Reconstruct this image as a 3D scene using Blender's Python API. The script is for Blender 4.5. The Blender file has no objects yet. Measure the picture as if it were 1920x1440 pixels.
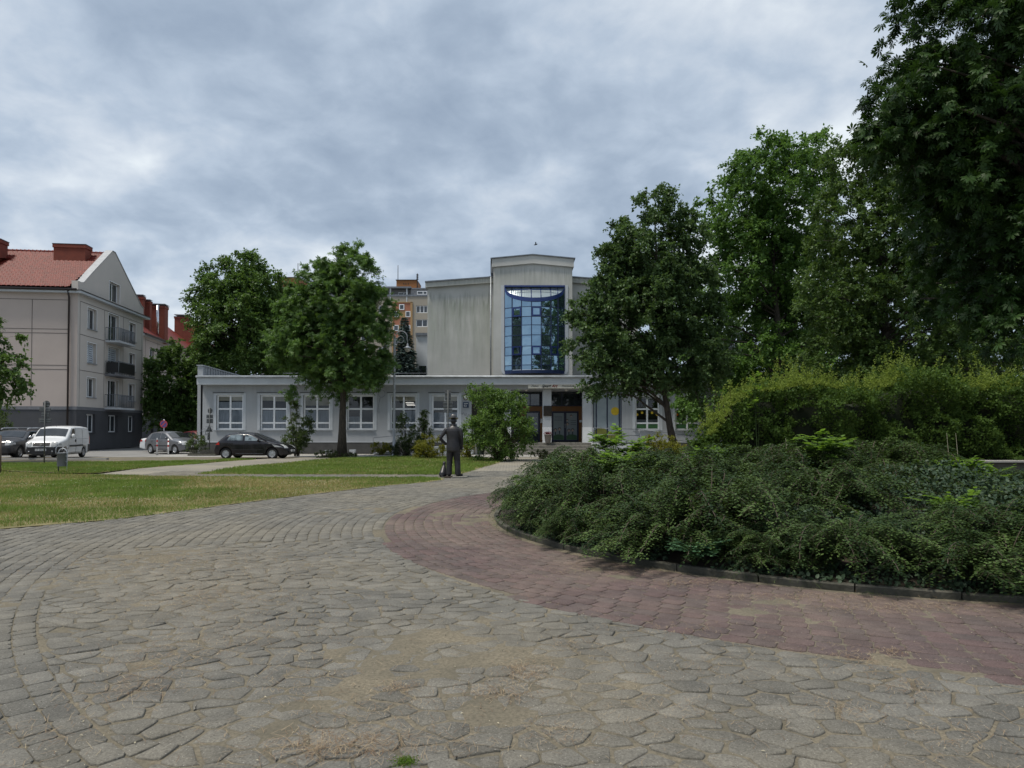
import bpy, bmesh, math, random
import numpy as np
from mathutils import Vector, Matrix
random.seed(7)
RNG = np.random.default_rng(7)
PI = math.pi
scene = bpy.context.scene
COL = scene.collection

# ---------------------------------------------------------------- camera
CAMZ = 1.6
F = 1280.0
TILT = math.radians(1.2)
CY = 804 - F * math.tan(TILT)
cam_d = bpy.data.cameras.new('camera')
cam_d.sensor_width = 36
cam_d.lens = 24
cam_d.clip_start = 0.05
cam_d.clip_end = 3000
cam_d.shift_y = (CY - 720) / 1920
cam = bpy.data.objects.new('camera', cam_d)
cam.location = (0, 0, CAMZ)
cam.rotation_euler = (PI / 2 + TILT, 0, 0)
COL.objects.link(cam)
scene.camera = cam

# ---------------------------------------------------------------- world: overcast sky with a thin blue sky behind
SUN_DIR = Vector((-0.36, -0.20, 0.91)).normalized()
SUN_ELEV = math.asin(SUN_DIR.z)
SUN_ROT = math.atan2(SUN_DIR.x, SUN_DIR.y)
world = bpy.data.worlds.new("World")
scene.world = world
world.use_nodes = True
wt = world.node_tree
wt.nodes.clear()
def wn(t, **k):
    n = wt.nodes.new(t)
    for a, b in k.items(): setattr(n, a, b)
    return n
def wmath(op, a, b=None, c=None, clamp=False):
    n = wn('ShaderNodeMath', operation=op); n.use_clamp = clamp
    for i, v in enumerate((a, b, c)):
        if v is None: continue
        if isinstance(v, (int, float)): n.inputs[i].default_value = v
        else: wt.links.new(v, n.inputs[i])
    return n.outputs[0]
sky = wn('ShaderNodeTexSky', sky_type='NISHITA')
sky.sun_disc = False
sky.sun_elevation = SUN_ELEV
sky.sun_rotation = SUN_ROT
bg_sky = wn('ShaderNodeBackground'); bg_sky.inputs[1].default_value = 0.12
wt.links.new(sky.outputs[0], bg_sky.inputs[0])
tc = wn('ShaderNodeTexCoord')
sep = wn('ShaderNodeSeparateXYZ'); wt.links.new(tc.outputs['Generated'], sep.inputs[0])
zz = wmath('ADD', wmath('MAXIMUM', sep.outputs[2], 0.0), 0.34)
comb = wn('ShaderNodeCombineXYZ')
wt.links.new(wmath('DIVIDE', sep.outputs[0], zz), comb.inputs[0])
wt.links.new(wmath('DIVIDE', sep.outputs[1], zz), comb.inputs[1])
def wnoise(scale, detail, rough, off, dist=0.0, sc=(1, 1, 1)):
    m = wn('ShaderNodeMapping'); m.inputs['Location'].default_value = off; m.inputs['Scale'].default_value = sc
    wt.links.new(comb.outputs[0], m.inputs[0])
    n = wn('ShaderNodeTexNoise'); n.inputs['Scale'].default_value = scale; n.inputs['Detail'].default_value = detail
    n.inputs['Roughness'].default_value = rough; n.inputs['Distortion'].default_value = dist
    wt.links.new(m.outputs[0], n.inputs['Vector'])
    return n.outputs[0]
n1 = wnoise(1.15, 7, 0.50, (7.9, 9.6, 0), 0.3, (1, .8, 1))
n2 = wnoise(3.4, 9, 0.50, (14.3, 6.2, 0), 0.25, (.9, 1, 1))
n3 = wnoise(9, 6, 0.55, (1.3, 9.2, 3), 0.3)
mixn = wmath('ADD', wmath('ADD', wmath('MULTIPLY', n1, 0.40), wmath('MULTIPLY', n2, 0.40)), wmath('MULTIPLY', n3, 0.20))
ramp = wn('ShaderNodeValToRGB')
wt.links.new(mixn, ramp.inputs[0])
cr = ramp.color_ramp
cr.elements[0].position = 0.33; cr.elements[0].color = (0.200, 0.258, 0.345, 1)
cr.elements[1].position = 0.69; cr.elements[1].color = (0.80, 0.835, 0.85, 1)
for p, c in ((0.445, (0.305, 0.372, 0.462, 1)), (0.50, (0.385, 0.455, 0.545, 1)), (0.565, (0.52, 0.575, 0.64, 1)), (0.625, (0.66, 0.71, 0.745, 1))):
    e = cr.elements.new(p); e.color = c
bg_cl = wn('ShaderNodeBackground')
wt.links.new(ramp.outputs[0], bg_cl.inputs[0]); bg_cl.inputs[1].default_value = 0.96
mx = wn('ShaderNodeMixShader'); mx.inputs[0].default_value = 0.93
wt.links.new(bg_sky.outputs[0], mx.inputs[1]); wt.links.new(bg_cl.outputs[0], mx.inputs[2])
wo = wn('ShaderNodeOutputWorld'); wt.links.new(mx.outputs[0], wo.inputs[0])

sun_d = bpy.data.lights.new('sun', 'SUN')
sun_d.energy = 2.7
sun_d.angle = math.radians(11)
sun_d.color = (1.0, 0.93, 0.82)
sun = bpy.data.objects.new('sun', sun_d)
sun.rotation_euler = SUN_DIR.to_track_quat('Z', 'Y').to_euler()
sun.location = (0, 0, 40)
COL.objects.link(sun)
scene.view_settings.view_transform = 'Standard'
scene.view_settings.look = 'None'
scene.view_settings.exposure = 0.42
scene.view_settings.gamma = 1.0
scene.cycles.max_bounces = 6
scene.cycles.diffuse_bounces = 3
scene.cycles.glossy_bounces = 3
scene.cycles.transparent_max_bounces = 8
scene.cycles.use_denoising = True

# ---------------------------------------------------------------- photo measurements -> places
_fw = np.array([0, math.cos(TILT), math.sin(TILT)]); _up = np.array([0, -math.sin(TILT), math.cos(TILT)])
def ray(px, py):
    return np.array([(px - 960) / F, 0, 0]) + _fw + _up * ((CY - py) / F)
def G(px, py, z=0.0):
    r = ray(px, py); t = (z - CAMZ) / r[2]
    return (r[0] * t, r[1] * t, z)
def A(px, py, Y):
    r = ray(px, py); t = Y / r[1]
    return (r[0] * t, Y, CAMZ + r[2] * t)

# ---------------------------------------------------------------- object helpers
def props(o, label=None, cat=None, group=None, kind=None):
    if label: o['label'] = label
    if cat: o['category'] = cat
    if group: o['group'] = group
    if kind: o['kind'] = kind
    return o
def empty(name, loc, rz=0, label=None, cat=None, group=None):
    o = bpy.data.objects.new(name, None); o.empty_display_size = 0.2
    o.location = loc; o.rotation_euler = (0, 0, rz); COL.objects.link(o)
    return props(o, label, cat, group)
def link(name, me, parent=None):
    o = bpy.data.objects.new(name, me); COL.objects.link(o)
    if parent is not None: o.parent = parent
    return o
def copy_tree(o, parent=None):
    c = o.copy(); COL.objects.link(c)
    if parent is not None: c.parent = parent
    for ch in [q for q in bpy.data.objects if q.parent == o]:
        copy_tree(ch, c)
    return c

class MB:
    """collects faces of one mesh"""
    def __init__(s): s.v = []; s.f = []; s.m = []; s.sm = []; s.mi = 0; s.smooth = False
    def add(s, vs, fs, smooth=None):
        n = len(s.v); s.v.extend([tuple(map(float, p)) for p in vs])
        for f in fs:
            s.f.append(tuple(i + n for i in f)); s.m.append(s.mi); s.sm.append(s.smooth if smooth is None else smooth)
        return s
    def box(s, x0, x1, y0, y1, z0, z1, fr=None, tf=None):
        P = [(x, y, z) for z in (z0, z1) for y in (y0, y1) for x in (x0, x1)]
        if fr: P = [fr(*p) for p in P]
        if tf is not None: P = [tuple(tf @ Vector(p)) for p in P]
        return s.add(P, [(0, 2, 3, 1), (4, 5, 7, 6), (0, 1, 5, 4), (2, 6, 7, 3), (0, 4, 6, 2), (1, 3, 7, 5)], False)
    def tube(s, pts, rad, seg=8, cap=True, ell=None, smooth=True):
        pts = [Vector(p) for p in pts]; n = len(pts)
        if isinstance(rad, (int, float)): rad = [rad] * n
        ref = Vector((0, 0, 1)) if abs((pts[-1] - pts[0]).normalized().z) < 0.9 else Vector((0, 1, 0))
        vs = []; pu = None
        for i, p in enumerate(pts):
            d = (pts[min(i + 1, n - 1)] - pts[max(i - 1, 0)])
            if d.length < 1e-9: d = Vector((0, 0, 1))
            d.normalize()
            if pu is None: u = d.cross(ref).normalized()
            else:
                u = (pu - d * pu.dot(d))
                u = u.normalized() if u.length > 1e-6 else d.cross(ref).normalized()
            pu = u; w = d.cross(u)
            a, b = (rad[i], rad[i]) if not ell else (rad[i] * ell[0], rad[i] * ell[1])
            for k in range(seg):
                t = 2 * PI * k / seg
                vs.append(p + u * (math.cos(t) * a) + w * (math.sin(t) * b))
        fs = []
        for i in range(n - 1):
            for k in range(seg):
                k2 = (k + 1) % seg
                fs.append((i * seg + k, i * seg + k2, (i + 1) * seg + k2, (i + 1) * seg + k))
        s.add(vs, fs, smooth)
        if cap:
            m = len(s.v) - len(vs)
            s.f.append(tuple(m + k for k in reversed(range(seg)))); s.m.append(s.mi); s.sm.append(False)
            s.f.append(tuple(m + (n - 1) * seg + k for k in range(seg))); s.m.append(s.mi); s.sm.append(False)
        return s
    def lathe(s, prof, seg=24, c=(0, 0, 0), axis='z', smooth=True, arc=2 * PI):
        vs = []
        closed = arc > 2 * PI - 1e-6
        m = seg if closed else seg + 1
        for r, h in prof:
            for k in range(m):
                t = arc * k / seg
                x, y, z = r * math.cos(t), r * math.sin(t), h
                if axis == 'y': x, y, z = x, z, y
                if axis == 'x': x, y, z = z, x, y
                vs.append((c[0] + x, c[1] + y, c[2] + z))
        fs = []
        for i in range(len(prof) - 1):
            for k in range(seg):
                k2 = (k + 1) % m
                fs.append((i * m + k, i * m + k2, (i + 1) * m + k2, (i + 1) * m + k))
        return s.add(vs, fs, smooth)
    def ball(s, c, r, seg=12, rings=8):
        if isinstance(r, (int, float)): r = (r, r, r)
        vs = []; 
        for i in range(rings + 1):
            a = PI * i / rings
            for k in range(seg):
                t = 2 * PI * k / seg
                vs.append((c[0] + r[0] * math.sin(a) * math.cos(t), c[1] + r[1] * math.sin(a) * math.sin(t), c[2] + r[2] * math.cos(a)))
        fs = [(i * seg + k, (i + 1) * seg + k, (i + 1) * seg + (k + 1) % seg, i * seg + (k + 1) % seg) for i in range(rings) for k in range(seg)]
        return s.add(vs, fs, True)
    def prism(s, poly, z0, z1, fr=None):
        """poly of (x,y) extruded z0..z1"""
        n = len(poly)
        P = [(x, y, z0) for x, y in poly] + [(x, y, z1) for x, y in poly]
        if fr: P = [fr(*p) for p in P]
        fs = [tuple(range(n - 1, -1, -1)), tuple(range(n, 2 * n))] + [(i, (i + 1) % n, n + (i + 1) % n, n + i) for i in range(n)]
        return s.add(P, fs, False)
    def mesh(s, name, mats, recalc=True, bevel=0):
        me = bpy.data.meshes.new(name)
        me.from_pydata(s.v, [], s.f)
        if not isinstance(mats, (list, tuple)): mats = [mats]
        for m in mats: me.materials.append(m)
        me.polygons.foreach_set('material_index', s.m)
        me.polygons.foreach_set('use_smooth', s.sm)
        if recalc or bevel:
            bm = bmesh.new(); bm.from_mesh(me)
            bmesh.ops.remove_doubles(bm, verts=bm.verts, dist=1e-5)
            bmesh.ops.recalc_face_normals(bm, faces=bm.faces)
            if bevel:
                ed = [e for e in bm.edges if len(e.link_faces) == 2 and e.calc_face_angle(0) > 0.6]
                bmesh.ops.bevel(bm, geom=ed, offset=bevel, segments=2, affect='EDGES', profile=0.6)
            bm.to_mesh(me); bm.free()
        me.update()
        return me
    def build(s, name, mats, parent=None, **k):
        return link(name, s.mesh(name, mats, **k), parent)

def fast_mesh(name, V, Fc, mat, attr=None, smooth=False):
    """V (n,3), Fc list of (m,k) arrays of equal-sized faces"""
    me = bpy.data.meshes.new(name)
    me.vertices.add(len(V)); me.vertices.foreach_set('co', np.asarray(V, np.float32).ravel())
    if not isinstance(Fc, list): Fc = [Fc]
    Fc = [f for f in Fc if len(f)]
    idx = np.concatenate([f.ravel() for f in Fc]).astype(np.int32)
    tot = np.concatenate([np.full(len(f), f.shape[1]) for f in Fc]).astype(np.int32)
    st = np.concatenate([[0], np.cumsum(tot)[:-1]]).astype(np.int32)
    me.loops.add(len(idx)); me.loops.foreach_set('vertex_index', idx)
    me.polygons.add(len(tot)); me.polygons.foreach_set('loop_start', st)
    try: me.polygons.foreach_set('loop_total', tot)
    except Exception: pass
    if smooth: me.polygons.foreach_set('use_smooth', np.ones(len(tot), bool))
    me.materials.append(mat)
    if attr is not None:
        a = me.attributes.new('tint', 'FLOAT', 'POINT'); a.data.foreach_set('value', np.asarray(attr, np.float32))
    me.update(calc_edges=True)
    return me

# ---------------------------------------------------------------- material helpers
class NT:
    def __init__(s, name):
        s.m = bpy.data.materials.new(name); s.m.use_nodes = True; s.t = s.m.node_tree
        s.b = s.t.nodes['Principled BSDF']; s.out = s.t.nodes['Material Output']
    def n(s, t, **k):
        n = s.t.nodes.new(t)
        for a, b in k.items(): setattr(n, a, b)
        return n
    def set(s, sock, v):
        if isinstance(v, bpy.types.NodeSocket): s.t.links.new(v, sock)
        elif isinstance(v, (tuple, list)) and len(v) == 3 and sock.type == 'RGBA': sock.default_value = (*v, 1)
        else: sock.default_value = v
    def math(s, op, a, b=None, c=None, clamp=False):
        n = s.n('ShaderNodeMath', operation=op); n.use_clamp = clamp
        for i, v in enumerate((a, b, c)):
            if v is not None: s.set(n.inputs[i], v)
        return n.outputs[0]
    def coord(s, kind='Object', sc=(1, 1, 1), loc=(0, 0, 0)):
        t = s.n('ShaderNodeTexCoord'); m = s.n('ShaderNodeMapping')
        m.inputs['Scale'].default_value = sc; m.inputs['Location'].default_value = loc
        s.t.links.new(t.outputs[kind], m.inputs[0]); return m.outputs[0]
    def noise(s, vec, scale, detail=4, rough=0.55, dist=0):
        n = s.n('ShaderNodeTexNoise'); n.inputs['Scale'].default_value = scale; n.inputs['Detail'].default_value = detail
        n.inputs['Roughness'].default_value = rough; n.inputs['Distortion'].default_value = dist
        s.t.links.new(vec, n.inputs['Vector']); return n.outputs[0]
    def rng(s, v, a, b, c=0.0, d=1.0, smooth=False):
        n = s.n('ShaderNodeMapRange'); n.clamp = True
        if smooth: n.interpolation_type = 'SMOOTHSTEP'
        s.set(n.inputs[0], v)
        for i, q in enumerate((a, b, c, d)): s.set(n.inputs[i + 1], q)
        return n.outputs[0]
    def mix(s, f, a, b, mode='MIX'):
        n = s.n('ShaderNodeMix', data_type='RGBA'); n.blend_type = mode
        s.set(n.inputs[0], f); s.set(n.inputs[6], a); s.set(n.inputs[7], b); return n.outputs[2]
    def bump(s, h, strength=0.3, dist=0.01):
        n = s.n('ShaderNodeBump'); n.inputs['Strength'].default_value = strength; n.inputs['Distance'].default_value = dist
        s.set(n.inputs['Height'], h); s.t.links.new(n.outputs[0], s.b.inputs['Normal']); return n
    def attr(s, name='tint'):
        n = s.n('ShaderNodeAttribute'); n.attribute_name = name; return n.outputs['Fac']
    def fin(s, col=None, rough=None, metal=None, spec=None):
        if col is not None: s.set(s.b.inputs['Base Color'], col)
        if rough is not None: s.set(s.b.inputs['Roughness'], rough)
        if metal is not None: s.set(s.b.inputs['Metallic'], metal)
        if spec is not None: s.set(s.b.inputs['Specular IOR Level'], spec)
        return s.m

def noisy(name, c1, c2, scale=3, rough=0.8, bump=0.15, fine=60, metal=0, spec=0.4, det=5, coord='Object', sc=(1, 1, 1)):
    k = NT(name); v = k.coord(coord, sc)
    a = k.noise(v, scale, det); f = k.noise(v, fine, 3)
    fac = k.rng(k.math('ADD', k.math('MULTIPLY', a, 0.75), k.math('MULTIPLY', f, 0.25)), 0.35, 0.65)
    col = k.mix(fac, c1, c2)
    if bump: k.bump(f, bump, 0.01)
    return k.fin(col, rough, metal, spec)
def plain(name, c, rough=0.6, metal=0, spec=0.5, var=0.12, scale=4):
    c2 = tuple(min(1, q * (1 - var)) for q in c); c1 = tuple(min(1, q * (1 + var)) for q in c)
    return noisy(name, c1, c2, scale, rough, 0.0, 40, metal, spec, 3)
def paint(name, c, rough=0.25, metal=0.0, coat=0.6):
    k = NT(name); v = k.coord('Object'); d = k.noise(v, 2.2, 5)
    k.set(k.b.inputs['Coat Weight'], coat); k.set(k.b.inputs['Coat Roughness'], 0.06)
    col = k.mix(k.rng(d, 0.4, 0.7, 0.0, 0.035), c, (0.25, 0.23, 0.2))
    return k.fin(col, k.rng(d, 0.3, 0.7, rough, rough + 0.15), metal, 0.5)
def foliage(name, dark, light, trans=0.35, rough=0.5, spec=0.35):
    k = NT(name); a = k.attr('tint')
    col = k.mix(a, dark, light)
    k.fin(col, rough, 0, spec)
    tr = k.n('ShaderNodeBsdfTranslucent')
    k.set(tr.inputs[0], k.mix(0.5, col, (light[0] * 1.5, light[1] * 1.5, light[2] * 0.7)))
    ms = k.n('ShaderNodeMixShader'); ms.inputs[0].default_value = trans
    k.t.links.new(k.b.outputs[0], ms.inputs[1]); k.t.links.new(tr.outputs[0], ms.inputs[2]); k.t.links.new(ms.outputs[0], k.out.inputs[0])
    return k.m
def glass_dark(name, c=(0.02, 0.025, 0.03), rough=0.03, spec=0.9):
    k = NT(name); v = k.coord('Object'); n = k.noise(v, 0.9, 2)
    k.bump(n, 0.06, 0.02)
    return k.fin(k.mix(k.rng(k.noise(v, 1.7, 3), 0.35, 0.7), c, tuple(q * 2.2 for q in c)), rough, 0, spec)
def glass_thin(name, tint=(0.88, 0.9, 0.92)):
    k = NT(name); k.t.nodes.remove(k.b)
    tr = k.n('ShaderNodeBsdfTransparent'); k.set(tr.inputs[0], tint)
    gl = k.n('ShaderNodeBsdfGlossy'); gl.inputs['Roughness'].default_value = 0.03
    fr = k.n('ShaderNodeFresnel'); fr.inputs[0].default_value = 1.7
    ms = k.n('ShaderNodeMixShader')
    k.t.links.new(fr.outputs[0], ms.inputs[0]); k.t.links.new(tr.outputs[0], ms.inputs[1]); k.t.links.new(gl.outputs[0], ms.inputs[2])
    k.t.links.new(ms.outputs[0], k.out.inputs[0]); return k.m
def stained(name, base, dirt, z_top, z_fade, sx=2.2, amount=0.9):
    """render with vertical run-off streaks that start below a ragged line"""
    k = NT(name); v = k.coord('Object'); st = k.coord('Object', (sx, sx, 0.16)); st2 = k.coord('Object', (sx * 3.5, sx * 3.5, 0.3), (4, 1, 0))
    s1 = k.noise(st, 2.0, 6, 0.62); s2 = k.noise(st2, 2.0, 4, 0.6); big = k.noise(v, 0.55, 4)
    sp = k.n('ShaderNodeSeparateXYZ'); t = k.n('ShaderNodeTexCoord'); k.t.links.new(t.outputs['Object'], sp.inputs[0])
    edge = k.math('ADD', sp.outputs[2], k.math('MULTIPLY', k.math('SUBTRACT', s2, 0.5), 2.6))
    below = k.rng(edge, z_top, z_top - 0.5)
    fade = k.rng(sp.outputs[2], z_fade, z_top, 0.25, 1.0)
    streak = k.rng(k.math('ADD', k.math('MULTIPLY', s1, 0.6), k.math('MULTIPLY', s2, 0.4)), 0.42, 0.58)
    fac = k.math('MULTIPLY', k.math('MULTIPLY', k.math('MULTIPLY', below, fade), k.rng(streak, 0, 1, 0.35, 1.0)), amount)
    b2 = k.mix(k.rng(big, 0.35, 0.7), base, tuple(q * 0.82 for q in base))
    col = k.mix(fac, b2, k.mix(k.rng(s2, 0.4, 0.62), dirt, tuple(q * 1.7 for q in dirt)))
    k.bump(k.noise(v, 30, 4), 0.2, 0.01)
    return k.fin(col, 0.88, 0, 0.3)

M = {}
M['white_frame'] = plain('white_frame', (0.76, 0.78, 0.80), 0.4, var=0.05)
M['glass'] = glass_thin('window_glass')
M['glass_dark'] = glass_dark('dark_window_glass')
M['glass_car'] = glass_dark('car_window_glass', (0.012, 0.014, 0.016), 0.02)
M['curtain'] = noisy('net_curtain', (0.34, 0.38, 0.43), (0.52, 0.57, 0.63), 3, 0.9, 0, sc=(6, 6, 0.5))
M['blind'] = plain('roller_blind', (0.58, 0.53, 0.42), 0.9)
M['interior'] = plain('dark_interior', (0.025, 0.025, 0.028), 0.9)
M['room'] = plain('room_wall', (0.16, 0.15, 0.14), 0.9)
M['black'] = plain('black_plastic', (0.016, 0.016, 0.018), 0.5)
M['rubber'] = plain('tyre_rubber', (0.013, 0.013, 0.013), 0.85)
M['alloy'] = plain('wheel_cover_silver', (0.42, 0.43, 0.45), 0.32, 0.75)
M['steel'] = noisy('galvanised_steel', (0.42, 0.44, 0.47), (0.32, 0.34, 0.37), 4, 0.45, 0.05, metal=0.25)
M['grey_metal'] = noisy('painted_grey_metal', (0.19, 0.205, 0.23), (0.125, 0.14, 0.16), 3, 0.5, 0.05, metal=0.3)
M['white'] = plain('white_paint', (0.74, 0.74, 0.74), 0.45, var=0.06)
M['red'] = plain('red_paint', (0.50, 0.03, 0.025), 0.4)
M['blue'] = plain('deep_blue_frame', (0.010, 0.022, 0.075), 0.35)
M['lamp_white'] = plain('opal_lamp_glass', (0.48, 0.46, 0.42), 0.3)
M['bark'] = noisy('bark', (0.075, 0.062, 0.048), (0.028, 0.024, 0.02), 6, 0.95, 0.9, 18, sc=(3, 3, 0.7))
M['twig'] = plain('twig_bark', (0.05, 0.038, 0.026), 0.9)
M['chrome'] = plain('chrome', (0.6, 0.6, 0.62), 0.12, 1.0)
M['lamp_glass'] = glass_dark('headlamp_glass', (0.30, 0.31, 0.32), 0.08)
M['tail_red'] = plain('tail_lamp_red', (0.42, 0.02, 0.015), 0.2)
M['orange'] = plain('turn_lamp_orange', (0.55, 0.16, 0.02), 0.25)
# ================================================================ GROUND
BC = (6.0, 12.5)      # centre of the round planted bed
BR = 6.33
ORR = lambda th: np.interp(th % (2 * PI), [0, PI * 0.9, PI * 1.05, PI * 1.5, 2 * PI], [8.3, 8.0, 8.2, 8.72, 8.5])  # outer edge of the red ring
def pip(P, poly):
    x, y = P[:, 0], P[:, 1]; r = np.zeros(len(P), bool); n = len(poly)
    for i in range(n):
        x1, y1 = poly[i][:2]; x2, y2 = poly[(i + 1) % n][:2]
        c = ((y1 > y) != (y2 > y)) & (x < (x2 - x1) * (y - y1) / (y2 - y1 + 1e-12) + x1)
        r ^= c
    return r
def gp(*pts): return [G(px, py)[:2] for px, py in pts]
lawn_near = gp((-2400, 1090), (-700, 1050), (0, 992), (200, 975), (300, 963), (400, 950), (500, 937), (600, 925), (700, 913), (800, 904), (833, 899.5), (826, 895.5), (700, 895.5), (560, 895), (400, 893.8), (250, 892), (120, 889), (0, 885), (-900, 878))
lawn_mid = gp((372, 889), (420, 879), (480, 873), (540, 867.5), (600, 862), (640, 858.5), (740, 856), (880, 857), (925, 860), (945, 864), (925, 871), (905, 876), (880, 884), (862, 889.5), (838, 890), (700, 889.5), (520, 889.5))
lawn_far = gp((-900, 876), (0, 882), (90, 886), (150, 887), (185, 886.5), (230, 881), (300, 875), (380, 869), (430, 864.5), (480, 861.5), (440, 861.2), (380, 864), (260, 866), (150, 867), (60, 868.5), (-900, 872))
LAWNS = [('near', lawn_near), ('mid', lawn_mid), ('far', lawn_far)]

def paver_mat(name, c1, c2, speck=(0.42, 0.40, 0.36), dirt=(0.225, 0.20, 0.15)):
    k = NT(name); v = k.coord('Object'); a = k.attr('tint')
    col = k.mix(a, c1, c2)
    big = k.rng(k.noise(v, 0.35, 5, 0.6), 0.42, 0.62)
    col = k.mix(k.math('MULTIPLY', big, 0.45), col, dirt)
    m2 = k.math('MULTIPLY', k.rng(k.noise(v, 3.2, 6, 0.65), 0.35, 0.75, 0.75, 1.2), k.rng(k.noise(v, 75, 4, 0.75), 0.32, 0.68, 0.62, 1.38))
    hs = k.n('ShaderNodeHueSaturation'); k.set(hs.inputs['Value'], m2); k.set(hs.inputs['Color'], col); col = hs.outputs[0]
    vo = k.n('ShaderNodeTexVoronoi'); vo.inputs['Scale'].default_value = 62; k.t.links.new(v, vo.inputs['Vector'])
    sp = k.rng(vo.outputs['Distance'], 0.22, 0.12, 0, 0.75)
    col = k.mix(sp, col, k.mix(k.rng(k.noise(v, 50, 1), .45, .6), tuple(q * 0.25 for q in speck), speck))
    n = k.noise(v, 140, 5, 0.7); n2 = k.noise(v, 22, 5, 0.6)
    k.bump(k.math('ADD', n, k.math('MULTIPLY', n2, 1.4)), 0.75, 0.006)
    return k.fin(col, 0.9, 0, 0.25)
M['paver'] = paver_mat('grey_concrete_paver', (0.122, 0.118, 0.105), (0.172, 0.165, 0.145))
M['paver_red'] = paver_mat('red_concrete_paver', (0.104, 0.084, 0.080), (0.126, 0.088, 0.084), (0.3, 0.22, 0.2), (0.23, 0.185, 0.145))
k = NT('sandy_joint_ground'); v = k.coord('Object')
sf = k.rng(k.noise(v, 1.3, 6, 0.62), 0.38, 0.62)
col = k.mix(sf, (0.150, 0.135, 0.103), (0.255, 0.220, 0.160))
col = k.mix(k.rng(k.noise(v, 45, 4, 0.7), 0.3, 0.7), (0.105, 0.095, 0.072), col)
k.bump(k.noise(v, 80, 6, 0.7), 0.7, 0.008)
M['sand'] = k.fin(col, 0.95, 0, 0.15)
M['asphalt'] = noisy('worn_asphalt', (0.245, 0.24, 0.23), (0.175, 0.172, 0.168), 0.5, 0.9, 0.4, 50)
M['sidewalk'] = noisy('pale_concrete_walk', (0.36, 0.35, 0.33), (0.26, 0.255, 0.24), 0.6, 0.9, 0.3, 30)
M['soil'] = noisy('dark_soil', (0.045, 0.034, 0.024), (0.02, 0.016, 0.012), 3, 0.95, 0.8, 30)
k = NT('lawn_ground'); v = k.coord('Object')
dry = k.rng(k.noise(v, 0.33, 5, 0.6), 0.42, 0.60)
M['lawn'] = k.fin(k.mix(dry, (0.13, 0.125, 0.055), (0.27, 0.23, 0.13)), 0.95, 0, 0.1)
k.bump(k.noise(v, 40, 5), 0.8, 0.02)

# one sheet to the horizon
g = MB(); g.add([(-900, -300, -0.30), (900, -300, -0.30), (900, 1500, -0.30), (-900, 1500, -0.30)], [(0, 1, 2, 3)])
k = NT('far_ground'); v = k.coord('Object')
M['far'] = k.fin(k.mix(k.noise(v, 0.05, 4), (0.10, 0.12, 0.05), (0.17, 0.165, 0.14)), 0.95, 0, 0.1)
props(g.build('ground', M['far'], recalc=False), kind='structure')
# asphalt road with parking, in front of and beside the buildings
g = MB(); g.add([(-75, 24, -0.052), (60, 24, -0.052), (60, 130, -0.052), (-75, 130, -0.052)], [(0, 1, 2, 3)])
props(g.build('road', M['asphalt'], recalc=False), kind='structure')
# pale walk along the school front
g = MB(); g.box(-21.5, 30, 39.7, 44.4, -0.06, -0.030)
props(g.build('pavement', M['sidewalk'], recalc=False), kind='structure')
# parking lane edge
g = MB(); g.box(-60, -21.5, 36.2, 36.45, -0.06, 0.05)
props(g.build('kerb', M['sidewalk'], recalc=False), kind='structure')

# sand bed under the stones, with drifts that rise over them
DRIFT = [G(850, 1225) + (0.45, 0.024), G(985, 1265) + (0.42, 0.032), G(760, 1200) + (0.5, 0.022), G(905, 975) + (0.8, 0.03), G(860, 960) + (0.7, 0.016),
         G(290, 1050) + (0.8, 0.022), G(150, 1090) + (0.5, 0.015), G(640, 960) + (1.2, 0.017), G(1450, 1140) + (0.5, 0.02), G(30, 1125) + (0.35, 0.02),
         G(1700, 1140) + (0.5, 0.016), G(1150, 1070) + (0.5, 0.022), G(700, 1250) + (0.4, 0.018), G(400, 1120) + (0.6, 0.018), G(560, 1330) + (0.35, 0.017),
         G(930, 1330) + (0.3, 0.017), G(1630, 1230) + (0.4, 0.018), G(250, 1240) + (0.3, 0.016)]
def vnoise(x, y, seed=0, oct=4, sc=1.0):
    r = np.random.default_rng(100 + seed); tot = np.zeros_like(x); amp = 1.0; norm = 0
    for o in range(oct):
        t = r.random((64, 64)); fx = x * sc; fy = y * sc
        ix = np.floor(fx).astype(int); iy = np.floor(fy).astype(int); ux = fx - ix; uy = fy - iy
        ux = ux * ux * (3 - 2 * ux); uy = uy * uy * (3 - 2 * uy)
        a = t[iy % 64, ix % 64]; b = t[iy % 64, (ix + 1) % 64]; c = t[(iy + 1) % 64, ix % 64]; d = t[(iy + 1) % 64, (ix + 1) % 64]
        tot += amp * ((a * (1 - ux) + b * ux) * (1 - uy) + (c * (1 - ux) + d * ux) * uy); norm += amp; amp *= 0.5; sc *= 2.03
    return tot / norm
def sand_h(x, y):
    h = -0.0125 + 0.011 * vnoise(x, y, 1, 4, 1.5) - 0.0015
    for (cx, cy, _, r, a) in DRIFT:
        d = ((x - cx) ** 2 + (y - cy) ** 2) / (r * r)
        h += a * 0.50 * np.exp(-d) * np.clip(3.4 * (vnoise(x, y, 2, 5, 4.2) - 0.30), 0, 1.6)
    return h
xs = np.arange(-13, 8.01, 0.06); ys = np.arange(-1.5, 24.01, 0.06)
X, Y = np.meshgrid(xs, ys); Z = sand_h(X, Y)
Vv = np.stack([X.ravel(), Y.ravel(), Z.ravel()], 1); nx = len(xs); ny = len(ys)
I = np.arange(nx * ny).reshape(ny, nx)
Q = np.stack([I[:-1, :-1].ravel(), I[:-1, 1:].ravel(), I[1:, 1:].ravel(), I[1:, :-1].ravel()], 1)
props(link('path', fast_mesh('path', Vv, Q, M['sand'], smooth=True)), kind='structure')
g = MB(); g.add([(-40, 24, -0.04), (9, 24, -0.04), (9, 39.7, -0.04), (-40, 39.7, -0.04)], [(0, 1, 2, 3)])
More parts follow.
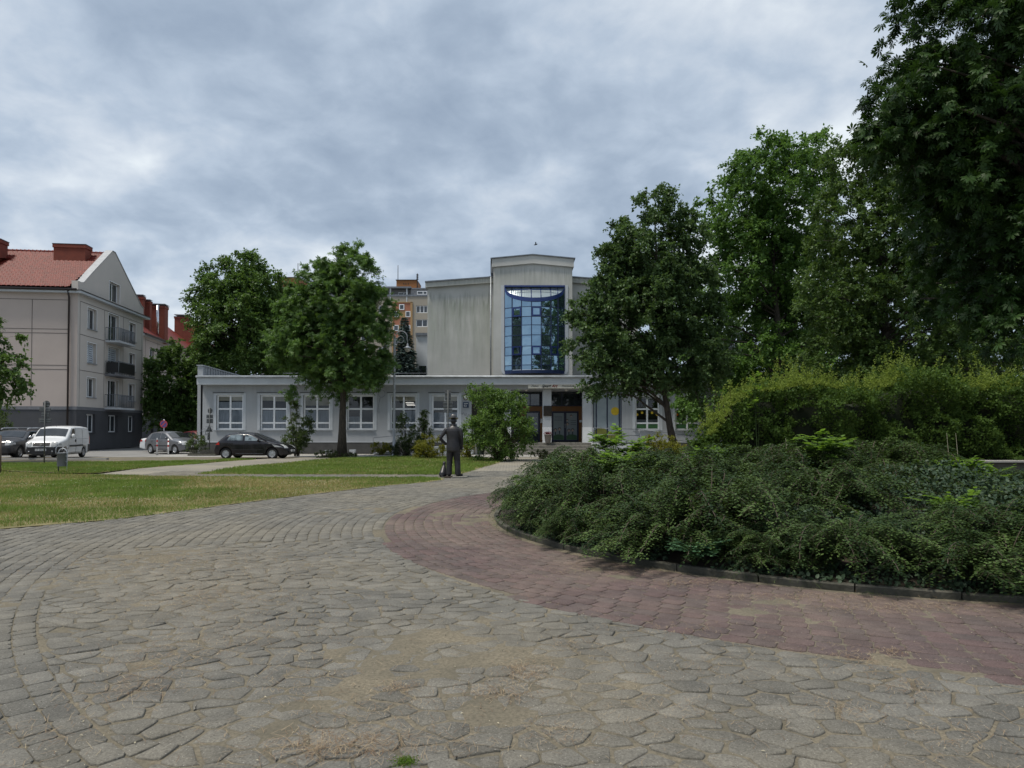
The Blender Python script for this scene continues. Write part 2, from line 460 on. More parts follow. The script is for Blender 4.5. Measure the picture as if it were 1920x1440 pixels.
g.add([(-60, -8, -0.04), (-13, -8, -0.04), (-13, 24, -0.04), (-60, 24, -0.04)], [(0, 1, 2, 3)])
g.add([(-13, -8, -0.04), (40, -8, -0.04), (40, -1.5, -0.04), (-13, -1.5, -0.04)], [(0, 1, 2, 3)])
g.add([(8, -1.5, -0.04), (40, -1.5, -0.04), (40, 39.7, -0.04), (8, 39.7, -0.04)], [(0, 1, 2, 3)])
props(g.build('path', M['sand'], recalc=False), kind='structure')

# ---- stones as real bodies
def chaikin(P, q=0.25):
    out = []
    n = len(P)
    for i in range(n):
        a = P[i]; b = P[(i + 1) % n]
        out.append(a * (1 - q) + b * q); out.append(a * q + b * (1 - q))
    return np.array(out)
def stones(name, outlines, mat, top=0.0, bev=0.011, dz=0.003, tilt=0.012, seed=0):
    r = np.random.default_rng(seed); V = []; F4 = []; FN = {}; T = []; n0 = 0
    for P in outlines:
        n = len(P); c = P.mean(0)
        d = P - c; L = np.linalg.norm(d, axis=1, keepdims=True)
        z = top + r.normal(0, dz); gx, gy = r.normal(0, tilt, 2)
        in1 = c + d * (1 - bev * 0.3 / L); in2 = c + d * (1 - bev / L)
        zf = lambda Q, h: z + h + gx * (Q[:, 0] - c[0]) + gy * (Q[:, 1] - c[1])
        for Q_, h in ((P, -0.05), (P, -bev * 0.75), (in1, -bev * 0.28), (in2, 0)):
            V.append(np.column_stack([Q_, zf(Q_, h)]))
        tv = r.random()
        T.append(np.full(4 * n, tv))
        a = np.arange(n); b = (a + 1) % n
        for k in range(3):
            F4.append(np.stack([n0 + k * n + a, n0 + k * n + b, n0 + (k + 1) * n + b, n0 + (k + 1) * n + a], 1))
        FN.setdefault(n, []).append(n0 + 3 * n + a)
        n0 += 4 * n
    fl = [np.concatenate(F4)] + [np.array(v_) for v_ in FN.values()]
    me = fast_mesh(name, np.concatenate(V), fl, mat, np.concatenate(T))
    return me
def polar(r_, th): return np.array([BC[0] + r_ * math.cos(th), BC[1] + r_ * math.sin(th)])
allow_grass = lambda p: any(pip(np.array([p]), L)[0] for _, L in LAWNS)
def keep(c):
    if c[1] < 0.2 or c[1] > 26 or c[0] < -13 or c[0] > 7.6: return False
    if abs(c[0]) > 0.85 * max(c[1], 0) + 2.6: return False
    return True
# crazy paving cells (Voronoi) in the sector between the red ring and the outer courses
R2 = 12.05
def in_crazy(x, y):
    dx, dy = x - BC[0], y - BC[1]; r_ = math.hypot(dx, dy); th = math.atan2(dy, dx) % (2 * PI)
    return ORR(th) - 0.06 < r_ < R2 + 0.09 and math.radians(196.5) < th < math.radians(300)
rs = np.random.default_rng(3)
AX = 1.32
pts = []
cell = {}
def near_ok(p, md):
    i, j = int(p[0] / 0.3), int(p[1] / 0.3)
    for a in (-1, 0, 1):
        for b in (-1, 0, 1):
            for q in cell.get((i + a, j + b), ()):
                if (q[0] - p[0]) ** 2 + (q[1] - p[1]) ** 2 < md * md: return False
    return True
for _ in range(60000):
    p = (rs.uniform(-7 / AX, 8 / AX), rs.uniform(0.0, 11.5))
    if abs(p[0] * AX) > 0.85 * p[1] + 3.0: continue
    dx, dy = p[0] * AX - BC[0], p[1] - BC[1]; r_ = math.hypot(dx, dy)
    if r_ > R2 + 0.6 or r_ < 7.7: continue
    if near_ok(p, 0.100 + 0.085 * rs.random()):
        pts.append(p); cell.setdefault((int(p[0] / 0.3), int(p[1] / 0.3)), []).append(p)
def clip(poly, nx_, ny_, d):
    out = []; n = len(poly)
    for i in range(n):
        a = poly[i]; b = poly[(i + 1) % n]
        da = a[0] * nx_ + a[1] * ny_ - d; db = b[0] * nx_ + b[1] * ny_ - d
        if da <= 0: out.append(a)
        if (da < 0 < db) or (db < 0 < da):
            t = da / (da - db); out.append((a[0] + (b[0] - a[0]) * t, a[1] + (b[1] - a[1]) * t))
    return out
crazy = []
for p in pts:
    if not in_crazy(p[0] * AX, p[1]): continue
    poly = [(p[0] - .4, p[1] - .4), (p[0] + .4, p[1] - .4), (p[0] + .4, p[1] + .4), (p[0] - .4, p[1] + .4)]
    # metric stretched so the stones come out long and uneven
    i, j = int(p[0] / 0.3), int(p[1] / 0.3)
    for a in (-2, -1, 0, 1, 2):
        for b in (-2, -1, 0, 1, 2):
            for q in cell.get((i + a, j + b), ()):
                if q is p or len(poly) < 3: continue
                mx_, my_ = (p[0] + q[0]) / 2, (p[1] + q[1]) / 2; nx_, ny_ = q[0] - p[0], q[1] - p[1]
                l = math.hypot(nx_, ny_); nx_ /= l; ny_ /= l
                poly = clip(poly, nx_, ny_, mx_ * nx_ + my_ * ny_ - 0.0078)
    if len(poly) < 3: continue
    poly = [(q[0] * AX, q[1]) for q in poly]; p = (p[0] * AX, p[1])
    # trim to ring limits
    th = math.atan2(p[1] - BC[1], p[0] - BC[0]); ro = float(ORR(th))
    cx, cy = math.cos(th), math.sin(th)
    poly = clip(poly, cx, cy, BC[0] * cx + BC[1] * cy + R2 - 0.012)
    poly = clip(poly, -cx, -cy, -(BC[0] * cx + BC[1] * cy + ro + 0.015))
    if len(poly) < 3: continue
    P = np.array(poly)
    ar = 0.5 * abs(np.dot(P[:, 0], np.roll(P[:, 1], 1)) - np.dot(P[:, 1], np.roll(P[:, 0], 1)))
    if ar < 0.004: continue
    P = P + rs.normal(0, 0.008, P.shape)
    P = chaikin(P, 0.10); P = P + rs.normal(0, 0.0030, P.shape); crazy.append(chaikin(P, 0.25))
props(link('path', stones('path', crazy, M['paver'], 0.0, 0.0100, 0.0025, 0.020, 5)), kind='structure')
# red ring pavers (rounded blocks)
def block(r0, r1, t0, t1, j=0.005, rnd=0.22, jit=0.002):
    rm = (r0 + r1) / 2; a = j / rm
    P = np.array([polar(r0 + j, t0 + a), polar(r0 + j, t1 - a), polar(r1 - j, t1 - a), polar(r1 - j, t0 + a)])
    P = P + rs.normal(0, jit, P.shape)
    return chaikin(P, rnd)
red = []; r_ = BR + 0.10; row = 0
while r_ < 9.0:
    w = 0.160; n = int(2 * PI * r_ / 0.205); off = 0.5 * (row % 2)
    for i in range(n):
        t0 = 2 * PI * (i + off) / n; t1 = 2 * PI * (i + 1 + off) / n; tm = (t0 + t1) / 2
        if r_ + w * 0.5 > ORR(tm): continue
        c = polar(r_ + w / 2, tm)
        if keep(c): red.append(block(r_, r_ + w, t0, t1, 0.0035, 0.15, .003))
    r_ += w; row += 1
props(link('path', stones('path', red, M['paver_red'], 0.0, 0.007, 0.0015, 0.006, 8)), kind='structure')
# grey rectangular courses everywhere else, along the same circles
grey = []; r_ = 8.05; row = 0
while r_ < 24:
    w = 0.16; 
    n = int(2 * PI * r_ / 0.24)
    for i in range(n):
        t0 = 2 * PI * (i + 0.5 * (row % 2)) / n; t1 = 2 * PI * (i + 1 + 0.5 * (row % 2)) / n; tm = (t0 + t1) / 2
        c = polar(r_ + w / 2, tm)
        if not keep(c): continue
        if r_ < ORR(tm) + 0.0: continue
        deg = math.degrees(tm) % 360
        if 196.5 < deg < 300 and r_ < R2 - 0.02: continue
        grey.append((r_, r_ + w, t0, t1, c))
    r_ += w; row += 1
cen = np.array([q[4] for q in grey]); ingrass = np.zeros(len(cen), bool)
for _, L in LAWNS: ingrass |= pip(cen, L)
gl = []
for q, ig in zip(grey, ingrass):
    if ig: continue
    if rs.random() < 0.25 and q[4][1] < 9:
        tm = q[2] + (q[3] - q[2]) * rs.choice([0.5, 0.6]); gl.append(block(q[0], q[1], q[2], tm, 0.004, 0.16)); gl.append(block(q[0], q[1], tm, q[3], 0.004, 0.16))
    else: gl.append(block(q[0], q[1], q[2], q[3], 0.004, 0.14))
props(link('path', stones('path', gl, M['paver'], 0.0, 0.006, 0.0018, 0.008, 9)), kind='structure')
# farther paving as one sheet with the pattern in its material
k = NT('far_paving'); v = k.coord('Object', (1, 1, 1))
br = k.n('ShaderNodeTexBrick'); br.inputs['Scale'].default_value = 1.0
br.inputs['Brick Width'].default_value = 0.24; br.inputs['Row Height'].default_value = 0.16; br.inputs['Mortar Size'].default_value = 0.012
br.inputs['Color1'].default_value = (0.20, 0.19, 0.165, 1); br.inputs['Color2'].default_value = (0.255, 0.24, 0.205, 1); br.inputs['Mortar'].default_value = (0.10, 0.09, 0.075, 1)
k.t.links.new(v, br.inputs['Vector'])
col = k.mix(k.rng(k.noise(v, 0.5, 5), 0.4, 0.6, 0, 0.5), br.outputs[0], (0.30, 0.27, 0.21))
M['far_paving'] = k.fin(col, 0.9, 0, 0.2)
poly = gp((183, 889), (300, 873), (440, 862.5), (560, 857.5), (640, 857.2), (960, 857.5), (1120, 857.5), (1160, 880), (1000, 888), (905, 889.5), (300, 890.5))
g = MB(); g.add([(x, y, -0.004) for x, y in poly], [tuple(range(len(poly)))])
props(g.build('path', M['far_paving'], recalc=False), kind='structure')

# ---- lawns
M['grass'] = foliage('grass_blades', (0.082, 0.135, 0.028), (0.190, 0.275, 0.060), 0.3, 0.6, 0.2)
M['grass_dry'] = foliage('dry_grass_blades', (0.20, 0.18, 0.065), (0.40, 0.34, 0.17), 0.25, 0.7, 0.15)
for nm, L in LAWNS:
    g = MB(); g.add([(x, y, 0.004) for x, y in L], [tuple(range(len(L)))])
    props(g.build('lawn', M['lawn'], recalc=False), kind='structure')
def edge_d(P, L):
    d = np.full(len(P), 1e9); n = len(L)
    for i in range(n):
        a = np.array(L[i]); b = np.array(L[(i + 1) % n]); ab = b - a
        t = np.clip(((P - a) @ ab) / (ab @ ab + 1e-9), 0, 1); d = np.minimum(d, np.linalg.norm(P - a - t[:, None] * ab, axis=1))
    return d
def grass(polys, n, seed, hgt, wid, sel, mat, name='grass', ymax=60):
    r = np.random.default_rng(seed); out = []
    for L in polys:
        La = np.array(L); x0, y0 = La.min(0); x1, y1 = La.max(0); x0 = max(x0, -24)
        P = np.column_stack([r.uniform(x0, x1, n * 4), y0 + (min(y1, ymax) - y0) * r.random(n * 4) ** 1.35])
        P = P + 0
        ok = pip(P + r.normal(0, 1, P.shape) * (.03 + .12 * vnoise(P[:, 0] + 60, P[:, 1] + 60, 77, 3, 1.3)[:, None] ** 2), L) & (np.abs(P[:, 0]) < 0.80 * P[:, 1] + 1.5) & sel(P) & (edge_d(P, L) > .55 * (vnoise(P[:, 0] + 70, P[:, 1] + 70, 78, 3, 1.9) - .42))
        out.append(P[ok][:n])
    P = np.concatenate(out); m = len(P)
    far = 0.6 + P[:, 1] / 22.0
    h = hgt * r.uniform(0.5, 1.25, m) * (0.75 + 0.25 * far) * (.45 + 1.1 * vnoise(P[:, 0] + 30, P[:, 1] + 30, seed + 9, 4, 1.6)); w = wid * far * r.uniform(0.7, 1.3, m)
    a = r.uniform(0, 2 * PI, m); lean = r.uniform(0.1, 0.9, m) * h; b = r.uniform(0, 2 * PI, m)
    base = np.column_stack([P, np.zeros(m)]); ux = np.column_stack([np.cos(a), np.sin(a), np.zeros(m)])
    ld = np.column_stack([np.cos(b), np.sin(b), np.zeros(m)])
    v0 = base - ux * w[:, None]; v1 = base + ux * w[:, None]; v2 = base + ld * lean[:, None] + np.array([0, 0, 1]) * h[:, None]
    V = np.stack([v0, v1, v2], 1).reshape(-1, 3); Fi = np.arange(3 * m).reshape(m, 3)
    t = np.repeat(np.clip(.55 * r.random(m) + 1.3 * (vnoise(P[:, 0] + 50, P[:, 1] + 50, seed, 4, 1.1) - .30), 0, 1), 3); h = h * 1.0
    me = fast_mesh(name, V, Fi, mat, t)
    props(link(name, me), kind='stuff')
dryn = lambda P: vnoise(P[:, 0] + 40, P[:, 1] + 40, 7, 4, 0.35)
rg = np.random.default_rng(55)
fd = lambda P: 1 / (1 + np.exp(-((dryn(P) - 0.46) * 22 + np.clip((edge_d(P, lawn_near) - 0.9) * 1.5, -4, 1.2) - np.clip((P[:, 1] - 17) * 0.5, -1, 3))))
grass([lawn_near], 150000, 21, 0.055, 0.0055, lambda P: rg.random(len(P)) > fd(P) * 0.85, M['grass'])
grass([lawn_near], 90000, 22, 0.045, 0.0050, lambda P: rg.random(len(P)) < fd(P), M['grass_dry'])
grass([lawn_mid, lawn_far], 60000, 23, 0.06, 0.0065, lambda P: rg.random(len(P)) > 0.15, M['grass'])
grass([lawn_mid, lawn_far], 9000, 24, 0.05, 0.0065, lambda P: dryn(P) > 0.45, M['grass_dry'])

r = np.random.default_rng(33); P = np.concatenate([np.column_stack([r.uniform(-16, -1, 9000), 10.5 + 12 * r.random(9000) ** 1.3]), np.column_stack([r.uniform(-22, 0, 4000), r.uniform(21, 34, 4000)])]); ok = np.zeros(len(P), bool)
for _, L in LAWNS: ok |= pip(P, L)
P = P[ok & (vnoise(P[:, 0] + 15, P[:, 1] + 15, 91, 4, .8) > .57)][::2]; n = len(P); s_ = r.uniform(.004, .008, n) * (1 + P[:, 1] * .02); c3 = np.column_stack([P, r.uniform(.04, .06, n)])
V = c3[:, None] + np.array([[1, 0, 0], [0, 1, 0], [-1, 0, 0], [0, -1, 0], [0, 0, 1.0]])[None] * s_[:, None, None]
props(link('clover_flowers', fast_mesh('clover_flowers', V.reshape(-1, 3), (np.arange(n)[:, None, None] * 5 + np.array([[0, 1, 4], [1, 2, 4], [2, 3, 4], [3, 0, 4]])).reshape(-1, 3), plain('clover_white', (.36, .37, .28), .8))), kind='stuff')
# ---- litter: pine needles and dry straw in drifts on the paving
k = NT('dry_needles'); a = k.attr('tint'); M['needles'] = k.fin(k.mix(a, (0.13, 0.075, 0.045), (0.36, 0.29, 0.19)), 0.8, 0, 0.2)
def straw(centres, seed):
    r = np.random.default_rng(seed); V = []; T = []
    for (cx, cy, sx, sy, n, L) in centres:
        x = r.normal(cx, sx, n); y = r.normal(cy, sy, n); a = r.uniform(0, PI, n) + r.normal(0, .2, n); l = L * r.uniform(0.35, 1.2, n)
        z = np.maximum(sand_h(x, y), 0.0) + 0.003 + r.random(n) * 0.012; w = 0.00065
        dx, dy = np.cos(a) * l / 2, np.sin(a) * l / 2; bx = r.normal(0, 0.1, n) * l; by = r.normal(0, 0.1, n) * l
        ok = y > 0.5
        p0 = np.stack([x - dx, y - dy, z], 1); p1 = np.stack([x + bx, y + by, z + 0.006], 1); p2 = np.stack([x + dx, y + dy, z + r.random(n) * 0.01], 1)
        nn = np.stack([-np.sin(a), np.cos(a), np.zeros(n)], 1) * w * (1 + np.maximum(y, 0)[:, None] * 0.16)
        q = np.stack([p0 - nn, p0 + nn, p1 + nn, p1 - nn, p2 + nn * .5, p2 - nn * .5], 1)[ok]
        V.append(q.reshape(-1, 3)); T.append(np.repeat(r.random(len(q)), 6))
    V = np.concatenate(V); m = len(V) // 6; b = np.arange(m)[:, None] * 6
    Q = np.concatenate([b + np.array([0, 1, 2, 3]), b + np.array([3, 2, 4, 5])])
    return fast_mesh('fallen_needles', V, Q, M['needles'], np.concatenate(T))
cl = []
for px, py, sx, sy, n, L in ((600, 1400, .13, .08, 230, .09), (640, 1395, .35, .14, 200, .09), (690, 1405, .10, .07, 110, .08), (800, 1395, .2, .08, 90, .08), (990, 1260, .10, .12, 330, .05), (940, 1300, .14, .10, 260, .05),
                             (745, 1290, .07, .05, 150, .045), (400, 1120, .45, .35, 900, .05), (330, 1230, .25, .25, 330, .07), (250, 1290, .16, .14, 200, .09), (470, 1180, .5, .4, 500, .05), (300, 1050, .8, .5, 900, .06), (420, 1070, .7, .5, 700, .05),
                             (1040, 1380, .1, .1, 110, .05), (1620, 1240, .12, .14, 200, .06), (1700, 1290, .12, .1, 140, .06), (1580, 1330, .1, .1, 120, .06), (1680, 1225, .06, .05, 80, .05), (1250, 1180, .3, .1, 150, .05), (1300, 1250, .3, .2, 160, .05),
                             (1680, 1140, .55, .12, 500, .07), (1500, 1120, .5, .10, 380, .06), (1150, 1070, .5, .22, 420, .05), (1300, 1095, .3, .12, 260, .05), (960, 985, .28, .35, 420, .05), (1250, 1340, .3, .2, 120, .06), (1800, 1390, .2, .2, 120, .07),
                             (100, 1380, .2, .2, 90, .09), (560, 1270, .2, .2, 150, .06), (700, 1330, .3, .2, 180, .07), (1080, 1210, .15, .12, 120, .05)):
    c = G(px, py); cl.append((c[0], c[1], sx, sy, n, L))
cl.append((-1.5, 6, 2.5, 2.5, 900, .06)); cl.append((0, 3.6, 2.2, .8, 420, .07)); cl.append((2.5, 4.0, 1.2, .8, 260, .06))
props(link('fallen_needles', straw(cl, 4)), kind='stuff')
# loose grit and small pebbles
r = np.random.default_rng(15); n = 5200; y = 2.9 + 8.5 * r.random(n) ** 1.7; x = r.uniform(-.78, .78, n) * y; kp = (np.hypot(x - BC[0], y - BC[1]) > BR + .12) & (vnoise(x + 9, y + 9, 88, 4, 1.4) > .42)
x, y = x[kp], y[kp]; n = len(x); s = r.uniform(.0012, .0042, n) * (1 + y * .06); z = np.maximum(sand_h(x, y), -.002) + s * .3
oc = np.array([[1, 0, 0], [0, 1, 0], [-1, 0, 0], [0, -1, 0], [0, 0, .8], [0, 0, -.8]]); of = np.array([[0, 1, 4], [1, 2, 4], [2, 3, 4], [3, 0, 4], [1, 0, 5], [2, 1, 5], [3, 2, 5], [0, 3, 5]])
V = np.stack([x, y, z], 1)[:, None] + oc[None] * s[:, None, None] * r.uniform(.6, 1.3, (n, 6, 1)); k = NT('grit'); M['grit'] = k.fin(k.mix(k.attr('tint'), (.07, .065, .055), (.40, .37, .31)), .9, 0, .2)
props(link('grit', fast_mesh('grit', V.reshape(-1, 3), (np.arange(n)[:, None, None] * 6 + of).reshape(-1, 3), M['grit'], np.repeat(r.random(n) ** 1.5, 6))), kind='stuff')
# pale seed husks and dead leaves
g = MB(); r = random.Random(5); g.smooth = True
for i in range(170):
    y = 3.1 + 8 * r.random() ** 2; x = r.uniform(-0.75, 0.75) * y * 0.95
    if math.hypot(x - BC[0], y - BC[1]) < BR + 0.3: continue
    s = r.uniform(0.006, 0.012); a = r.uniform(0, PI); z = 0.008
    ca, sa = math.cos(a), math.sin(a)
    P = [(s, 0, 0), (0, s * .45, .004), (-s, 0, 0), (0, -s * .45, .003)]
    g.add([(x + p[0] * ca - p[1] * sa, y + p[0] * sa + p[1] * ca, z + p[2]) for p in P], [(0, 1, 2, 3)], False)
M['husk'] = plain('pale_husk', (0.42, 0.38, 0.27), 0.8)
props(g.build('seed_husks', M['husk'], recalc=False), kind='stuff')

# ---- round bed: kerb stones, soil mound
g = MB(); seg = 44
for i in range(seg):
    t0 = 2 * PI * i / seg + 0.001; t1 = 2 * PI * (i + 1) / seg - 0.0015
    vs = []; sub = 4; dz = r.uniform(-0.012, 0.012); rr = BR + r.uniform(-0.01, 0.01)
    for s_ in range(sub + 1):
        t = t0 + (t1 - t0) * s_ / sub
        for (ra, z) in ((rr - 0.02, -0.05), (rr, 0.052 + dz), (rr - 0.010, 0.064 + dz), (rr - 0.075, 0.064 + dz), (rr - 0.083, 0.0)):
            p = polar(ra, t); vs.append((p[0], p[1], z))
    fs = []
    for s_ in range(sub):
        for q in range(4): fs.append((s_ * 5 + q, (s_ + 1) * 5 + q, (s_ + 1) * 5 + q + 1, s_ * 5 + q + 1))
    fs.append((0, 1, 2, 3, 4)); fs.append(tuple(sub * 5 + q for q in (4, 3, 2, 1, 0)))
    g.add(vs, fs, False)
M['kerb'] = noisy('weathered_kerb', (0.105, 0.10, 0.082), (0.045, 0.045, 0.034), 3, 0.92, 0.7, 30)
props(g.build('kerb', M['kerb'], recalc=False), kind='structure')
def mound(x, y):
    d = math.hypot(x - BC[0], y - BC[1]) / (BR - 0.08)
    return 0.03 + 0.50 * max(0, 1 - d * d) ** 0.8
g = MB(); rings = [0.001, .15, .3, .45, .6, .75, .87, .95, 1.0]
vs = []; 
for q in rings:
    for s_ in range(72):
        p = polar(q * (BR - 0.085), 2 * PI * s_ / 72); vs.append((p[0], p[1], mound(p[0], p[1]) + r.uniform(-.015, .015)))
fs = [(i * 72 + s_, (i + 1) * 72 + s_, (i + 1) * 72 + (s_ + 1) % 72, i * 72 + (s_ + 1) % 72) for i in range(len(rings) - 1) for s_ in range(72)]
g.add(vs, fs, True)
props(g.build('bed_soil', M['soil'], recalc=False), kind='structure')
# ================================================================ BUILDINGS
def frame(o, u):
    """local map: s along the wall (to the right seen from outside), d into the wall, z up"""
    o = Vector((o[0], o[1], 0)); u = Vector((u[0], u[1], 0)).normalized(); n = Vector((-u.y, u.x, 0))
    return lambda s, d, z: tuple(o + u * s + n * d + Vector((0, 0, z)))
def wall_holes(mb, fr, s0, s1, z0, z1, holes, depth=0.22, back=None):
    """wall sheet with real openings and reveals"""
    S = sorted({s0, s1, *[h[0] for h in holes], *[h[1] for h in holes]}); Zs = sorted({z0, z1, *[h[2] for h in holes], *[h[3] for h in holes]})
    S = [q for q in S if s0 <= q <= s1]; Zs = [q for q in Zs if z0 <= q <= z1]
    for a, b in zip(S, S[1:]):
        for c, d in zip(Zs, Zs[1:]):
            m, n = (a + b) / 2, (c + d) / 2
            if any(h[0] < m < h[1] and h[2] < n < h[3] for h in holes): continue
            mb.add([fr(a, 0, c), fr(b, 0, c), fr(b, 0, d), fr(a, 0, d)], [(0, 1, 2, 3)], False)
    for a, b, c, d in holes:
        for q in (((a, c), (b, c)), ((b, c), (b, d)), ((b, d), (a, d)), ((a, d), (a, c))):
            (x0, y0), (x1, y1) = q
            mb.add([fr(x0, 0, y0), fr(x1, 0, y1), fr(x1, depth, y1), fr(x0, depth, y0)], [(0, 1, 2, 3)], False)
def window(parent, fr, a, b, c, d, mull=(0.5,), trans=(), depth=0.14, fw=0.07, mat='white_frame', glass='glass_dark', name='window', sill=None, extra=None, proud=0.0):
    g = MB(); dd = depth
    g.box(a, b, dd, dd + 0.06, c, c + fw, fr); g.box(a, b, dd, dd + 0.06, d - fw, d, fr)
    g.box(a, a + fw, dd, dd + 0.06, c + fw, d - fw, fr); g.box(b - fw, b, dd, dd + 0.06, c + fw, d - fw, fr)
    for m in mull:
        x = a + (b - a) * m; g.box(x - fw * .55, x + fw * .55, dd + 0.004, dd + 0.056, c + fw, d - fw, fr)
    for t in trans:
        z = c + (d - c) * t; g.box(a + fw, b - fw, dd + 0.008, dd + 0.052, z - fw * .5, z + fw * .5, fr)
    w = g.build(name, M[mat], parent, recalc=False)
    p = MB(); p.add([fr(a + fw, dd + 0.03, c + fw), fr(b - fw, dd + 0.03, c + fw), fr(b - fw, dd + 0.03, d - fw), fr(a + fw, dd + 0.03, d - fw)], [(0, 1, 2, 3)], False)
    p.build('pane', M[glass], w, recalc=False)
    if sill:
        q = MB(); q.box(a - 0.06, b + 0.06, -0.09, depth, c - 0.05, c, fr); q.build('sill', M[sill], w, recalc=False)
    return w
def text_mesh(name, s, size, mat, parent, loc, rot, extrude=0.006, shear=0.0, align='CENTER', bold=0.0):
    cu = bpy.data.curves.new(name, 'FONT'); cu.body = s; cu.size = size; cu.align_x = align; cu.align_y = 'CENTER'; cu.extrude = extrude; cu.shear = shear
    cu.offset = bold
    cu.resolution_u = 3
    o = bpy.data.objects.new(name + '_tmp', cu); COL.objects.link(o)
    dg = bpy.context.evaluated_depsgraph_get(); dg.update()
    me = bpy.data.meshes.new_from_object(o.evaluated_get(dg)); bpy.data.objects.remove(o)
    me.materials.clear(); me.materials.append(mat)
    t = link(name, me, parent); t.location = loc; t.rotation_euler = rot
    return t

# ---- school: single-storey front wing
SY = 44.5
sx = lambda px, Y=SY: (px - 960) * Y / F          # world X of a photo column at depth Y
sz = lambda py, Y=SY: CAMZ + (804 - py) * Y / F
M['render_grey'] = stained('blue_grey_render', (0.375, 0.395, 0.42), (0.24, 0.245, 0.24), 4.6, 0.5, 1.2, 0.35)
M['render_light'] = plain('pale_grey_render', (0.47, 0.50, 0.53), 0.85, var=0.06, scale=1.5)
M['plinth'] = noisy('dark_plinth', (0.088, 0.088, 0.086), (0.055, 0.056, 0.056), 2, 0.9, 0.3, 30)
M['gutter'] = noisy('zinc_gutter', (0.40, 0.43, 0.46), (0.24, 0.26, 0.28), 5, 0.5, 0.1, metal=0.4, sc=(.4, 1, 1))
M['roof_felt'] = noisy('roof_felt', (0.06, 0.06, 0.062), (0.10, 0.10, 0.10), 2, 0.95, 0.3)
M['steps'] = noisy('stone_steps', (0.23, 0.22, 0.195), (0.13, 0.125, 0.11), 3, 0.9, 0.5, 25)
M['brown_frame'] = plain('brown_door_surround', (0.20, 0.085, 0.018), 0.5)
M['navy'] = plain('navy_door_frame', (0.008, 0.012, 0.045), 0.35)
school = empty('school_building', (sx(376), SY, 0), 0, 'low grey school with dark recessed porch and tall stained block with bowed blue window', 'building')
sloc = lambda X_, Y_=SY: X_ - sx(376)
fr = frame((0, 0), (1, 0))
LEN = sloc(26.0)
wins = [(405.5, 456), (487.5, 538.5), (568.5, 619), (650.5, 701.5), (731.5, 781.5), (809.5, 860)]
zt, zb = sz(740.5), sz(806)
holes = [(sloc(sx(a)), sloc(sx(b)), zb, zt) for a, b in wins]
rwins = [(1191, 1237), (1266, 1312), (1341, 1387), (1416, 1462), (1491, 1537)]
holes += [(sloc(sx(a)), sloc(sx(b)), zb - .02, zt) for a, b in rwins]
pa, pb = sloc(sx(884)), sloc(sx(1110)); pz0, pz1 = 0.0, sz(730.5)
ga, gb = sloc(sx(1112)), sloc(sx(1166))
holes.append((pa, pb, pz0, pz1)); holes.append((ga, gb, 0.72, pz1))
g = MB(); wall_holes(g, fr, 0, LEN, 0.0, 4.62, holes, 0.25)
g.add([fr(0, 0, 0), fr(0, 9, 0), fr(0, 9, 5.0), fr(0, 0, 5.0)], [(0, 1, 2, 3)], False)
g.add([fr(LEN, 0, 0), fr(LEN, 9, 0), fr(LEN, 9, 5.0), fr(LEN, 0, 5.0)], [(0, 1, 2, 3)], False)
g.add([fr(0, 9, 0), fr(LEN, 9, 0), fr(LEN, 9, 5.0), fr(0, 9, 5.0)], [(0, 1, 2, 3)], False)
g.build('wall', M['render_grey'], school, recalc=False)
g = MB()
for a, b in ((-0.004, pa), (pb, LEN + 0.004)): g.box(a, b, -0.035, 0.02, 0.0, sz(829.5), fr)
g.build('plinth', M['plinth'], school, recalc=False)
g = MB()
for a, b in ((-0.004, pa), (pb, LEN + 0.004)): g.box(a, b, -0.05, 0.0, sz(829.5), sz(829.5) + 0.05, fr)
g.build('plinth_ledge', M['render_light'], school, recalc=False)
# thin raised surrounds of the windows
for h in holes[:len(wins) + len(rwins)]:
    a, b, c, d = h; q = MB(); t = 0.17
    q.box(a - t, a, -0.02, 0.03, c - 0.02, d + 0.07, fr); q.box(b, b + t, -0.02, 0.03, c - 0.02, d + 0.07, fr); q.box(a - t, b + t, -0.02, 0.03, d + 0.07, d + 0.12, fr)
    q.box(a, b, -0.02, 0.03, d, d + 0.07, fr)
    q.build('window_surround', M['render_light'], school, recalc=False)
    q = MB(); q.box(a - t - 0.05, b + t * 0.2, -0.06, -0.022, d + 0.12, d + 0.165, fr); q.build('drip_moulding', M['plinth'], school, recalc=False)
rb = random.Random(11)
for i, h in enumerate(holes[:len(wins) + len(rwins)]):
    a, b, c, d = h
    w = window(school, fr, a, b, c, d, (0.5,), (0.20, 0.60), 0.10, 0.105, glass='glass', sill='gutter')
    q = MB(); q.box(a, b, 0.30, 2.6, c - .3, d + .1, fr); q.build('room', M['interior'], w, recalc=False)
    bl = (0.84, 0.84, 0.70, 0.95, 0.83, 0.83, 0.9, 0.9, 0.9, 0.9, 0.9)[i]
    q = MB(); z = c + (d - c) * bl
    q.box(a + .05, (a + b) / 2 - .03, 0.19, 0.20, z, d, fr); z2 = c + (d - c) * (bl + (0.0 if i != 1 else -0.02))
    q.box((a + b) / 2 + .03, b - .05, 0.19, 0.20, z2, d, fr); q.build('roller_blind', M['blind'], w, recalc=False)
    ct = (0.80, 0.56, 0.56, 0.38, 0.0, 0.5, .3, .3, .3, .3, .3)[i]
    q = MB()
    if i != 4: q.box(a + .05, (a + b) / 2 - .02, 0.215, 0.225, c, c + (d - c) * ct, fr)
    if i in (3,): ct = 0.2
    if i == 4: ct = 0.55
    q.box((a + b) / 2 + .02, b - .05, 0.215, 0.225, c, c + (d - c) * ct, fr); q.build('curtain', M['curtain'], w, recalc=False)
M['tube'] = NT('lit_ceiling_tube').m
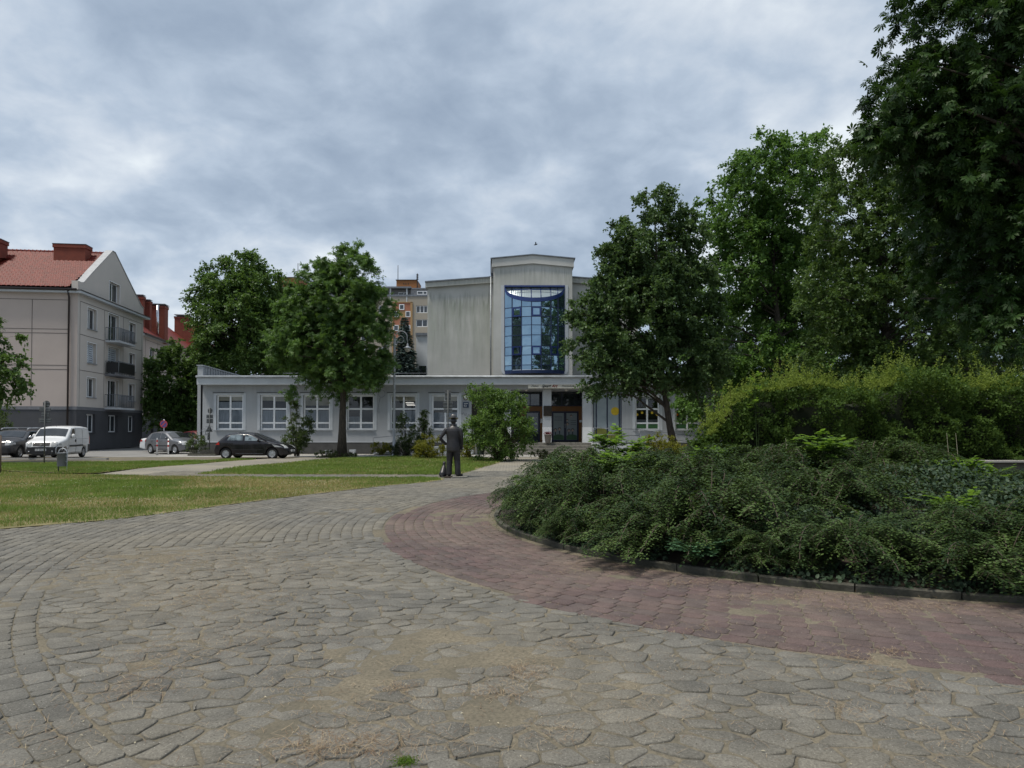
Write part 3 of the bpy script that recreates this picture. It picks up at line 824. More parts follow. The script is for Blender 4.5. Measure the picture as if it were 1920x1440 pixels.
_b = M['tube'].node_tree.nodes['Principled BSDF']; _b.inputs['Emission Color'].default_value = (1, .95, .85, 1); _b.inputs['Emission Strength'].default_value = 0.8
q = MB(); a, b, c, d = holes[4]
for j, zz_ in enumerate((d - .50, d - .60, d - .68)): q.box(b - .78 + j * .05, b - .25 + j * .05, .27 , .29, zz_, zz_ + .03, fr)
q.build('lit_lamp_tube', M['tube'], school, recalc=False)
# cornice
g = MB(); g.box(-0.02, LEN + .3, -0.55, 0.3, sz(721, 44), 4.93, fr); g.build('cornice', M['render_light'], school, recalc=False)
g = MB(); g.tube([fr(-0.05, -0.60, 4.955), fr(LEN + .3, -0.60, 4.955)], 0.075, 10); g.box(-0.05, LEN + .3, -0.62, 0.2, 4.985, 5.03, fr)
g.build('gutter', M['gutter'], school, recalc=False)
g = MB(); g.add([fr(0.3, 0.2, 5.01), fr(LEN, 0.2, 5.01), fr(LEN, 9, 5.3), fr(0.3, 9, 5.3)], [(0, 1, 2, 3)], False)
g.build('roof', M['roof_felt'], school, recalc=False)
# left end parapet that falls away to the back
g = MB(); P = [(0, sz(686)), (7.5, sz(686) - .25), (7.5, 0), (0, 0)]
g.add([fr(-0.22, y, z) for y, z in P] + [fr(0.12, y, z) for y, z in P], [(0, 1, 2, 3), (7, 6, 5, 4), (0, 4, 5, 1), (1, 5, 6, 2), (2, 6, 7, 3), (3, 7, 4, 0)], False)
g.build('end_parapet', M['render_grey'], school, recalc=False)
g = MB(); g.add([fr(x, y, z) for x in (-0.27, 0.17) for y, z in ((-0.06, sz(686) + .002), (7.5, sz(686) - .248), (7.5, sz(686) - .18), (-0.06, sz(686) + .07))], [(0, 1, 2, 3), (7, 6, 5, 4), (0, 4, 5, 1), (1, 5, 6, 2), (2, 6, 7, 3), (3, 7, 4, 0)], False)
g.build('coping', M['gutter'], school, recalc=False)
for i in range(18):
    g = MB(); g.box(0.13, 0.17, 0.3 + i * 0.4, 0.34 + i * 0.4, 5.05, sz(686) - .03 - i * .012, fr); g.build('parapet_batten', M['gutter'], school, recalc=False)
g = MB(); g.box(0.3, 4.5, 7.2, 7.3, 5.0, 5.35, fr); g.tube([fr(3.2, 6.5, 5.75), fr(15, 6.5, 5.75)], .03, 6); g.build('roof_edge_rail', M['grey_metal'], school, recalc=False)
# porch
PY = 2.9
g = MB()
g.box(pa - .1, gb + .1, PY, PY + .1, 0, 4.6, fr)
g.box(pa - .1, pa, .26, PY, 0, 4.6, fr); g.box(gb + .3, gb + .4, .26, PY, 0, 4.6, fr)
g.build('porch_wall', M['room'], school, recalc=False)
g = MB(); g.box(pa, gb + .3, .26, PY, pz1 + .01, pz1 + .1, fr); g.build('porch_ceiling', M['render_light'], school, recalc=False)
g = MB(); g.box(pa, pb, -.25, PY, 0, .70, fr); g.box(pa + 1.2, pb + .2, -.60, -.25, 0, .52, fr); g.box(pa + 1.0, pb + .3, -.95, -.60, 0, .35, fr); g.box(pa + .8, pb + .4, -1.30, -.95, 0, .17, fr)
g.build('entrance_steps', M['steps'], school, bevel=0.015)
Y2 = SY + PY
l2 = lambda px: sloc(sx(px, Y2)); z2 = lambda py: sz(py, Y2)
g = MB()
for a, b in ((975, 984), (1012.5, 1034), (1085, 1094)): g.box(l2(a), l2(b), PY - .09, PY - .002, .70, z2(762), fr)
g.box(l2(984), l2(1012.5), PY - .09, PY - .002, z2(771), z2(762), fr); g.box(l2(1034), l2(1085), PY - .09, PY - .002, z2(771), z2(762), fr)
g.build('door_surround', M['brown_frame'], school, recalc=False)
w = window(school, fr, l2(905), l2(974), .72, z2(734), (0.33, 0.66), (0.55,), PY - .08, .08, 'navy', 'glass_dark', 'porch_glazing')
w = window(school, fr, l2(975), l2(1094), z2(761.5), z2(732), (0.16, 0.34, 0.66), (), PY - .07, .06, 'navy', 'glass_dark', 'transom_window')
M['door_poster'] = noisy('printed_glass_film', (0.30, 0.35, 0.38), (0.24, 0.29, 0.31), 1.5, 0.35, 0)
M['film_green'] = plain('green_film', (0.045, 0.13, 0.05), 0.4)
M['film_yellow'] = plain('yellow_film', (0.60, 0.42, 0.03), 0.4)
M['film_dark'] = plain('dark_print', (0.03, 0.035, 0.045), 0.5)
M['film_blue'] = plain('blue_film', (0.03, 0.10, 0.22), 0.4)
M['film_skin'] = plain('skin_colour_film', (0.50, 0.38, 0.30), 0.5)
def door(a, b, posters, left=False):
    g = MB(); c, d = .72, z2(771.5); f = .11; dd = PY - .08
    g.box(a, b, dd, dd + .07, c, c + .12, fr); g.box(a, b, dd, dd + .07, d - f, d, fr); g.box(a, a + f, dd, dd + .07, c + .12, d - f, fr); g.box(b - f, b, dd, dd + .07, c + .12, d - f, fr)
    if posters: m = (a + b) / 2; g.box(m - .09, m + .09, dd + .003, dd + .067, c + .12, d - f, fr)
    o = g.build('door', M['navy'], school, recalc=False)
    p = MB(); p.box(a + f, b - f, dd + .03, dd + .035, c + .12, d - f, fr)
    p.build('pane', M['door_poster' if posters else 'glass_dark'], o, recalc=False)
    h = MB(); x = (a + b) / 2 + (-.02 if posters else .3); h.box(x, x + .03, dd - .06, dd, 1.65, 1.95, fr); h.build('handle', M['steel'], o, recalc=False)
    return o
dl = door(l2(984.5), l2(1012), False); dr = door(l2(1034.5), l2(1084.5), True)
dd = PY - .08
def disc(g, x, z, r, d0, d1, seg=16, sxx=1.0):
    g.prism([(x + r * sxx * math.cos(2 * PI * i / seg), z + r * math.sin(2 * PI * i / seg)) for i in range(seg)], d0, d1, lambda a, b, c: fr(a, c, b))
# printed children on the door leaves: heads, bodies, green hill
A0, B0 = l2(1034.5) + .12, l2(1084.5) - .12; mid = (A0 + B0) / 2
g = MB()
for (x0, x1) in ((A0, mid - .1), (mid + .1, B0)):
    n = 10; P = [(x0, .85)] + [(x0 + (x1 - x0) * i / n, 1.12 + .10 * math.sin(PI * i / n)) for i in range(n + 1)] + [(x1, .85)]
    g.prism(P, dd + .020, dd + .027, lambda a, b, c: fr(a, c, b))
g.build('printed_hill', M['film_green'], dr, recalc=False)
g = MB(); hd = MB(); hr = MB()
kids = ((A0 + .13, 1.50), (A0 + .42, 1.57), (mid + .26, 1.48), (mid + .52, 1.50), (mid + .16, 1.92), (mid + .14, 2.18), (mid + .42, 2.48))
for i, (x, z) in enumerate(kids):
    rr = .09 if z < 2 else .065
    disc(hr, x, z + .02, rr * 1.25, dd + .022, dd + .027); hd = MB(); disc(hd, x, z - .01, rr * .92, dd + .014, dd + .021); hd.build('printed_face', M['film_skin'], dr, recalc=False)
    if z < 1.7: hr.box(x - .035, x + .035, dd + .022, dd + .027, z - .32, z - .1, fr)
for i in range(4): hr.box(A0 + .05, mid - .2, dd + .022, dd + .027, 2.45 - i * .09, 2.47 - i * .09, fr)
for i in range(3): hr.box(mid + .38, B0 - .04, dd + .022, dd + .027, 2.16 - i * .13, 2.19 - i * .13, fr)
hr.build('printed_outline', M['film_dark'], dr, recalc=False)
g = MB(); g.box(l2(999), l2(1006), dd - .01, dd, 2.15, 2.45, fr); g.box(l2(999), l2(1006), dd - .01, dd, 1.85, 2.1, fr); g.box(l2(1001), l2(1006), dd - .01, dd, 1.5, 1.75, fr)
g.build('notice_sheets', M['curtain'], dl, recalc=False)
g = MB(); g.box(l2(1013), l2(1018), PY - .12, PY - .092, 2.0, 2.3, fr); g.box(l2(1086), l2(1091), PY - .12, PY - .092, 2.05, 2.2, fr); g.build('wall_plates', M['white_frame'], school, recalc=False)
# columns
for i, (a, b) in enumerate(((946, 958), (1017.5, 1034), (1092.5, 1109.8))):
    g = MB(); g.box(sloc(sx(a)), sloc(sx(b)), 0.02, .42, .70, pz1, fr); c = g.build('column', M['render_light'], school, recalc=False)
    g = MB(); g.box(sloc(sx(a)) - .006, sloc(sx(b)) + .006, 0.012, .43, .70, sz(801), fr); g.build('column_base', M['white_frame'], c, recalc=False)
g = MB(); g.box(sloc(sx(1019)), sloc(sx(1034.5)), -.06, .018, sz(780), sz(761), fr); pq = g.build('bronze_plaque', noisy('dark_bronze_relief', (.03, .026, .022), (.06, .05, .04), 12, .5, .8, 30, metal=.5), school, bevel=.01)
# fascia and sign
g = MB(); g.box(pa, gb + .2, -.10, 0.02, pz1, sz(721), fr); g.build('fascia', M['render_grey'], school, recalc=False)
g = MB(); a, b = sloc(sx(990)), sloc(sx(1127)); za, zc = sz(728.8), sz(720.6) ; g.box(a, b, -.50, -.42, za, zc, fr)
sg = g.build('name_sign', plain('cream_sign_board', (.62, .60, .53), .5, var=.03), school, recalc=False)
zm = (za + zc) / 2
M['sign_black'] = plain('sign_black', (.02, .02, .025), .5); M['sign_red'] = plain('sign_dark_red', (.20, .015, .012), .5)
rx = (PI / 2, 0, 0)
text_mesh('lettering', 'Żłobek', .17, M['sign_black'], sg, fr(sloc(sx(1002)), -.505, zm), rx, .004, .35)
text_mesh('lettering', 'Sport', .25, M['sign_black'], sg, fr(sloc(sx(1023)), -.505, zm), rx, .004, .45, bold=.008)
text_mesh('lettering', 'Art', .25, M['sign_red'], sg, fr(sloc(sx(1038.5)), -.505, zm), rx, .004, .45, bold=.008)
text_mesh('lettering', 'Przedszkole', .17, M['sign_black'], sg, fr(sloc(sx(1064)), -.505, zm), rx, .004, .35)
for px in (987, 1062):
    g = MB(); g.lathe([(0.001, pz1 - .10), (.11, pz1 - .06), (.13, pz1)], 12, (sloc(sx(px)), .18, 0)); g.build('porch_lamp', M['lamp_white'], school, recalc=False)
# right-hand glazing with sun and hill film
w = window(school, fr, ga, gb, .74, pz1, (0.12, 0.50, 0.92), (), .12, .06, 'navy', 'door_poster', 'entrance_glazing')
g = MB(); n = 12; x0, x1 = ga + .12, gb - .1
g.prism([(x0, .8)] + [(x0 + (x1 - x0) * i / n, 1.52 + .16 * math.sin(i * .55)) for i in range(n + 1)] + [(x1, .8)], .135, .142, lambda a, b, c: fr(a, c, b)); g.build('printed_hill', plain('olive_film', (.16, .17, .03), .5), w, recalc=False)
g = MB(); disc(g, gb - .42, 2.75, .27, .135, .142, 20); g.build('printed_sun', M['film_yellow'], w, recalc=False)
# orange childrens' pictures in the right windows
for i, (a, b) in enumerate(rwins[:3]):
    a, b = sloc(sx(a)), sloc(sx(b)); g = MB()
    for k_ in range(5):
        x = a + .15 + (b - a - .3) * k_ / 4; disc(g, x, zb + 1.0 + .12 * (k_ % 2), .085, .126, .129, 10)
    g.build('window_pictures', M['orange' if i % 2 else 'film_yellow'], school, recalc=False)
    g = MB(); g.box(a + .1, b - .1, .126, .129, zb + .1, zb + .36, fr); g.build('window_pictures', M['film_green'], school, recalc=False)
# crest and number plate left of the porch
g = MB(); cx, cz = sloc(sx(873)), sz(744.5)
disc(g, cx, cz, .21, -.04, -.002, 24, .82); cr_ = g.build('eagle_crest', plain('crest_dark_red', (.14, .10, .10), .5), school, recalc=False)
g = MB(); E = [(0, .13), (.03, .10), (.02, .06), (.10, .13), (.13, .06), (.11, -.02), (.06, -.04), (.07, -.10), (0, -.14), (-.07, -.10), (-.06, -.04), (-.11, -.02), (-.13, .06), (-.10, .13), (-.02, .06), (-.03, .10)]
g.prism([(cx + x, cz + y) for x, y in E], -.052, -.042, lambda a, b, c: fr(a, c, b)); g.build('white_eagle', M['white'], cr_, recalc=False)
g = MB(); a, b, c, d = sloc(sx(868)), sloc(sx(879)), sz(764.5), sz(754); g.box(a, b, -.04, -.002, c, d, fr); np_ = g.build('number_plate', plain('dark_blue_enamel', (.012, .03, .07), .3), school, recalc=False)
text_mesh('lettering', '52', .19, M['white'], np_, fr((a + b) / 2 - .04, -.045, c + .12), rx, .003)
g = MB(); g.box(a + .06, b - .05, -.044, -.040, d - .11, d - .085, fr); g.build('small_print', M['white'], np_, recalc=False)
# fine graffiti scrawl
g = MB(); pts_ = [(x * .058, .12 * math.sin(x * 2.1) * math.exp(-((x - 9) / 8) ** 2) - x * .022) for x in np.arange(0, 17, .35)]
g.tube([fr(sloc(sx(863)) + p[0], -.004, sz(773.5) + p[1]) for p in pts_], .008, 4); g.build('graffiti', M['film_dark'], school, recalc=False)
# wall bracket with thin loops between the fourth and fifth window
g = MB(); x = sloc(sx(716)); g.tube([fr(x + .22 * math.cos(t), -.12, sz(738) + .24 * math.sin(t)) for t in np.linspace(0, 2 * PI, 20)], .012, 5)
g.tube([fr(x - .1, -.05, sz(745)), fr(x - .2, -.1, sz(760)), fr(x - .18, -.05, sz(775))], .012, 5); g.build('wire_ring', M['grey_metal'], school, recalc=False)
# ramps with rails
def ramp(a, b, za_, zb_, y0, y1, nm='ramp'):
    g = MB(); g.add([fr(a, y0, 0), fr(b, y0, 0), fr(b, y0, zb_), fr(a, y0, za_), fr(a, y1, 0), fr(b, y1, 0), fr(b, y1, zb_), fr(a, y1, za_)], [(0, 1, 2, 3), (7, 6, 5, 4), (3, 2, 6, 7), (0, 4, 5, 1), (0, 3, 7, 4), (1, 5, 6, 2)], False)
    o = g.build(nm, M['render_light'], school, recalc=False)
    g = MB()
    for h in (.55, .95): g.tube([fr(a, y0 + .05, za_ + h), fr(b, y0 + .05, zb_ + h)], .022, 6)
    n = max(2, int(abs(b - a) / 1.4))
    for i in range(n + 1):
        t = i / n; x = a + (b - a) * t; z = za_ + (zb_ - za_) * t; g.tube([fr(x, y0 + .05, z), fr(x, y0 + .05, z + .96)], .022, 6)
    g.build('handrail', M['grey_metal'], o, recalc=False)
ramp(sloc(sx(709)), sloc(sx(800)), .08, .40, -1.6, -.4); ramp(sloc(sx(800)), pa + .2, .40, .70, -1.62, -.42)
ramp(pb - .1, sloc(sx(1190)), .70, .62, -1.6, -.4); ramp(sloc(sx(1190)), sloc(sx(1300)), .62, .15, -1.62, -.42)

# ---- tall block of the school
M['tower_render'] = stained('stained_tower_render', (0.54, 0.54, 0.515), (0.19, 0.205, 0.175), sz(551, 49) , sz(700, 49), 1.5, 1.0)
M['tower_render2'] = stained('stained_top_render', (0.53, 0.53, 0.51), (0.24, 0.25, 0.22), sz(500, 47.5), sz(560, 47.5), 2.4, 0.85)
TY, BY = 49.2, 47.6                               # planes of the side walls and of the middle bay
tx = lambda px, Y: sloc(sx(px, Y))
g = MB(); n0 = TY - SY
def slab(g, pts, y0, y1):
    n = len(pts); vs = [fr(x, y0, z) for x, z in pts] + [fr(x, y1, z) for x, z in pts]
    g.add(vs, [tuple(range(n)), tuple(range(2 * n - 1, n - 1, -1))] + [(i, (i + 1) % n, n + (i + 1) % n, n + i) for i in range(n)], False)
wl = [(tx(801, TY), 4.9), (tx(960, TY), 4.9), (tx(960, TY), sz(521, TY)), (tx(801, TY), sz(533, TY))]
slab(g, wl, n0, n0 + 14)
wr = [(tx(1038, TY), 4.9), (tx(1197, TY), 4.9), (tx(1197, TY), sz(533, TY)), (tx(1038, TY), sz(521, TY))]
slab(g, wr, n0, n0 + 14)
g.build('block_wall', M['tower_render'], school, recalc=False)
g = MB()
slab(g, [(tx(797.5, TY), sz(539, TY)), (tx(930, TY), sz(529.5, TY)), (tx(930, TY), sz(520, TY)), (tx(797.5, TY), sz(530, TY))], n0 - .25, n0 + 14.2)
slab(g, [(tx(1068, TY), sz(529.5, TY)), (tx(1200.5, TY), sz(539, TY)), (tx(1200.5, TY), sz(530, TY)), (tx(1068, TY), sz(520, TY))], n0 - .25, n0 + 14.2)
g.build('block_cornice', M['tower_render2'], school, recalc=False)
g = MB()
slab(g, [(tx(797, TY), sz(530, TY) + .003), (tx(930, TY), sz(520, TY) + .003), (tx(930, TY), sz(518, TY)), (tx(797, TY), sz(527.5, TY))], n0 - .33, n0 + 14.3)
slab(g, [(tx(1068, TY), sz(520, TY) + .003), (tx(1201, TY), sz(530, TY) + .003), (tx(1201, TY), sz(527.5, TY)), (tx(1068, TY), sz(518, TY))], n0 - .33, n0 + 14.3)
g.build('block_roof_edge', M['grey_metal'], school, recalc=False)
nb = BY - SY
L_, R_ = tx(925, BY), tx(1073.5, BY); C_ = (L_ + R_) / 2
hl, hr_ = tx(945.5, BY), tx(1059.5, BY); hz0, hz1 = sz(700.5, BY), sz(534, BY)
g = MB()
cells = [(L_, hl, 4.9, sz(502, BY)), (hr_, R_, 4.9, sz(502, BY)), (hl, hr_, hz1, sz(502, BY)), (hl, hr_, 4.9, hz0)]
for a, b, c, d in cells: g.box(a, b, nb, nb + .35, c, d, fr)
slab(g, [(L_, sz(502, BY)), (R_, sz(502, BY)), (R_, sz(494, BY)), (C_, sz(487, BY)), (L_, sz(494, BY))], nb, nb + .35)
g.box(L_, L_ + .35, nb + .35, nb + 14, 4.9, sz(495, BY), fr); g.box(R_ - .35, R_, nb + .35, nb + 14, 4.9, sz(495, BY), fr)
g.build('bay_wall', M['tower_render2'], school, recalc=False)
g = MB(); slab(g, [(L_ - .1, sz(500, BY)), (C_, sz(493, BY)), (R_ + .1, sz(500, BY)), (R_ + .1, sz(485, BY)), (C_, sz(477.5, BY)), (L_ - .1, sz(485, BY))], nb - .14, nb + 14)
g.build('bay_cornice', M['tower_render2'], school, recalc=False)
g = MB(); slab(g, [(L_ - .2, sz(485, BY) + .003), (C_, sz(477.5, BY) + .003), (R_ + .2, sz(485, BY) + .003), (R_ + .2, sz(483, BY)), (C_, sz(475.7, BY)), (L_ - .2, sz(483, BY))], nb - .22, nb + 14)
g.build('bay_roof_edge', M['grey_metal'], school, recalc=False)
g = MB(); g.tube([fr(tx(920.5, TY), nb + 1.2, sz(490)), fr(tx(920.5, TY), nb + 1.2, 5.0)], .05, 6); g.build('downpipe', M['gutter'], school, recalc=False)
g = MB(); g.box(tx(920, TY), tx(925.5, TY), nb + 1.0, nb + 4, sz(514, TY), sz(491, TY), fr); g.build('side_louvre', M['grey_metal'], school, recalc=False)
# light render frame with round lower corners round the window
g = MB(); rr = .35; t = .12
def rrect(a, b, c, d, r_):
    P = [(a, d), (a, c + r_)] + [(a + r_ - r_ * math.cos(q), c + r_ - r_ * math.sin(q)) for q in np.linspace(0.2, PI / 2, 6)] + [(b - r_ + r_ * math.sin(q), c + r_ - r_ * math.cos(q)) for q in np.linspace(0, PI / 2 - .2, 6)] + [(b, c + r_), (b, d)]
    return P
O = rrect(hl - .22, hr_ + .22, hz0 - .12, hz1, .4); I_ = rrect(hl, hr_, hz0, hz1, .25)
n = len(O); vs = [fr(x, nb - .05, z) for x, z in O] + [fr(x, nb - .05, z) for x, z in I_] + [fr(x, nb + .02, z) for x, z in O] + [fr(x, nb + .3, z) for x, z in I_]
g.add(vs, [(i, i + 1, n + i + 1, n + i) for i in range(n - 1)] + [(i, i + 1, 2 * n + i + 1, 2 * n + i) for i in range(n - 1)] + [(n + i, n + i + 1, 3 * n + i + 1, 3 * n + i) for i in range(n - 1)], False)
g.build('window_surround', M['render_light'], school, recalc=False)
# bowed glazing
k = NT('blue_mirror_glass'); v = k.coord('Object'); k.bump(k.noise(v, 1.1, 2), 0.10, 0.05)
M['mirror'] = k.fin((0.26, 0.38, 0.48), 0.02, 0.92, 0.5)
M['mirror'] = k.m
cb = [945.8, 960, 977.5, 996, 1014, 1032.5, 1046, 1059.2]
xb = [tx(q, BY) for q in cb]; xc = (hl + hr_) / 2; hw = (hr_ - hl) / 2; SAG = 0.85
bow = lambda x: -SAG * max(0.0, 1 - ((x - xc) / hw) ** 2)          # how far the glass stands out
topz = lambda x: sz(538, BY) - 1.02 * math.sqrt(max(0, 1 - ((x - xc) / hw) ** 2)) * .98
rows = [sz(q, BY) for q in (700.5, 686, 667.5, 651, 630.5, 612, 596, 578)]
bf = empty('bowed_window', fr(0, nb, 0)); bf.parent = school; bf.location = fr(0, nb, 0)
fb = lambda s_, d_, z_: fr(s_, d_, z_)
gl_, mf = MB(), MB()
for i in range(7):
    a, b = xb[i], xb[i + 1]
    for j in range(8):
        z0_ = rows[j]
        for q in (0, 1):
            pass
        za0 = rows[j + 1] if j < 7 else None
        ta, tb = (za0, za0) if za0 else (topz(a), topz(b))
        if ta <= z0_ and tb <= z0_: continue
        if j == 0: z0_ += .22
        ry = lambda s_: 0.007 * math.sin(12.9898 * (i * 8 + j) + s_)   # panes never sit perfectly flush
        da, db = bow(a) + ry(1), bow(b) + ry(2)
        if j == 7:
            nn_ = 4; 
            for q in range(nn_):
                xa, xb_ = a + (b - a) * q / nn_, a + (b - a) * (q + 1) / nn_
                d1_, d2_ = da + (db - da) * q / nn_, da + (db - da) * (q + 1) / nn_
                gl_.add([fb(xa, d1_, z0_), fb(xb_, d2_, z0_), fb(xb_, d2_, max(z0_, topz(xb_))), fb(xa, d1_, max(z0_, topz(xa)))], [(0, 1, 2, 3)], False)
        else: gl_.add([fb(a, da, z0_), fb(b, db, z0_), fb(b, db + .014 * math.cos(j * 3 + i * 1.7), tb), fb(a, da + .014 * math.cos(j * 3 + i * 1.7), ta)], [(0, 1, 2, 3)], False)
gl_.build('pane', M['mirror'], bf, recalc=False)
for x in xb: mf.box(x - .032, x + .032, bow(x) - .03, bow(x) + .03, rows[0], max(rows[1], topz(x)), fr)
for j, z in enumerate(rows):
    for i in range(7):
        a, b = xb[i], xb[i + 1]
        if z > max(topz(a), topz(b), topz((a + b) / 2)): continue
        vs = [fb(a, bow(a) + q, z + w_) for q in (-.028, .028) for w_ in (-.022, .022)] + [fb(b, bow(b) + q, z + w_) for q in (-.028, .028) for w_ in (-.022, .022)]
        mf.add(vs, [(0, 1, 3, 2), (4, 6, 7, 5), (0, 4, 5, 1), (2, 3, 7, 6), (1, 5, 7, 3), (0, 2, 6, 4)], False)
# base tray, closed below
N = 16; P = [(xc + hw * math.cos(t), 0) for t in (0,)]
arc = [(hl + (hr_ - hl) * i / N) for i in range(N + 1)]
tray = [(x, bow(x) - .02) for x in arc]
for z0_, z1_ in ((rows[0] - .02, rows[0] + .2),):
    vs = [fb(x, y, z0_) for x, y in tray] + [fb(x, y, z1_) for x, y in tray]
    mf.add(vs, [(i, i + 1, N + 1 + i + 1, N + 1 + i) for i in range(N)] + [tuple(range(N + 1))], False)
mf.build('mullions', M['blue'], bf, recalc=False)
# deep blue arched ring and sloping light above it
g = MB(); M2 = 28; rim = []
for i in range(M2 + 1):
    x = hl + (hr_ - hl) * i / M2; rim.append((x, bow(x), topz(x)))
vs = []
for x, y, z in rim: vs += [fb(x, y - .07, z - .16), fb(x, y - .07, z + .12), fb(x, y + .25, z + .14), fb(x, y + .25, z - .14)]
fs = []
for i in range(M2):
    for q in range(4): fs.append((i * 4 + q, (i + 1) * 4 + q, (i + 1) * 4 + (q + 1) % 4, i * 4 + (q + 1) % 4))
g.add(vs, fs, False); M['blue2'] = plain('bright_blue_frame', (0.014, 0.035, 0.15), 0.3)
g.box(hl, hr_, -.06, .05, hz1 - .12, hz1 - .002, lambda s_, d_, z_: fr(s_, d_, z_)); g.build('arched_ring', M['blue2'], bf, recalc=False)
g = MB(); vs = []
for x, y, z in rim: vs += [fb(x, y + .10, z), fb(x, .18, hz1 - .1)]
g.add(vs, [(i * 2, i * 2 + 2, i * 2 + 3, i * 2 + 1) for i in range(M2)], False)
k = NT('pale_sloping_glass'); M['mirror2'] = k.fin((0.30, 0.36, 0.39), 0.3, 0.3, 0.5); g.build('sloping_pane', M['mirror2'], bf, recalc=False)
g = MB()
for x in xb[1:-1]: g.tube([fb(x, bow(x) + .07, topz(x)), fb(x, .15, hz1 - .1)], .028, 4)
g.tube([fb(xb[1] + .1, .0 + bow(xb[1]) * .55, (topz(xb[1]) + hz1) / 2 + .05), fb(xb[6] - .1, .0 + bow(xb[6]) * .55, (topz(xb[6]) + hz1) / 2 + .05)], .025, 4)
g.build('glazing_bars', M['blue2'], bf, recalc=False)
# opening lights with thick frames, some tilted
for (ci, rj, tilt) in ((1, 6, 0.0), (3, 6, 0.0), (1, 2, .13), (3, 2, 0.0), (5, 2, .10)):
    a, b = xb[ci], xb[ci + 1]; c, d = rows[rj], rows[rj + 1]; e = .09
    g = MB(); P = []
    def fq(u, w_, off):
        x = a + (b - a) * u; y = bow(a) + (bow(b) - bow(a)) * u; z = c + (d - c) * w_; return fr(x, y - .05 - off - tilt * w_ * 1.2, z)
    def bar(u0, u1, w0, w1):
        vs = [fq(u, w_, o_) for o_ in (0, .05) for w_ in (w0, w1) for u in (u0, u1)]
        g.add(vs, [(0, 1, 3, 2), (4, 6, 7, 5), (0, 4, 5, 1), (2, 3, 7, 6), (0, 2, 6, 4), (1, 5, 7, 3)], False)
    bar(.02, .98, .02, .16); bar(.02, .98, .84, .98); bar(.02, .17, .16, .84); bar(.83, .98, .16, .84)
    o = g.build('opening_light', M['blue2'], bf, recalc=False)
    g = MB(); g.add([fq(.17, .16, .01), fq(.83, .16, .01), fq(.83, .84, .01), fq(.17, .84, .01)], [(0, 1, 2, 3)], False); g.build('pane', M['mirror'], bf, recalc=False)
g = MB(); g.box(tx(780, 58), tx(801, 58), 13.5, 20, 4.8, sz(629, 58), fr); g.build('rear_wing', M['render_light'], school, recalc=False)
g = MB(); g.box(tx(779, 58), tx(801, 58), 13.35, 13.5, sz(629, 58), sz(624, 58), fr); g.build('rear_wing_cornice', M['grey_metal'], school, recalc=False)
g = MB(); g.box(tx(786, 58), tx(799, 58), 13.35, 13.5, 5, sz(686, 58), fr); g.build('rear_wing_window', M['glass_dark'], school, recalc=False)
# wire and hooks on the roof line
g = MB(); g.tube([fr(tx(806, TY), n0 + 2, sz(527.5, TY) + .1), fr(tx(860, TY), n0 + 2, sz(518, TY)), fr(tx(921, TY), n0 + 2, sz(504, TY))], .012, 4); g.build('roof_cable', M['grey_metal'], school, recalc=False)

# ---- apartment block on the left
M['beige'] = noisy('beige_render', (0.46, 0.395, 0.36), (0.42, 0.36, 0.328), 0.6, 0.9, 0.1, 50)
M['grey_beige'] = noisy('grey_beige_render', (0.55, 0.505, 0.465), (0.50, 0.465, 0.43), 0.6, 0.9, 0.1, 50)
M['base_dark'] = noisy('dark_grey_base_render', (0.072, 0.074, 0.082), (0.056, 0.058, 0.064), 0.8, 0.9, 0.1, 50)
M['joint'] = plain('render_joint', (0.13, 0.115, 0.105), 0.9)
M['band'] = plain('grey_band', (0.15, 0.155, 0.17), 0.9)
M['chimney'] = noisy('red_brown_chimney_render', (0.205, 0.052, 0.032), (0.15, 0.04, 0.026), 2, 0.85, 0.2)
M['dark_metal'] = plain('dark_brown_metal', (0.025, 0.018, 0.018), 0.4, 0.2)
k = NT('red_glazed_tiles'); v = k.coord('Object'); n = k.noise(v, 3.0, 4)
M['tile'] = k.fin(k.mix(k.rng(n, .35, .65), (0.175, 0.028, 0.019), (0.11, 0.018, 0.013)), 0.55, 0, 0.25)
ang = math.atan2(0.125, 1.0)
C1 = (sx(143, 50), 50)
apt = empty('apartment_building', (C1[0], C1[1], 0), ang, 'beige four-storey apartment block with dark base, gable end with balconies and red tiled roof', 'apartment building')
fg = frame((0, 0), (0, 1))       # gable wall: s runs away from the camera, d into the house (-x)
fl = frame((-34, 0), (1, 0))     # long wall: s towards the corner
GW = 11.7; ZE = 11.55
gh = []
colsA = (1.5, 2.9); colsC = (8.75, 10.1)
for z0_, z1_ in ((9.2, 10.8), (6.6, 8.15), (4.0, 5.5), (1.32, 2.72)): gh += [(colsA[0], colsA[1], z0_, z1_), (colsC[0], colsC[1], z0_ , z1_)]
dh = [(4.9, 6.8, 8.72, 10.95), (4.9, 6.8, 6.02, 8.25), (4.9, 6.8, 3.35, 5.6)]
gh += dh; gh.append((5.1, 6.75, 1.32, 2.72))
up = [h for h in gh if h[2] > 3.2]; lo = [h for h in gh if h[2] < 3.2]
g = MB(); wall_holes(g, fg, 0, GW, 3.24, ZE, up, .35); g.build('gable_wall', M['grey_beige'], apt, recalc=False)
g = MB(); wall_holes(g, fg, 0, GW, 0, 3.24, lo, .35); wall_holes(g, fl, 0, 34, 0, 3.0, [], .3)
g.build('base_wall', M['base_dark'], apt, recalc=False)
g = MB(); wall_holes(g, fl, 0, 34, 3.0, ZE, [], .3)
g.add([(-34, 0, 0), (-34, GW, 0), (-34, GW, ZE), (-34, 0, ZE)], [(0, 1, 2, 3)]); g.add([(-34, GW, 0), (0, GW, 0), (0, GW, ZE), (-34, GW, ZE)], [(0, 1, 2, 3)])
g.build('wall', M['beige'], apt, recalc=False)
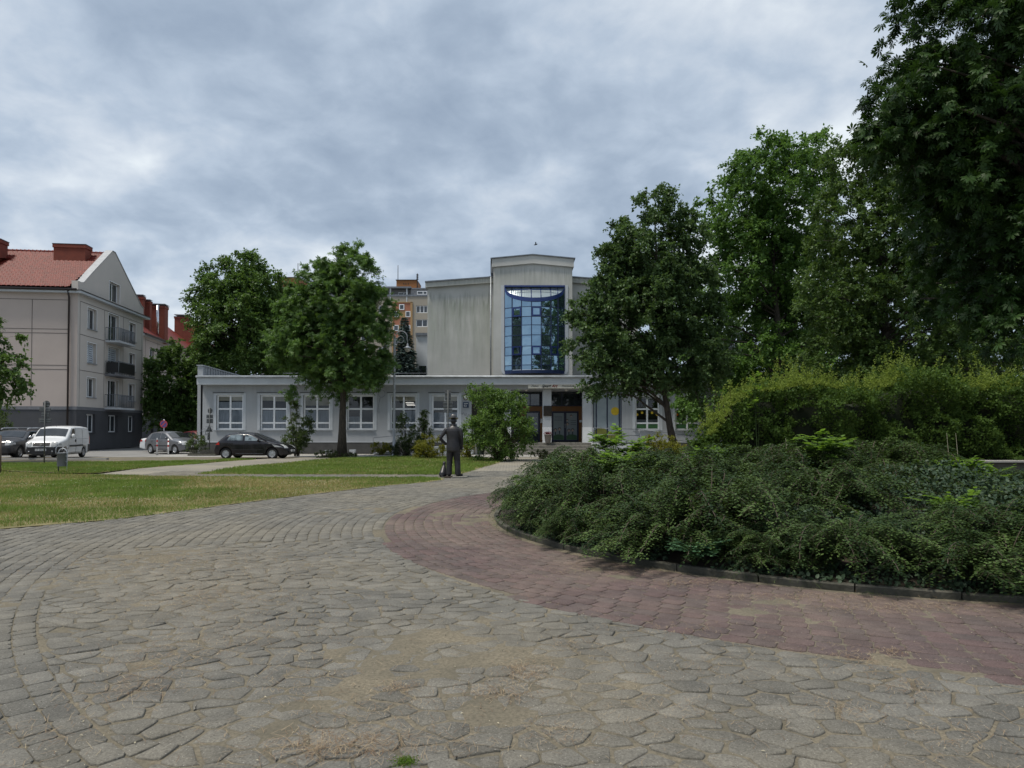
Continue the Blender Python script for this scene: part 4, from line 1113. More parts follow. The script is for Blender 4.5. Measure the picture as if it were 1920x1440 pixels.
g = MB(); g.box(0, GW, -.03, 0.0, 3.0, 3.24, fg); g.box(0, 34.03, -.03, -.001, 3.0, 3.24, fl); g.build('base_band', M['band'], apt, recalc=False)
g = MB()
for z in (5.95, 6.25, 8.6, 8.9, 11.05):
    g.box(.35, GW - .3, -.012, .0, z - .02, z + .02, fg) if z in (6.0, 8.6, 5.95, 11.05) else None
    g.box(.3, 33.4, -.012, .0, z - .02, z + .02, fl)
for s_ in (.35, 4.2, 7.6, GW - .3): g.box(s_ - .015, s_ + .015, -.012, 0, 3.3, 11.05, fg)
for s_ in (33.4, 30.9, 27, 20): g.box(s_ - .02, s_ + .02, -.012, 0, 3.3, 11.05, fl)
g.build('render_joints', M['joint'], apt, recalc=False)
for i, h in enumerate(gh):
    a, b, c, d = h
    if i in (8, 9, 10):
        w = window(apt, fg, a, b, c, d, (.5,), (), .22, .09, name='balcony_door')
    else: w = window(apt, fg, a, b, c, d, (.5,), (), .22, .09, sill='gutter' if c > 3.2 else 'base_dark')
    q = MB(); t = .05; q.box(a - t, a, -.012, .004, c - t, d + t, fg); q.box(b, b + t, -.012, .004, c - t, d + t, fg); q.box(a, b, -.012, .004, d, d + t, fg)
    if c > 3.2: q.build('surround', M['white_frame'], w, recalc=False)
    if i in (2, 9): # roller shutters partly down
        q = MB(); 
        for r0 in range(9 if i == 2 else 6): q.box(a + .1, b - .1, .19, .21, d - .12 - r0 * .17 - .14, d - .12 - r0 * .17, fg)
        q.build('shutter', M['curtain'], w, recalc=False)
for i, (a, b, c, d) in enumerate(dh):
    g = MB(); g.box(4.35, 7.45, -1.05, 0, c - .20, c - .06, fg); bal = g.build('balcony', M['band'] if i == 1 else M['render_light'], apt, recalc=False)
    g = MB(); y1_ = -1.0; r0 = random.Random(i)
    def bar(s0, s1, d0, d1, z0_, z1_, rr=.020): g.tube([fg(s0, d0, z0_), fg(s1, d1, z1_)], rr, 4)
    for z in (c + .02, c + .98): bar(4.4, 7.4, y1_, y1_, z, z, .02); bar(4.4, 4.4, y1_, 0, z, z, .02); bar(7.4, 7.4, y1_, 0, z, z, .02)
    for q in range(22): s_ = 4.4 + 3.0 * q / 21; bar(s_, s_, y1_, y1_, c, c + .98)
    for q in range(6): bar(4.4, 4.4, y1_ + q * .2, y1_ + q * .2, c, c + .98); bar(7.4, 7.4, y1_ + q * .2, y1_ + q * .2, c, c + .98)
    g.build('railing', M['grey_metal'], bal, recalc=False)
    if i == 1:
        g = MB(); g.box(4.45, 7.35, -1.05, -1.03, c + .08, c + .90, fg); g.box(4.35, 4.37, -1.0, -.1, c + .08, c + .90, fg); g.build('dark_screen', M['black'], bal, recalc=False)
# cornice, gutters, pipe
g = MB(); g.box(-.35, GW + .55, -.38, 0, ZE, ZE + .16, fg); g.box(0, 34, -.38, 0, ZE, ZE + .16, fl); g.build('cornice', M['render_light'], apt, recalc=False)
g = MB(); g.box(-.38, GW + .6, -.42, 0, ZE + .16, ZE + .22, fg); g.tube([fl(0, -.45, ZE + .22), fl(34.1, -.45, ZE + .22)], .09, 8); g.build('gutter', M['dark_metal'], apt, recalc=False)
g = MB(); g.tube([fl(33.5, -.42, ZE + .2), fl(33.45, -.12, ZE - .35), fl(33.45, -.12, 0)], .065, 8); g.build('downpipe', M['dark_metal'], apt, recalc=False)
# gable
ZR = 16.08; ym = GW / 2
gp_ = [(0, ZE + .22), (GW, ZE + .22), (GW, ZE + .75), (GW - .55, ZE + 1.1), (ym + .05, ZR), (ym - .45, ZR), (.75, ZE + 1.0), (0, ZE + .95)]
hole = (5.0, 6.85, 12.0, 13.55)
g = MB()
# split the gable round its window
def polyface(P, d): return [fg(s_, d, z) for s_, z in P]
L1 = [(0, ZE + .22), (hole[0], ZE + .22), (hole[0], ZR - .38 - (ym - .45 - hole[0]) * 0 - .55), (.75, ZE + 1.0), (0, ZE + .95)]
def topat(s_):
    if s_ <= .75: return ZE + .95
    if s_ <= ym - .45: return ZE + 1.0 + (ZR - ZE - 1.0) * (s_ - .75) / (ym - 1.2)
    if s_ <= ym + .05: return ZR
    if s_ <= GW - .55: return ZR - (ZR - ZE - 1.1) * (s_ - ym - .05) / (GW - .6 - ym)
    return ZE + .9
cuts = sorted({0, .75, 2, 3.5, hole[0], ym - .45, ym + .05, hole[1], 8, 9.2, GW - .55, GW - .001})
for a, b in zip(cuts, cuts[1:]):
    m_ = (a + b) / 2
    if hole[0] < m_ < hole[1]:
        g.add([fg(a, 0, ZE + .22), fg(b, 0, ZE + .22), fg(b, 0, hole[2]), fg(a, 0, hole[2])], [(0, 1, 2, 3)], False)
        g.add([fg(a, 0, hole[3]), fg(b, 0, hole[3]), fg(b, 0, topat(b)), fg(a, 0, topat(a))], [(0, 1, 2, 3)], False)
    else: g.add([fg(a, 0, ZE + .22), fg(b, 0, ZE + .22), fg(b, 0, topat(b)), fg(a, 0, topat(a))], [(0, 1, 2, 3)], False)
    g.add([fg(a, .45, ZE + .22), fg(b, .45, ZE + .22), fg(b, .45, topat(b)), fg(a, .45, topat(a))], [(3, 2, 1, 0)], False)
g.box(0, .02, 0, .45, ZE + .22, ZE + .95, fg)
a, b, c, d = hole
for q in (((a, c), (b, c)), ((b, c), (b, d)), ((b, d), (a, d)), ((a, d), (a, c))):
    (x0, y0), (x1, y1) = q; g.add([fg(x0, 0, y0), fg(x1, 0, y1), fg(x1, .35, y1), fg(x0, .35, y0)], [(0, 1, 2, 3)], False)
g.build('gable', M['grey_beige'], apt, recalc=False)
w = window(apt, fg, *hole, (.5,), (), .22, .09); q = MB(); q.box(a - .05, a, -.012, .004, c, d + .05, fg); q.box(b, b + .05, -.012, .004, c, d + .05, fg); q.box(a, b, -.012, .004, d, d + .05, fg); q.build('surround', M['white_frame'], w, recalc=False)
g = MB()
for a, b in zip(cuts[1:], cuts[2:]):
    P = [fg(s_, d_, topat(s_) + h_) for s_ in (a, b) for d_ in (-.05, .5) for h_ in (.003, .06)]
    g.add(P, [(0, 1, 3, 2), (4, 6, 7, 5), (0, 4, 5, 1), (2, 3, 7, 6), (1, 5, 7, 3), (0, 2, 6, 4)], False)
g.build('gable_flashing', plain('grey_flashing', (.36, .37, .38), .6), apt, recalc=False)
# roof with real tile waves
def tiles(name, x0, x1, ye, yr, ze, zr, parent, mat, per=.33, course=.46, amp=.06, mpu=4):
    nxx = int(abs(x1 - x0) / per * mpu) + 1; ncr = int(math.hypot(yr - ye, zr - ze) / course)
    xs_ = np.linspace(x0, x1, nxx); T = []
    for c_ in range(ncr + 1):
        for q in (0.0, 0.97): T.append((min(1, (c_ + q) / (ncr + 1)), .13 * (1 - q)))
    V = []; 
    for t, lift in T:
        V.append(np.column_stack([xs_, np.full(nxx, ye + (yr - ye) * t), ze + (zr - ze) * t + lift + amp * np.abs(np.sin(xs_ * PI / per)) ** .7]))
    m_ = len(T); I2 = np.arange(nxx * m_).reshape(m_, nxx); Q = np.stack([I2[:-1, :-1].ravel(), I2[:-1, 1:].ravel(), I2[1:, 1:].ravel(), I2[1:, :-1].ravel()], 1)
    return link(name, fast_mesh(name, np.concatenate(V), Q, mat, smooth=True), parent)
tiles('roof', -34, -.5, -.45, ym, ZE + .25, ZR - .15, apt, M['tile'])
g = MB(); g.add([(-34, ym, ZR - .15), (-.5, ym, ZR - .15), (-.5, GW + .4, ZE + .3), (-34, GW + .4, ZE + .3)], [(0, 1, 2, 3)], False); g.build('roof', M['tile'], apt, recalc=False)
g = MB()
for i in range(110): x = -.6 - i * .30; g.tube([(x, ym, ZR - .1), (x - .28, ym, ZR - .07)], [.10, .12], 8)
g.build('ridge_tiles', M['tile'], apt, recalc=False)
def chim(parent, x0, x1, y0, y1, z0_, z1_, cap=True):
    g = MB(); g.box(x0, x1, y0, y1, z0_, z1_); o = g.build('chimney', M['chimney'], parent, bevel=.02)
    g = MB(); g.box(x0 - .06, x1 + .06, y0 - .06, y1 + .06, z1_ - .22, z1_ + .05); g.build('chimney_cap', M['chimney'], o, bevel=.02)
    g = MB(); g.box(x0 - .08, x1 + .08, y0 - .08, y1 + .08, z1_ + .051, z1_ + .10); g.build('chimney_flashing', M['dark_metal'], o, recalc=False)
    return o
chim(apt, -3.75, -1.4, 4.0, 5.0, ZE + 2.6, 16.12); chim(apt, -10.2, -7.4, 3.6, 4.6, ZE + 2.4, 16.25)
# dormer
g = MB(); P = [(-12.5, .9, 13.0), (-6.9, .9, 13.0), (-8.1, 1.0, 13.0), (-8.1, 1.0, 14.35), (-12.5, 1.0, 14.35)]
g.box(-13, -7.9, 1.2, 4.2, 12.9, 14.25); dm = g.build('dormer', M['dark_metal'], apt, recalc=False)
g = MB(); g.add([(-13.2, .8, 14.2), (-7.5, .8, 14.2), (-6.9, 4.3, 15.0), (-13.2, 4.3, 15.0)], [(0, 1, 2, 3)], False); g.add([(-7.9, 1.2, 12.9), (-7.9, 4.2, 14.9), (-7.9, 1.2, 14.25)], [(0, 1, 2)], False); g.build('dormer_roof', M['tile'], dm, recalc=False)

# ---- second house behind it
C2 = (sx(263, 72), 72)
D2 = Vector((sx(330, 84) - C2[0], 84 - 72, 0)).normalized()
a2 = math.atan2(-D2.x, D2.y)
rowh = empty('row_house', (C2[0], C2[1], 0), a2, 'beige row house with red roof and square red chimneys, receding behind the gable end', 'house')
fh = frame((0, 0), (0, 1)); HL = 26; HZ = 11.7
hh = []
for i in range(6):
    for z in (9.0, 6.2, 3.6): hh.append((2.6 + i * 4.2, 4.0 + i * 4.2, z, z + 1.5))
lo2 = [(3 + i * 4.2, 4.1 + i * 4.2, 0, 2.3) for i in range(0, 5, 2)]
g = MB(); wall_holes(g, fh, 0, HL, 3.0, HZ, hh, .3); g.add([(-10, 0, 0), (0, 0, 0), (0, 0, HZ), (-10, 0, HZ)], [(0, 1, 2, 3)]); g.build('wall', M['beige'], rowh, recalc=False)
g = MB(); wall_holes(g, fh, 0, HL, 0, 3.0, lo2, .3); g.build('base_wall', M['base_dark'], rowh, recalc=False)
for h in hh: window(rowh, fh, *h, (.5,), (), .2, .09, sill='gutter')
g = MB()
for h in lo2: g.box(h[0], h[1], .2, .3, h[2], h[3], fh)
g.build('door', M['black'], rowh, recalc=False)
g = MB()
for s_ in (1.3, 5.2, 9.4, 13.6, 17.8): g.box(s_ - .02, s_ + .02, -.012, 0, 3.2, HZ - .3, fh)
for z in (5.6, 8.3, 11.2): g.box(1.3, HL, -.012, 0, z - .02, z + .02, fh)
g.build('render_joints', M['joint'], rowh, recalc=False)
g = MB(); g.add([fh(-.2, -.5, HZ), fh(HL, -.5, HZ), fh(HL, 6, HZ + 5), fh(-.2, 6, HZ + 5)], [(0, 1, 2, 3)], False); g.add([fh(-.2, 12, HZ), fh(HL, 12, HZ), fh(HL, 6, HZ + 5), fh(-.2, 6, HZ + 5)], [(0, 1, 2, 3)], False)
g.build('roof', M['tile'], rowh, recalc=False)
g = MB(); g.box(-.2, HL, -.6, -.4, HZ - .12, HZ + .04, fh); g.build('gutter', M['dark_metal'], rowh, recalc=False)
g = MB(); g.box(0, HL, -.35, 0, HZ - .16, HZ, fh); g.build('cornice', M['render_light'], rowh, recalc=False)
def chim2(px0, px1, pyt, Yd, parent=rowh, zb_=None):
    x0, x1 = sx(px0, Yd), sx(px1, Yd); zt_ = sz(pyt, Yd)
    inv = Matrix.Rotation(-a2, 4, 'Z') @ Matrix.Translation((-C2[0], -C2[1], 0))
    p = inv @ Vector(((x0 + x1) / 2, Yd, 0)); w = (x1 - x0) / 2
    o = chim(parent, p.x - w, p.x + w, p.y - w * .8, p.y + w * .8, 11.5, zt_)
    g = MB(); g.box(p.x - w * 1.1, p.x + w * 1.1, p.y - w, p.y + w, zt_ + .22, zt_ + .28)
    for q in (-1, 1): g.box(p.x + q * w * .8 - .04, p.x + q * w * .8 + .04, p.y - .1, p.y + .1, zt_ + .1, zt_ + .22)
    g.build('rain_hood', M['steel'], o, recalc=False)
    return o
for q in ((251, 267, 557, 76), (266, 280, 566, 77), (283, 309, 575, 79)): chim2(*q)
g = MB(); x, y_ = sx(302, 79), 78
inv = Matrix.Rotation(-a2, 4, 'Z') @ Matrix.Translation((-C2[0], -C2[1], 0)); p = inv @ Vector((x, y_, 0))
g.tube([(p.x, p.y, 12), (p.x, p.y, sz(574, 79))], .16, 8); g.build('flue_pipe', M['chrome'], rowh, recalc=False)
# third house with broad chimneys
tb = empty('rear_house', (sx(338, 96), 96, 0), a2, 'distant house with a row of broad stepped red chimneys behind the trees', 'house')
g = MB(); g.box(-6, 2.2, 0, 12, 0, 13.0); g.build('wall', M['beige'], tb, recalc=False)
g = MB(); g.add([(-6.3, -.4, 12.7), (2.6, -.4, 12.4), (2.4, 13, 14.6), (-6.3, 13, 17.2)], [(0, 1, 2, 3)], False); g.add([(-6, -.4, 12.7), (-6, 13, 17.2), (-6, 13, 12)], [(0, 1, 2)], False); g.build('roof', M['tile'], tb, recalc=False)
for a, b, t_ in ((322, 346, 592), (345.5, 361, 600), (360.5, 378, 607)):
    chim(tb, sx(a, 96) - sx(338, 96), sx(b, 96) - sx(338, 96), 1, 3, 11.5, sz(t_, 96))
g = MB(); g.box(sx(322, 96) - sx(338, 96), sx(348, 96) - sx(338, 96), .8, 3.2, sz(588, 96), sz(588, 96) + .08); g.build('rain_hood', M['steel'], tb, recalc=False)

# ---- high block of flats far behind
HY = 137.0
hx = lambda px: (px - 960) * HY / F; hzz = lambda py: CAMZ + (804 - py) * HY / F
flats = empty('block_of_flats', (hx(500), HY, 0), 0, 'tall beige block of flats with orange lift housings, far behind the school', 'apartment building')
fh = frame((0, 0), (1, 0)); X0 = hx(500)
M['flat_beige'] = noisy('beige_panel_render', (0.34, 0.305, 0.25), (0.29, 0.265, 0.22), 0.2, 0.9, 0)
M['flat_orange'] = noisy('orange_panel', (0.36, 0.155, 0.095), (0.31, 0.13, 0.08), 1, 0.9, 0)
M['flat_tan'] = plain('tan_panel', (0.33, 0.21, 0.10), 0.9); M['lift'] = plain('ochre_lift_housing', (0.27, 0.115, 0.042), 0.9)
hl_ = lambda px: hx(px) - X0
W_ = hx(880) - X0; HT = hzz(553); hs = []
for px in (515, 545, 575, 605, 635, 666, 697, 712 - 0, 781): pass
colpx = [(515, 533), (548, 566), (580, 598), (612, 630), (644, 662), (676, 694), (709, 720), (779.5, 801), (812, 832)]
rowpx = [(572, 586)] + [(572 + 26.2 * i, 586 + 26.2 * i) for i in range(1, 8)]
for a, b in colpx:
    for c, d in rowpx: hs.append((hl_(a), hl_(b), hzz(d), hzz(c)))
g = MB(); wall_holes(g, fh, 0, W_, 0, HT, hs, .3); g.add([fh(W_, 0, 0), fh(W_, 12, 0), fh(W_, 12, HT), fh(W_, 0, HT)], [(0, 1, 2, 3)]); g.add([fh(0, 0, 0), fh(0, 12, 0), fh(0, 12, HT), fh(0, 0, HT)], [(0, 1, 2, 3)])
g.build('wall', M['flat_beige'], flats, recalc=False)
for i, h in enumerate(hs): window(flats, fh, *h, (.34, .67) if i % 3 else (.55,), (), .2, .13)
g = MB(); g.box(hl_(500), hl_(769), 1.4, 12, HT, hzz(539), fh); g.box(hl_(769), W_, .3, 12, HT, hzz(541), fh); g.build('top_storey', plain('grey_top_storey', (.25, .25, .26), .8), flats, recalc=False)
for a, b in ((702, 722), (744, 762), (781, 800)):
    c, d = hzz(551), hzz(544.5); window(flats, frame((0, 1.28 if a < 769 else .18), (1, 0)), hl_(a), hl_(b), c, d, (.6,), (), 0.0, .12)
g = MB(); g.box(-.3, hl_(770), -.3, 12.3, hzz(539.5), hzz(536.5), fh); g.box(hl_(770), W_ + .3, .1, 12.3, hzz(541), hzz(538.5), fh); g.box(-.1, W_ + .1, -.12, .0, HT - .22, HT + .15, fh); g.build('roof_edge', M['grey_metal'], flats, recalc=False)
g = MB()
for px in (701, 731, 762, 670, 640): g.box(hl_(px) - .12, hl_(px) + .12, -.05, .2, HT - 1.2 * 0, hzz(539), fh); g.box(hl_(px) - .1, hl_(px) + .1, -.06, 0, hzz(567), HT, fh)
g.build('pilasters', M['render_light'], flats, recalc=False)
g = MB(); g.box(hl_(737), hl_(769), -.08, 0, 0, hzz(566.5), fh); st = g.build('stair_panel', M['flat_orange'], flats, recalc=False)
g = MB(); g.box(hl_(735), hl_(737), -.2, 0, 0, hzz(566), fh); g.box(hl_(769), hl_(773), -.2, 0, 0, hzz(566), fh); g.box(hl_(735), hl_(773), -.2, 0, hzz(567), hzz(565.5), fh); g.build('stair_surround', M['flat_tan'], st, recalc=False)
g = MB(); 
for i in range(8):
    y = 582.5 + i * 26.2; g.box(hl_(747), hl_(760), -.1, -.082, hzz(y + 12.5), hzz(y), fh)
g.build('tan_panels', M['flat_tan'], st, recalc=False)
for i in range(8):
    y = 583 + i * 26.2
    for a, b in ((737.5, 747), (760, 769)): window(flats, frame((0, -.2), (1, 0)), hl_(a), hl_(b), hzz(y + 11), hzz(y), (), (), 0.0, .12)
window(flats, frame((0, -.2), (1, 0)), hl_(748), hl_(757.5), hzz(580.5), hzz(570), (), (), 0.0, .14)
for a, b, t_ in ((736, 776, 516), (505, 548, 511)):
    g = MB(); g.box(hl_(a), hl_(b), 4, 10, hzz(537), hzz(t_), fh); o = g.build('lift_housing', M['lift'], flats, recalc=False)
    g = MB(); g.box(hl_(a - 1.2), hl_(b + .5), 3.8, 10.2, hzz(t_) - .02, hzz(t_ - .8), fh); g.build('housing_roof', M['dark_metal'], o, recalc=False)
    g = MB()
    for q in (750, 754, 759): g.box(hl_(a) + (q - 736.5) * HY / F, hl_(a) + (q - 735) * HY / F, 3.95, 4.0, hzz(t_ + 7.5) - .1, hzz(t_ + 6), fh)
    g.build('vent_holes', M['black'], o, recalc=False)
g = MB(); g.tube([fh(hl_(739), 4, hzz(515)), fh(hl_(739), 4, hzz(487))], .07, 5); g.tube([fh(hl_(545), 4, hzz(510)), fh(hl_(545), 4, hzz(483))], .07, 5)
g.tube([fh(hl_(776.5), 4, hzz(537)), fh(hl_(776.5), 4, hzz(503))], .10, 5)
for q in (505, 509, 513): g.box(hl_(774.8), hl_(778.6), 3.8, 4.2, hzz(q + 1.8), hzz(q), fh)
g.build('roof_antennas', M['black'], flats, recalc=False)
# ================================================================ VEHICLES
def lerp(a, b, t): return a + (b - a) * t
class Car:
    def __init__(s, L, hw, H, top, belt, wb, xf, wr, sill=.22, tumble=.16, ftaper=.20, rtaper=.12, crown=.05):
        s.L, s.hw, s.H, s.belt, s.wr, s.sill, s.tumble, s.ft, s.rt, s.crown = L, hw, H, belt, wr, sill, tumble, ftaper, rtaper, crown
        s.tx, s.tz = zip(*top); s.ax = (xf, xf + wb)
    def top(s, x):
        # smoothed profile
        q = [np.interp(np.clip(x + d, 0, s.L), s.tx, s.tz) for d in (-.06, -.03, 0, .03, .06)]
        return float(np.mean(q))
    def bot(s, x):
        b = s.sill + .10 * max(0, 1 - x / .35) + .10 * max(0, 1 - (s.L - x) / .35)
        R = s.wr + .055
        for a in s.ax:
            d = abs(x - a)
            if d < R: b = max(b, s.wr + math.sqrt(R * R - d * d))
        return b
    def W(s, x, z):
        f = 1 - s.ft * max(0, 1 - x / .75) ** 2.2 - s.rt * max(0, 1 - (s.L - x) / .5) ** 2
        if z < s.belt: f *= 1 - .075 * ((s.belt - z) / s.belt) ** 2 + .0
        else: f *= 1 - s.tumble * (z - s.belt) / (s.H - s.belt)
        return s.hw * f
    def sec(s, x):
        zt, zb = s.top(x), s.bot(x); r_ = min(.11, (zt - zb) * .3)
        wt_ = s.W(x, zt) - .05
        P = [(0, zt), (wt_ * .45, zt - s.crown * .2), (wt_ * .8, zt - s.crown * .62), (wt_, zt - s.crown - .012), (s.W(x, zt - r_) , zt - s.crown - r_ * .8)]
        z1 = zt - s.crown - r_ * .8
        for i in range(1, 9):
            z = z1 + (zb - z1) * i / 8; P.append((s.W(x, z), z))
        P.append((s.W(x, zb) - .12, zb + .01)); P.append((0, zb + .01))
        return P
    def X(s, x): return x - s.L / 2
    def body(s, mat, parent):
        xs_ = sorted(set(list(np.linspace(0.0, s.L, 70)) + [a + sgn * (s.wr + .055) * q for a in s.ax for sgn in (-1, 1) for q in (.999, .97, .9, .8)] + [.02, .05, s.L - .02, s.L - .05]))
        g = MB(); g.smooth = True; vs = []; n = None
        for x in xs_:
            P = s.sec(x); full = [(-y, z) for y, z in reversed(P[1:])] + P[:-1] 
            full = full + [P[-1]]
            full = [(-y, z) for y, z in reversed(P[1:-1])] + P
            n = len(full); vs += [(s.X(x), y, z) for y, z in full]
        fs = [(i * n + k, (i + 1) * n + k, (i + 1) * n + (k + 1) % n, i * n + (k + 1) % n) for i in range(len(xs_) - 1) for k in range(n)]
        g.add(vs, fs, True)
        m = (len(xs_) - 1) * n
        g.f.append(tuple(range(n))); g.m.append(0); g.sm.append(False); g.f.append(tuple(range(m + n - 1, m - 1, -1))); g.m.append(0); g.sm.append(False)
        o = g.build('body', mat, parent)
        d = MB(); d.box(s.X(s.L * .06), s.X(s.L * .94), -s.hw * .62, s.hw * .62, .20, s.belt * .8); d.build('underbody', M['black'], parent, recalc=False)
        return o
    def toppatch(s, name, mat, parent, x0, x1, f0=.0, f1=.86, off=.018, nx=8, flare=0.0):
        g = MB(); vs = []; ny = 11
        for i in range(nx + 1):
            x = x0 + (x1 - x0) * i / nx
            for j in range(ny):
                q = -1 + 2 * j / (ny - 1); w_ = (s.W(x, s.top(x)) - .05) * f1; y = q * w_
                z = s.top(x) - s.crown * float(np.interp(abs(y) / max(.1, s.W(x, s.top(x)) - .05), [0, .45, .8, 1], [0, .2, .62, 1]))
                sl = (s.top(x + .02) - s.top(x - .02)) / .04; L_ = math.hypot(1, sl)
                vs.append((s.X(x) - sl / L_ * off, y, z + off / L_))
        fs = [(i * ny + j, (i + 1) * ny + j, (i + 1) * ny + j + 1, i * ny + j + 1) for i in range(nx) for j in range(ny - 1)]
        g.add(vs, fs, True); return g.build(name, mat, parent, recalc=False)
    def sidepatch(s, name, mat, parent, quad, off=.012, sides=(-1, 1), nx=8, nz=4, clampz=.12):
        """quad: x0b,x1b,x0t,x1t,zlo,zhi ; zhi may exceed the roof and is clamped below it"""
        x0b, x1b, x0t, x1t, zl, zh = quad; out = []
        for sd in sides:
            g = MB(); vs = []
            for i in range(nx + 1):
                for j in range(nz + 1):
                    u, v = i / nx, j / nz; x = lerp(lerp(x0b, x1b, u), lerp(x0t, x1t, u), v)
                    z = lerp(zl, min(zh, s.top(lerp(x0t, x1t, u)) - clampz), v); vs.append((s.X(x), sd * (s.W(x, z) + off), z))
            g.add(vs, [(i * (nz + 1) + j, (i + 1) * (nz + 1) + j, (i + 1) * (nz + 1) + j + 1, i * (nz + 1) + j + 1) for i in range(nx) for j in range(nz)], True)
            out.append(g.build(name, mat, parent, recalc=False))
        return out
    def frontpatch(s, name, mat, parent, y0, y1, z0, z1, off=.012, rear=False, ny=8, nz=3):
        g = MB(); vs = []
        for i in range(ny + 1):
            for j in range(nz + 1):
                y = y0 + (y1 - y0) * i / ny; z = z0 + (z1 - z0) * j / nz
                # find surface x where the section still holds (y,z)
                x = 0.0
                while x < 1.2:
                    xx = (s.L - x) if rear else x
                    if s.top(xx) - s.crown * (abs(y) / s.hw) ** 2 >= z and s.W(xx, z) >= abs(y): break
                    x += .01
                xx = (s.L - x + off) if rear else x - off
                vs.append((s.X(xx), y, z))
        g.add(vs, [(i * (nz + 1) + j, (i + 1) * (nz + 1) + j, (i + 1) * (nz + 1) + j + 1, i * (nz + 1) + j + 1) for i in range(ny) for j in range(nz)], True)
        return g.build(name, mat, parent, recalc=False)
    def wheels(s, parent, spokes=7, steer=0.0):
        for a in s.ax:
            for sd in (-1, 1):
                R = s.wr; g = MB(); tw = .19
                g.lathe([(R * .62, -tw / 2), (R * .9, -tw / 2 - .004), (R * .985, -tw / 2 + .03), (R, 0), (R * .985, tw / 2 - .03), (R * .9, tw / 2 + .004), (R * .62, tw / 2)], 32, (0, 0, 0), 'y')
                wh = g.build('wheel', M['rubber'], parent, recalc=False); wh.location = (s.X(a), sd * (s.hw - tw / 2 - .045), R)
                if steer and a == s.ax[0]: wh.rotation_euler = (0, 0, steer)
                g = MB(); f = sd * (tw / 2 - .035)
                g.lathe([(.001, f + sd * .02), (R * .13, f + sd * .025), (R * .16, f)], 16, (0, 0, 0), 'y'); g.lathe([(R * .56, f - sd * .03), (R * .58, f + sd * .022), (R * .64, f + sd * .028), (R * .66, f)], 32, (0, 0, 0), 'y')
                for q in range(spokes):
                    t = 2 * PI * q / spokes; c_, s2 = math.cos(t), math.sin(t)
                    P = [(R * .1, -.035), (R * .60, -.062), (R * .60, .062), (R * .1, .035)]
                    for dq in (0,):
                        vs = [(r0 * c_ - w0 * s2, f + sd * .012 + yo, r0 * s2 + w0 * c_) for yo in (0, -sd * .03) for r0, w0 in P]
                        g.add(vs, [(0, 1, 2, 3), (7, 6, 5, 4), (0, 4, 5, 1), (3, 2, 6, 7)], False)
                g.build('wheel_cover', M['alloy'], wh, recalc=False)
                g = MB(); g.lathe([(.001, f - sd * .05), (R * .62, f - sd * .05)], 24, (0, 0, 0), 'y'); g.build('brake_disc', M['black'], wh, recalc=False)
    def mirror(s, x, z, mat, parent, size=(.09, .10, .09), stalk=True):
        for sd in (-1, 1):
            g = MB(); y = s.W(x, z); g.ball((s.X(x), sd * (y + .12), z), (size[0] * .7, size[1], size[2]), 10, 6); g.tube([(s.X(x), sd * (y - .02), z - .03), (s.X(x), sd * (y + .1), z - .02)], .02, 6)
            g.build('wing_mirror', mat, parent, recalc=False)
    def seam(s, pts, parent, name='door_seam', w=.010, mat=None, sides=(-1, 1)):
        for sd in sides:
            g = MB()
            for (xa, za_), (xb_, zb_) in zip(pts, pts[1:]):
                n = max(2, int(math.hypot(xb_ - xa, zb_ - za_) / .12)); P = []
                for i in range(n + 1):
                    x, z = lerp(xa, xb_, i / n), lerp(za_, zb_, i / n); P.append((s.X(x), sd * (s.W(x, z) + .0), z))
                g.tube(P, w * .7, 4, False)
            g.build(name, mat or M['black'], parent, recalc=False)
def put(root, x, y, heading_deg):
    """heading: 0 = towards the camera (-Y), positive turns to +X"""
    h = math.radians(heading_deg); hx_, hy_ = math.sin(h), -math.cos(h)
    root.location = (x, y, -0.045); root.rotation_euler = (0, 0, math.atan2(-hy_, -hx_))
def plate(car, parent, s, z=.45, rear=False, w=.52, x=None):
    g = MB(); xx = car.X((car.L + .02) if rear else -.03) if x is None else x
    g.box(xx - .012, xx + .012, -w / 2, w / 2, z, z + .115); p = g.build('number_plate', M['white'], parent, recalc=False)
    if s: text_mesh('lettering', s, .125, M['black'], p, (xx + (.016 if rear else -.016), 0, z + .056), (PI / 2, 0, PI / 2 if rear else -PI / 2), .002)
    return p

# white panel van
van = Car(4.20, .86, 1.82, [(0, .62), (.03, .80), (.10, .93), (.22, 1.01), (.95, 1.17), (1.05, 1.22), (1.62, 1.70), (1.78, 1.76), (2.2, 1.81), (3.4, 1.82), (4.02, 1.77), (4.12, 1.70), (4.17, 1.2), (4.20, .5)], 1.12, 2.58, .80, .31, .24, .085, .16, .04, .05)
M['van_white'] = paint('white_van_paint', (0.70, 0.71, 0.72), .3)
vr = empty('delivery_van', (0, 0, 0), 0, 'small white panel van parked facing the lawn, with black bumper and blind side panels', 'van')
van.body(M['van_white'], vr)
van.toppatch('windscreen', M['glass_car'], vr, 1.10, 1.58, f1=.93)
van.sidepatch('window', M['glass_car'], vr, (1.42, 2.08, 1.78, 2.06, 1.16, 1.66))
van.sidepatch('side_panel', paint('white_panel', (.66, .67, .68), .35), vr, (2.35, 3.0, 2.38, 3.0, 1.16, 1.66), off=.006)
van.sidepatch('side_panel', paint('white_panel_rear', (.66, .67, .68), .35), vr, (3.15, 3.9, 3.15, 3.86, 1.16, 1.66), off=.006)
van.sidepatch('rubbing_strip', M['black'], vr, (1.3, 3.18, 1.3, 3.18, .66, .75), off=.02)
van.sidepatch('bumper', M['black'], vr, (.02, .42, .02, .44, .30, .68), off=.014); van.sidepatch('rear_bumper', M['black'], vr, (3.88, 4.17, 3.86, 4.18, .30, .74), off=.014)
van.frontpatch('bumper', M['black'], vr, -.80, .80, .30, .68, off=.03, ny=14)
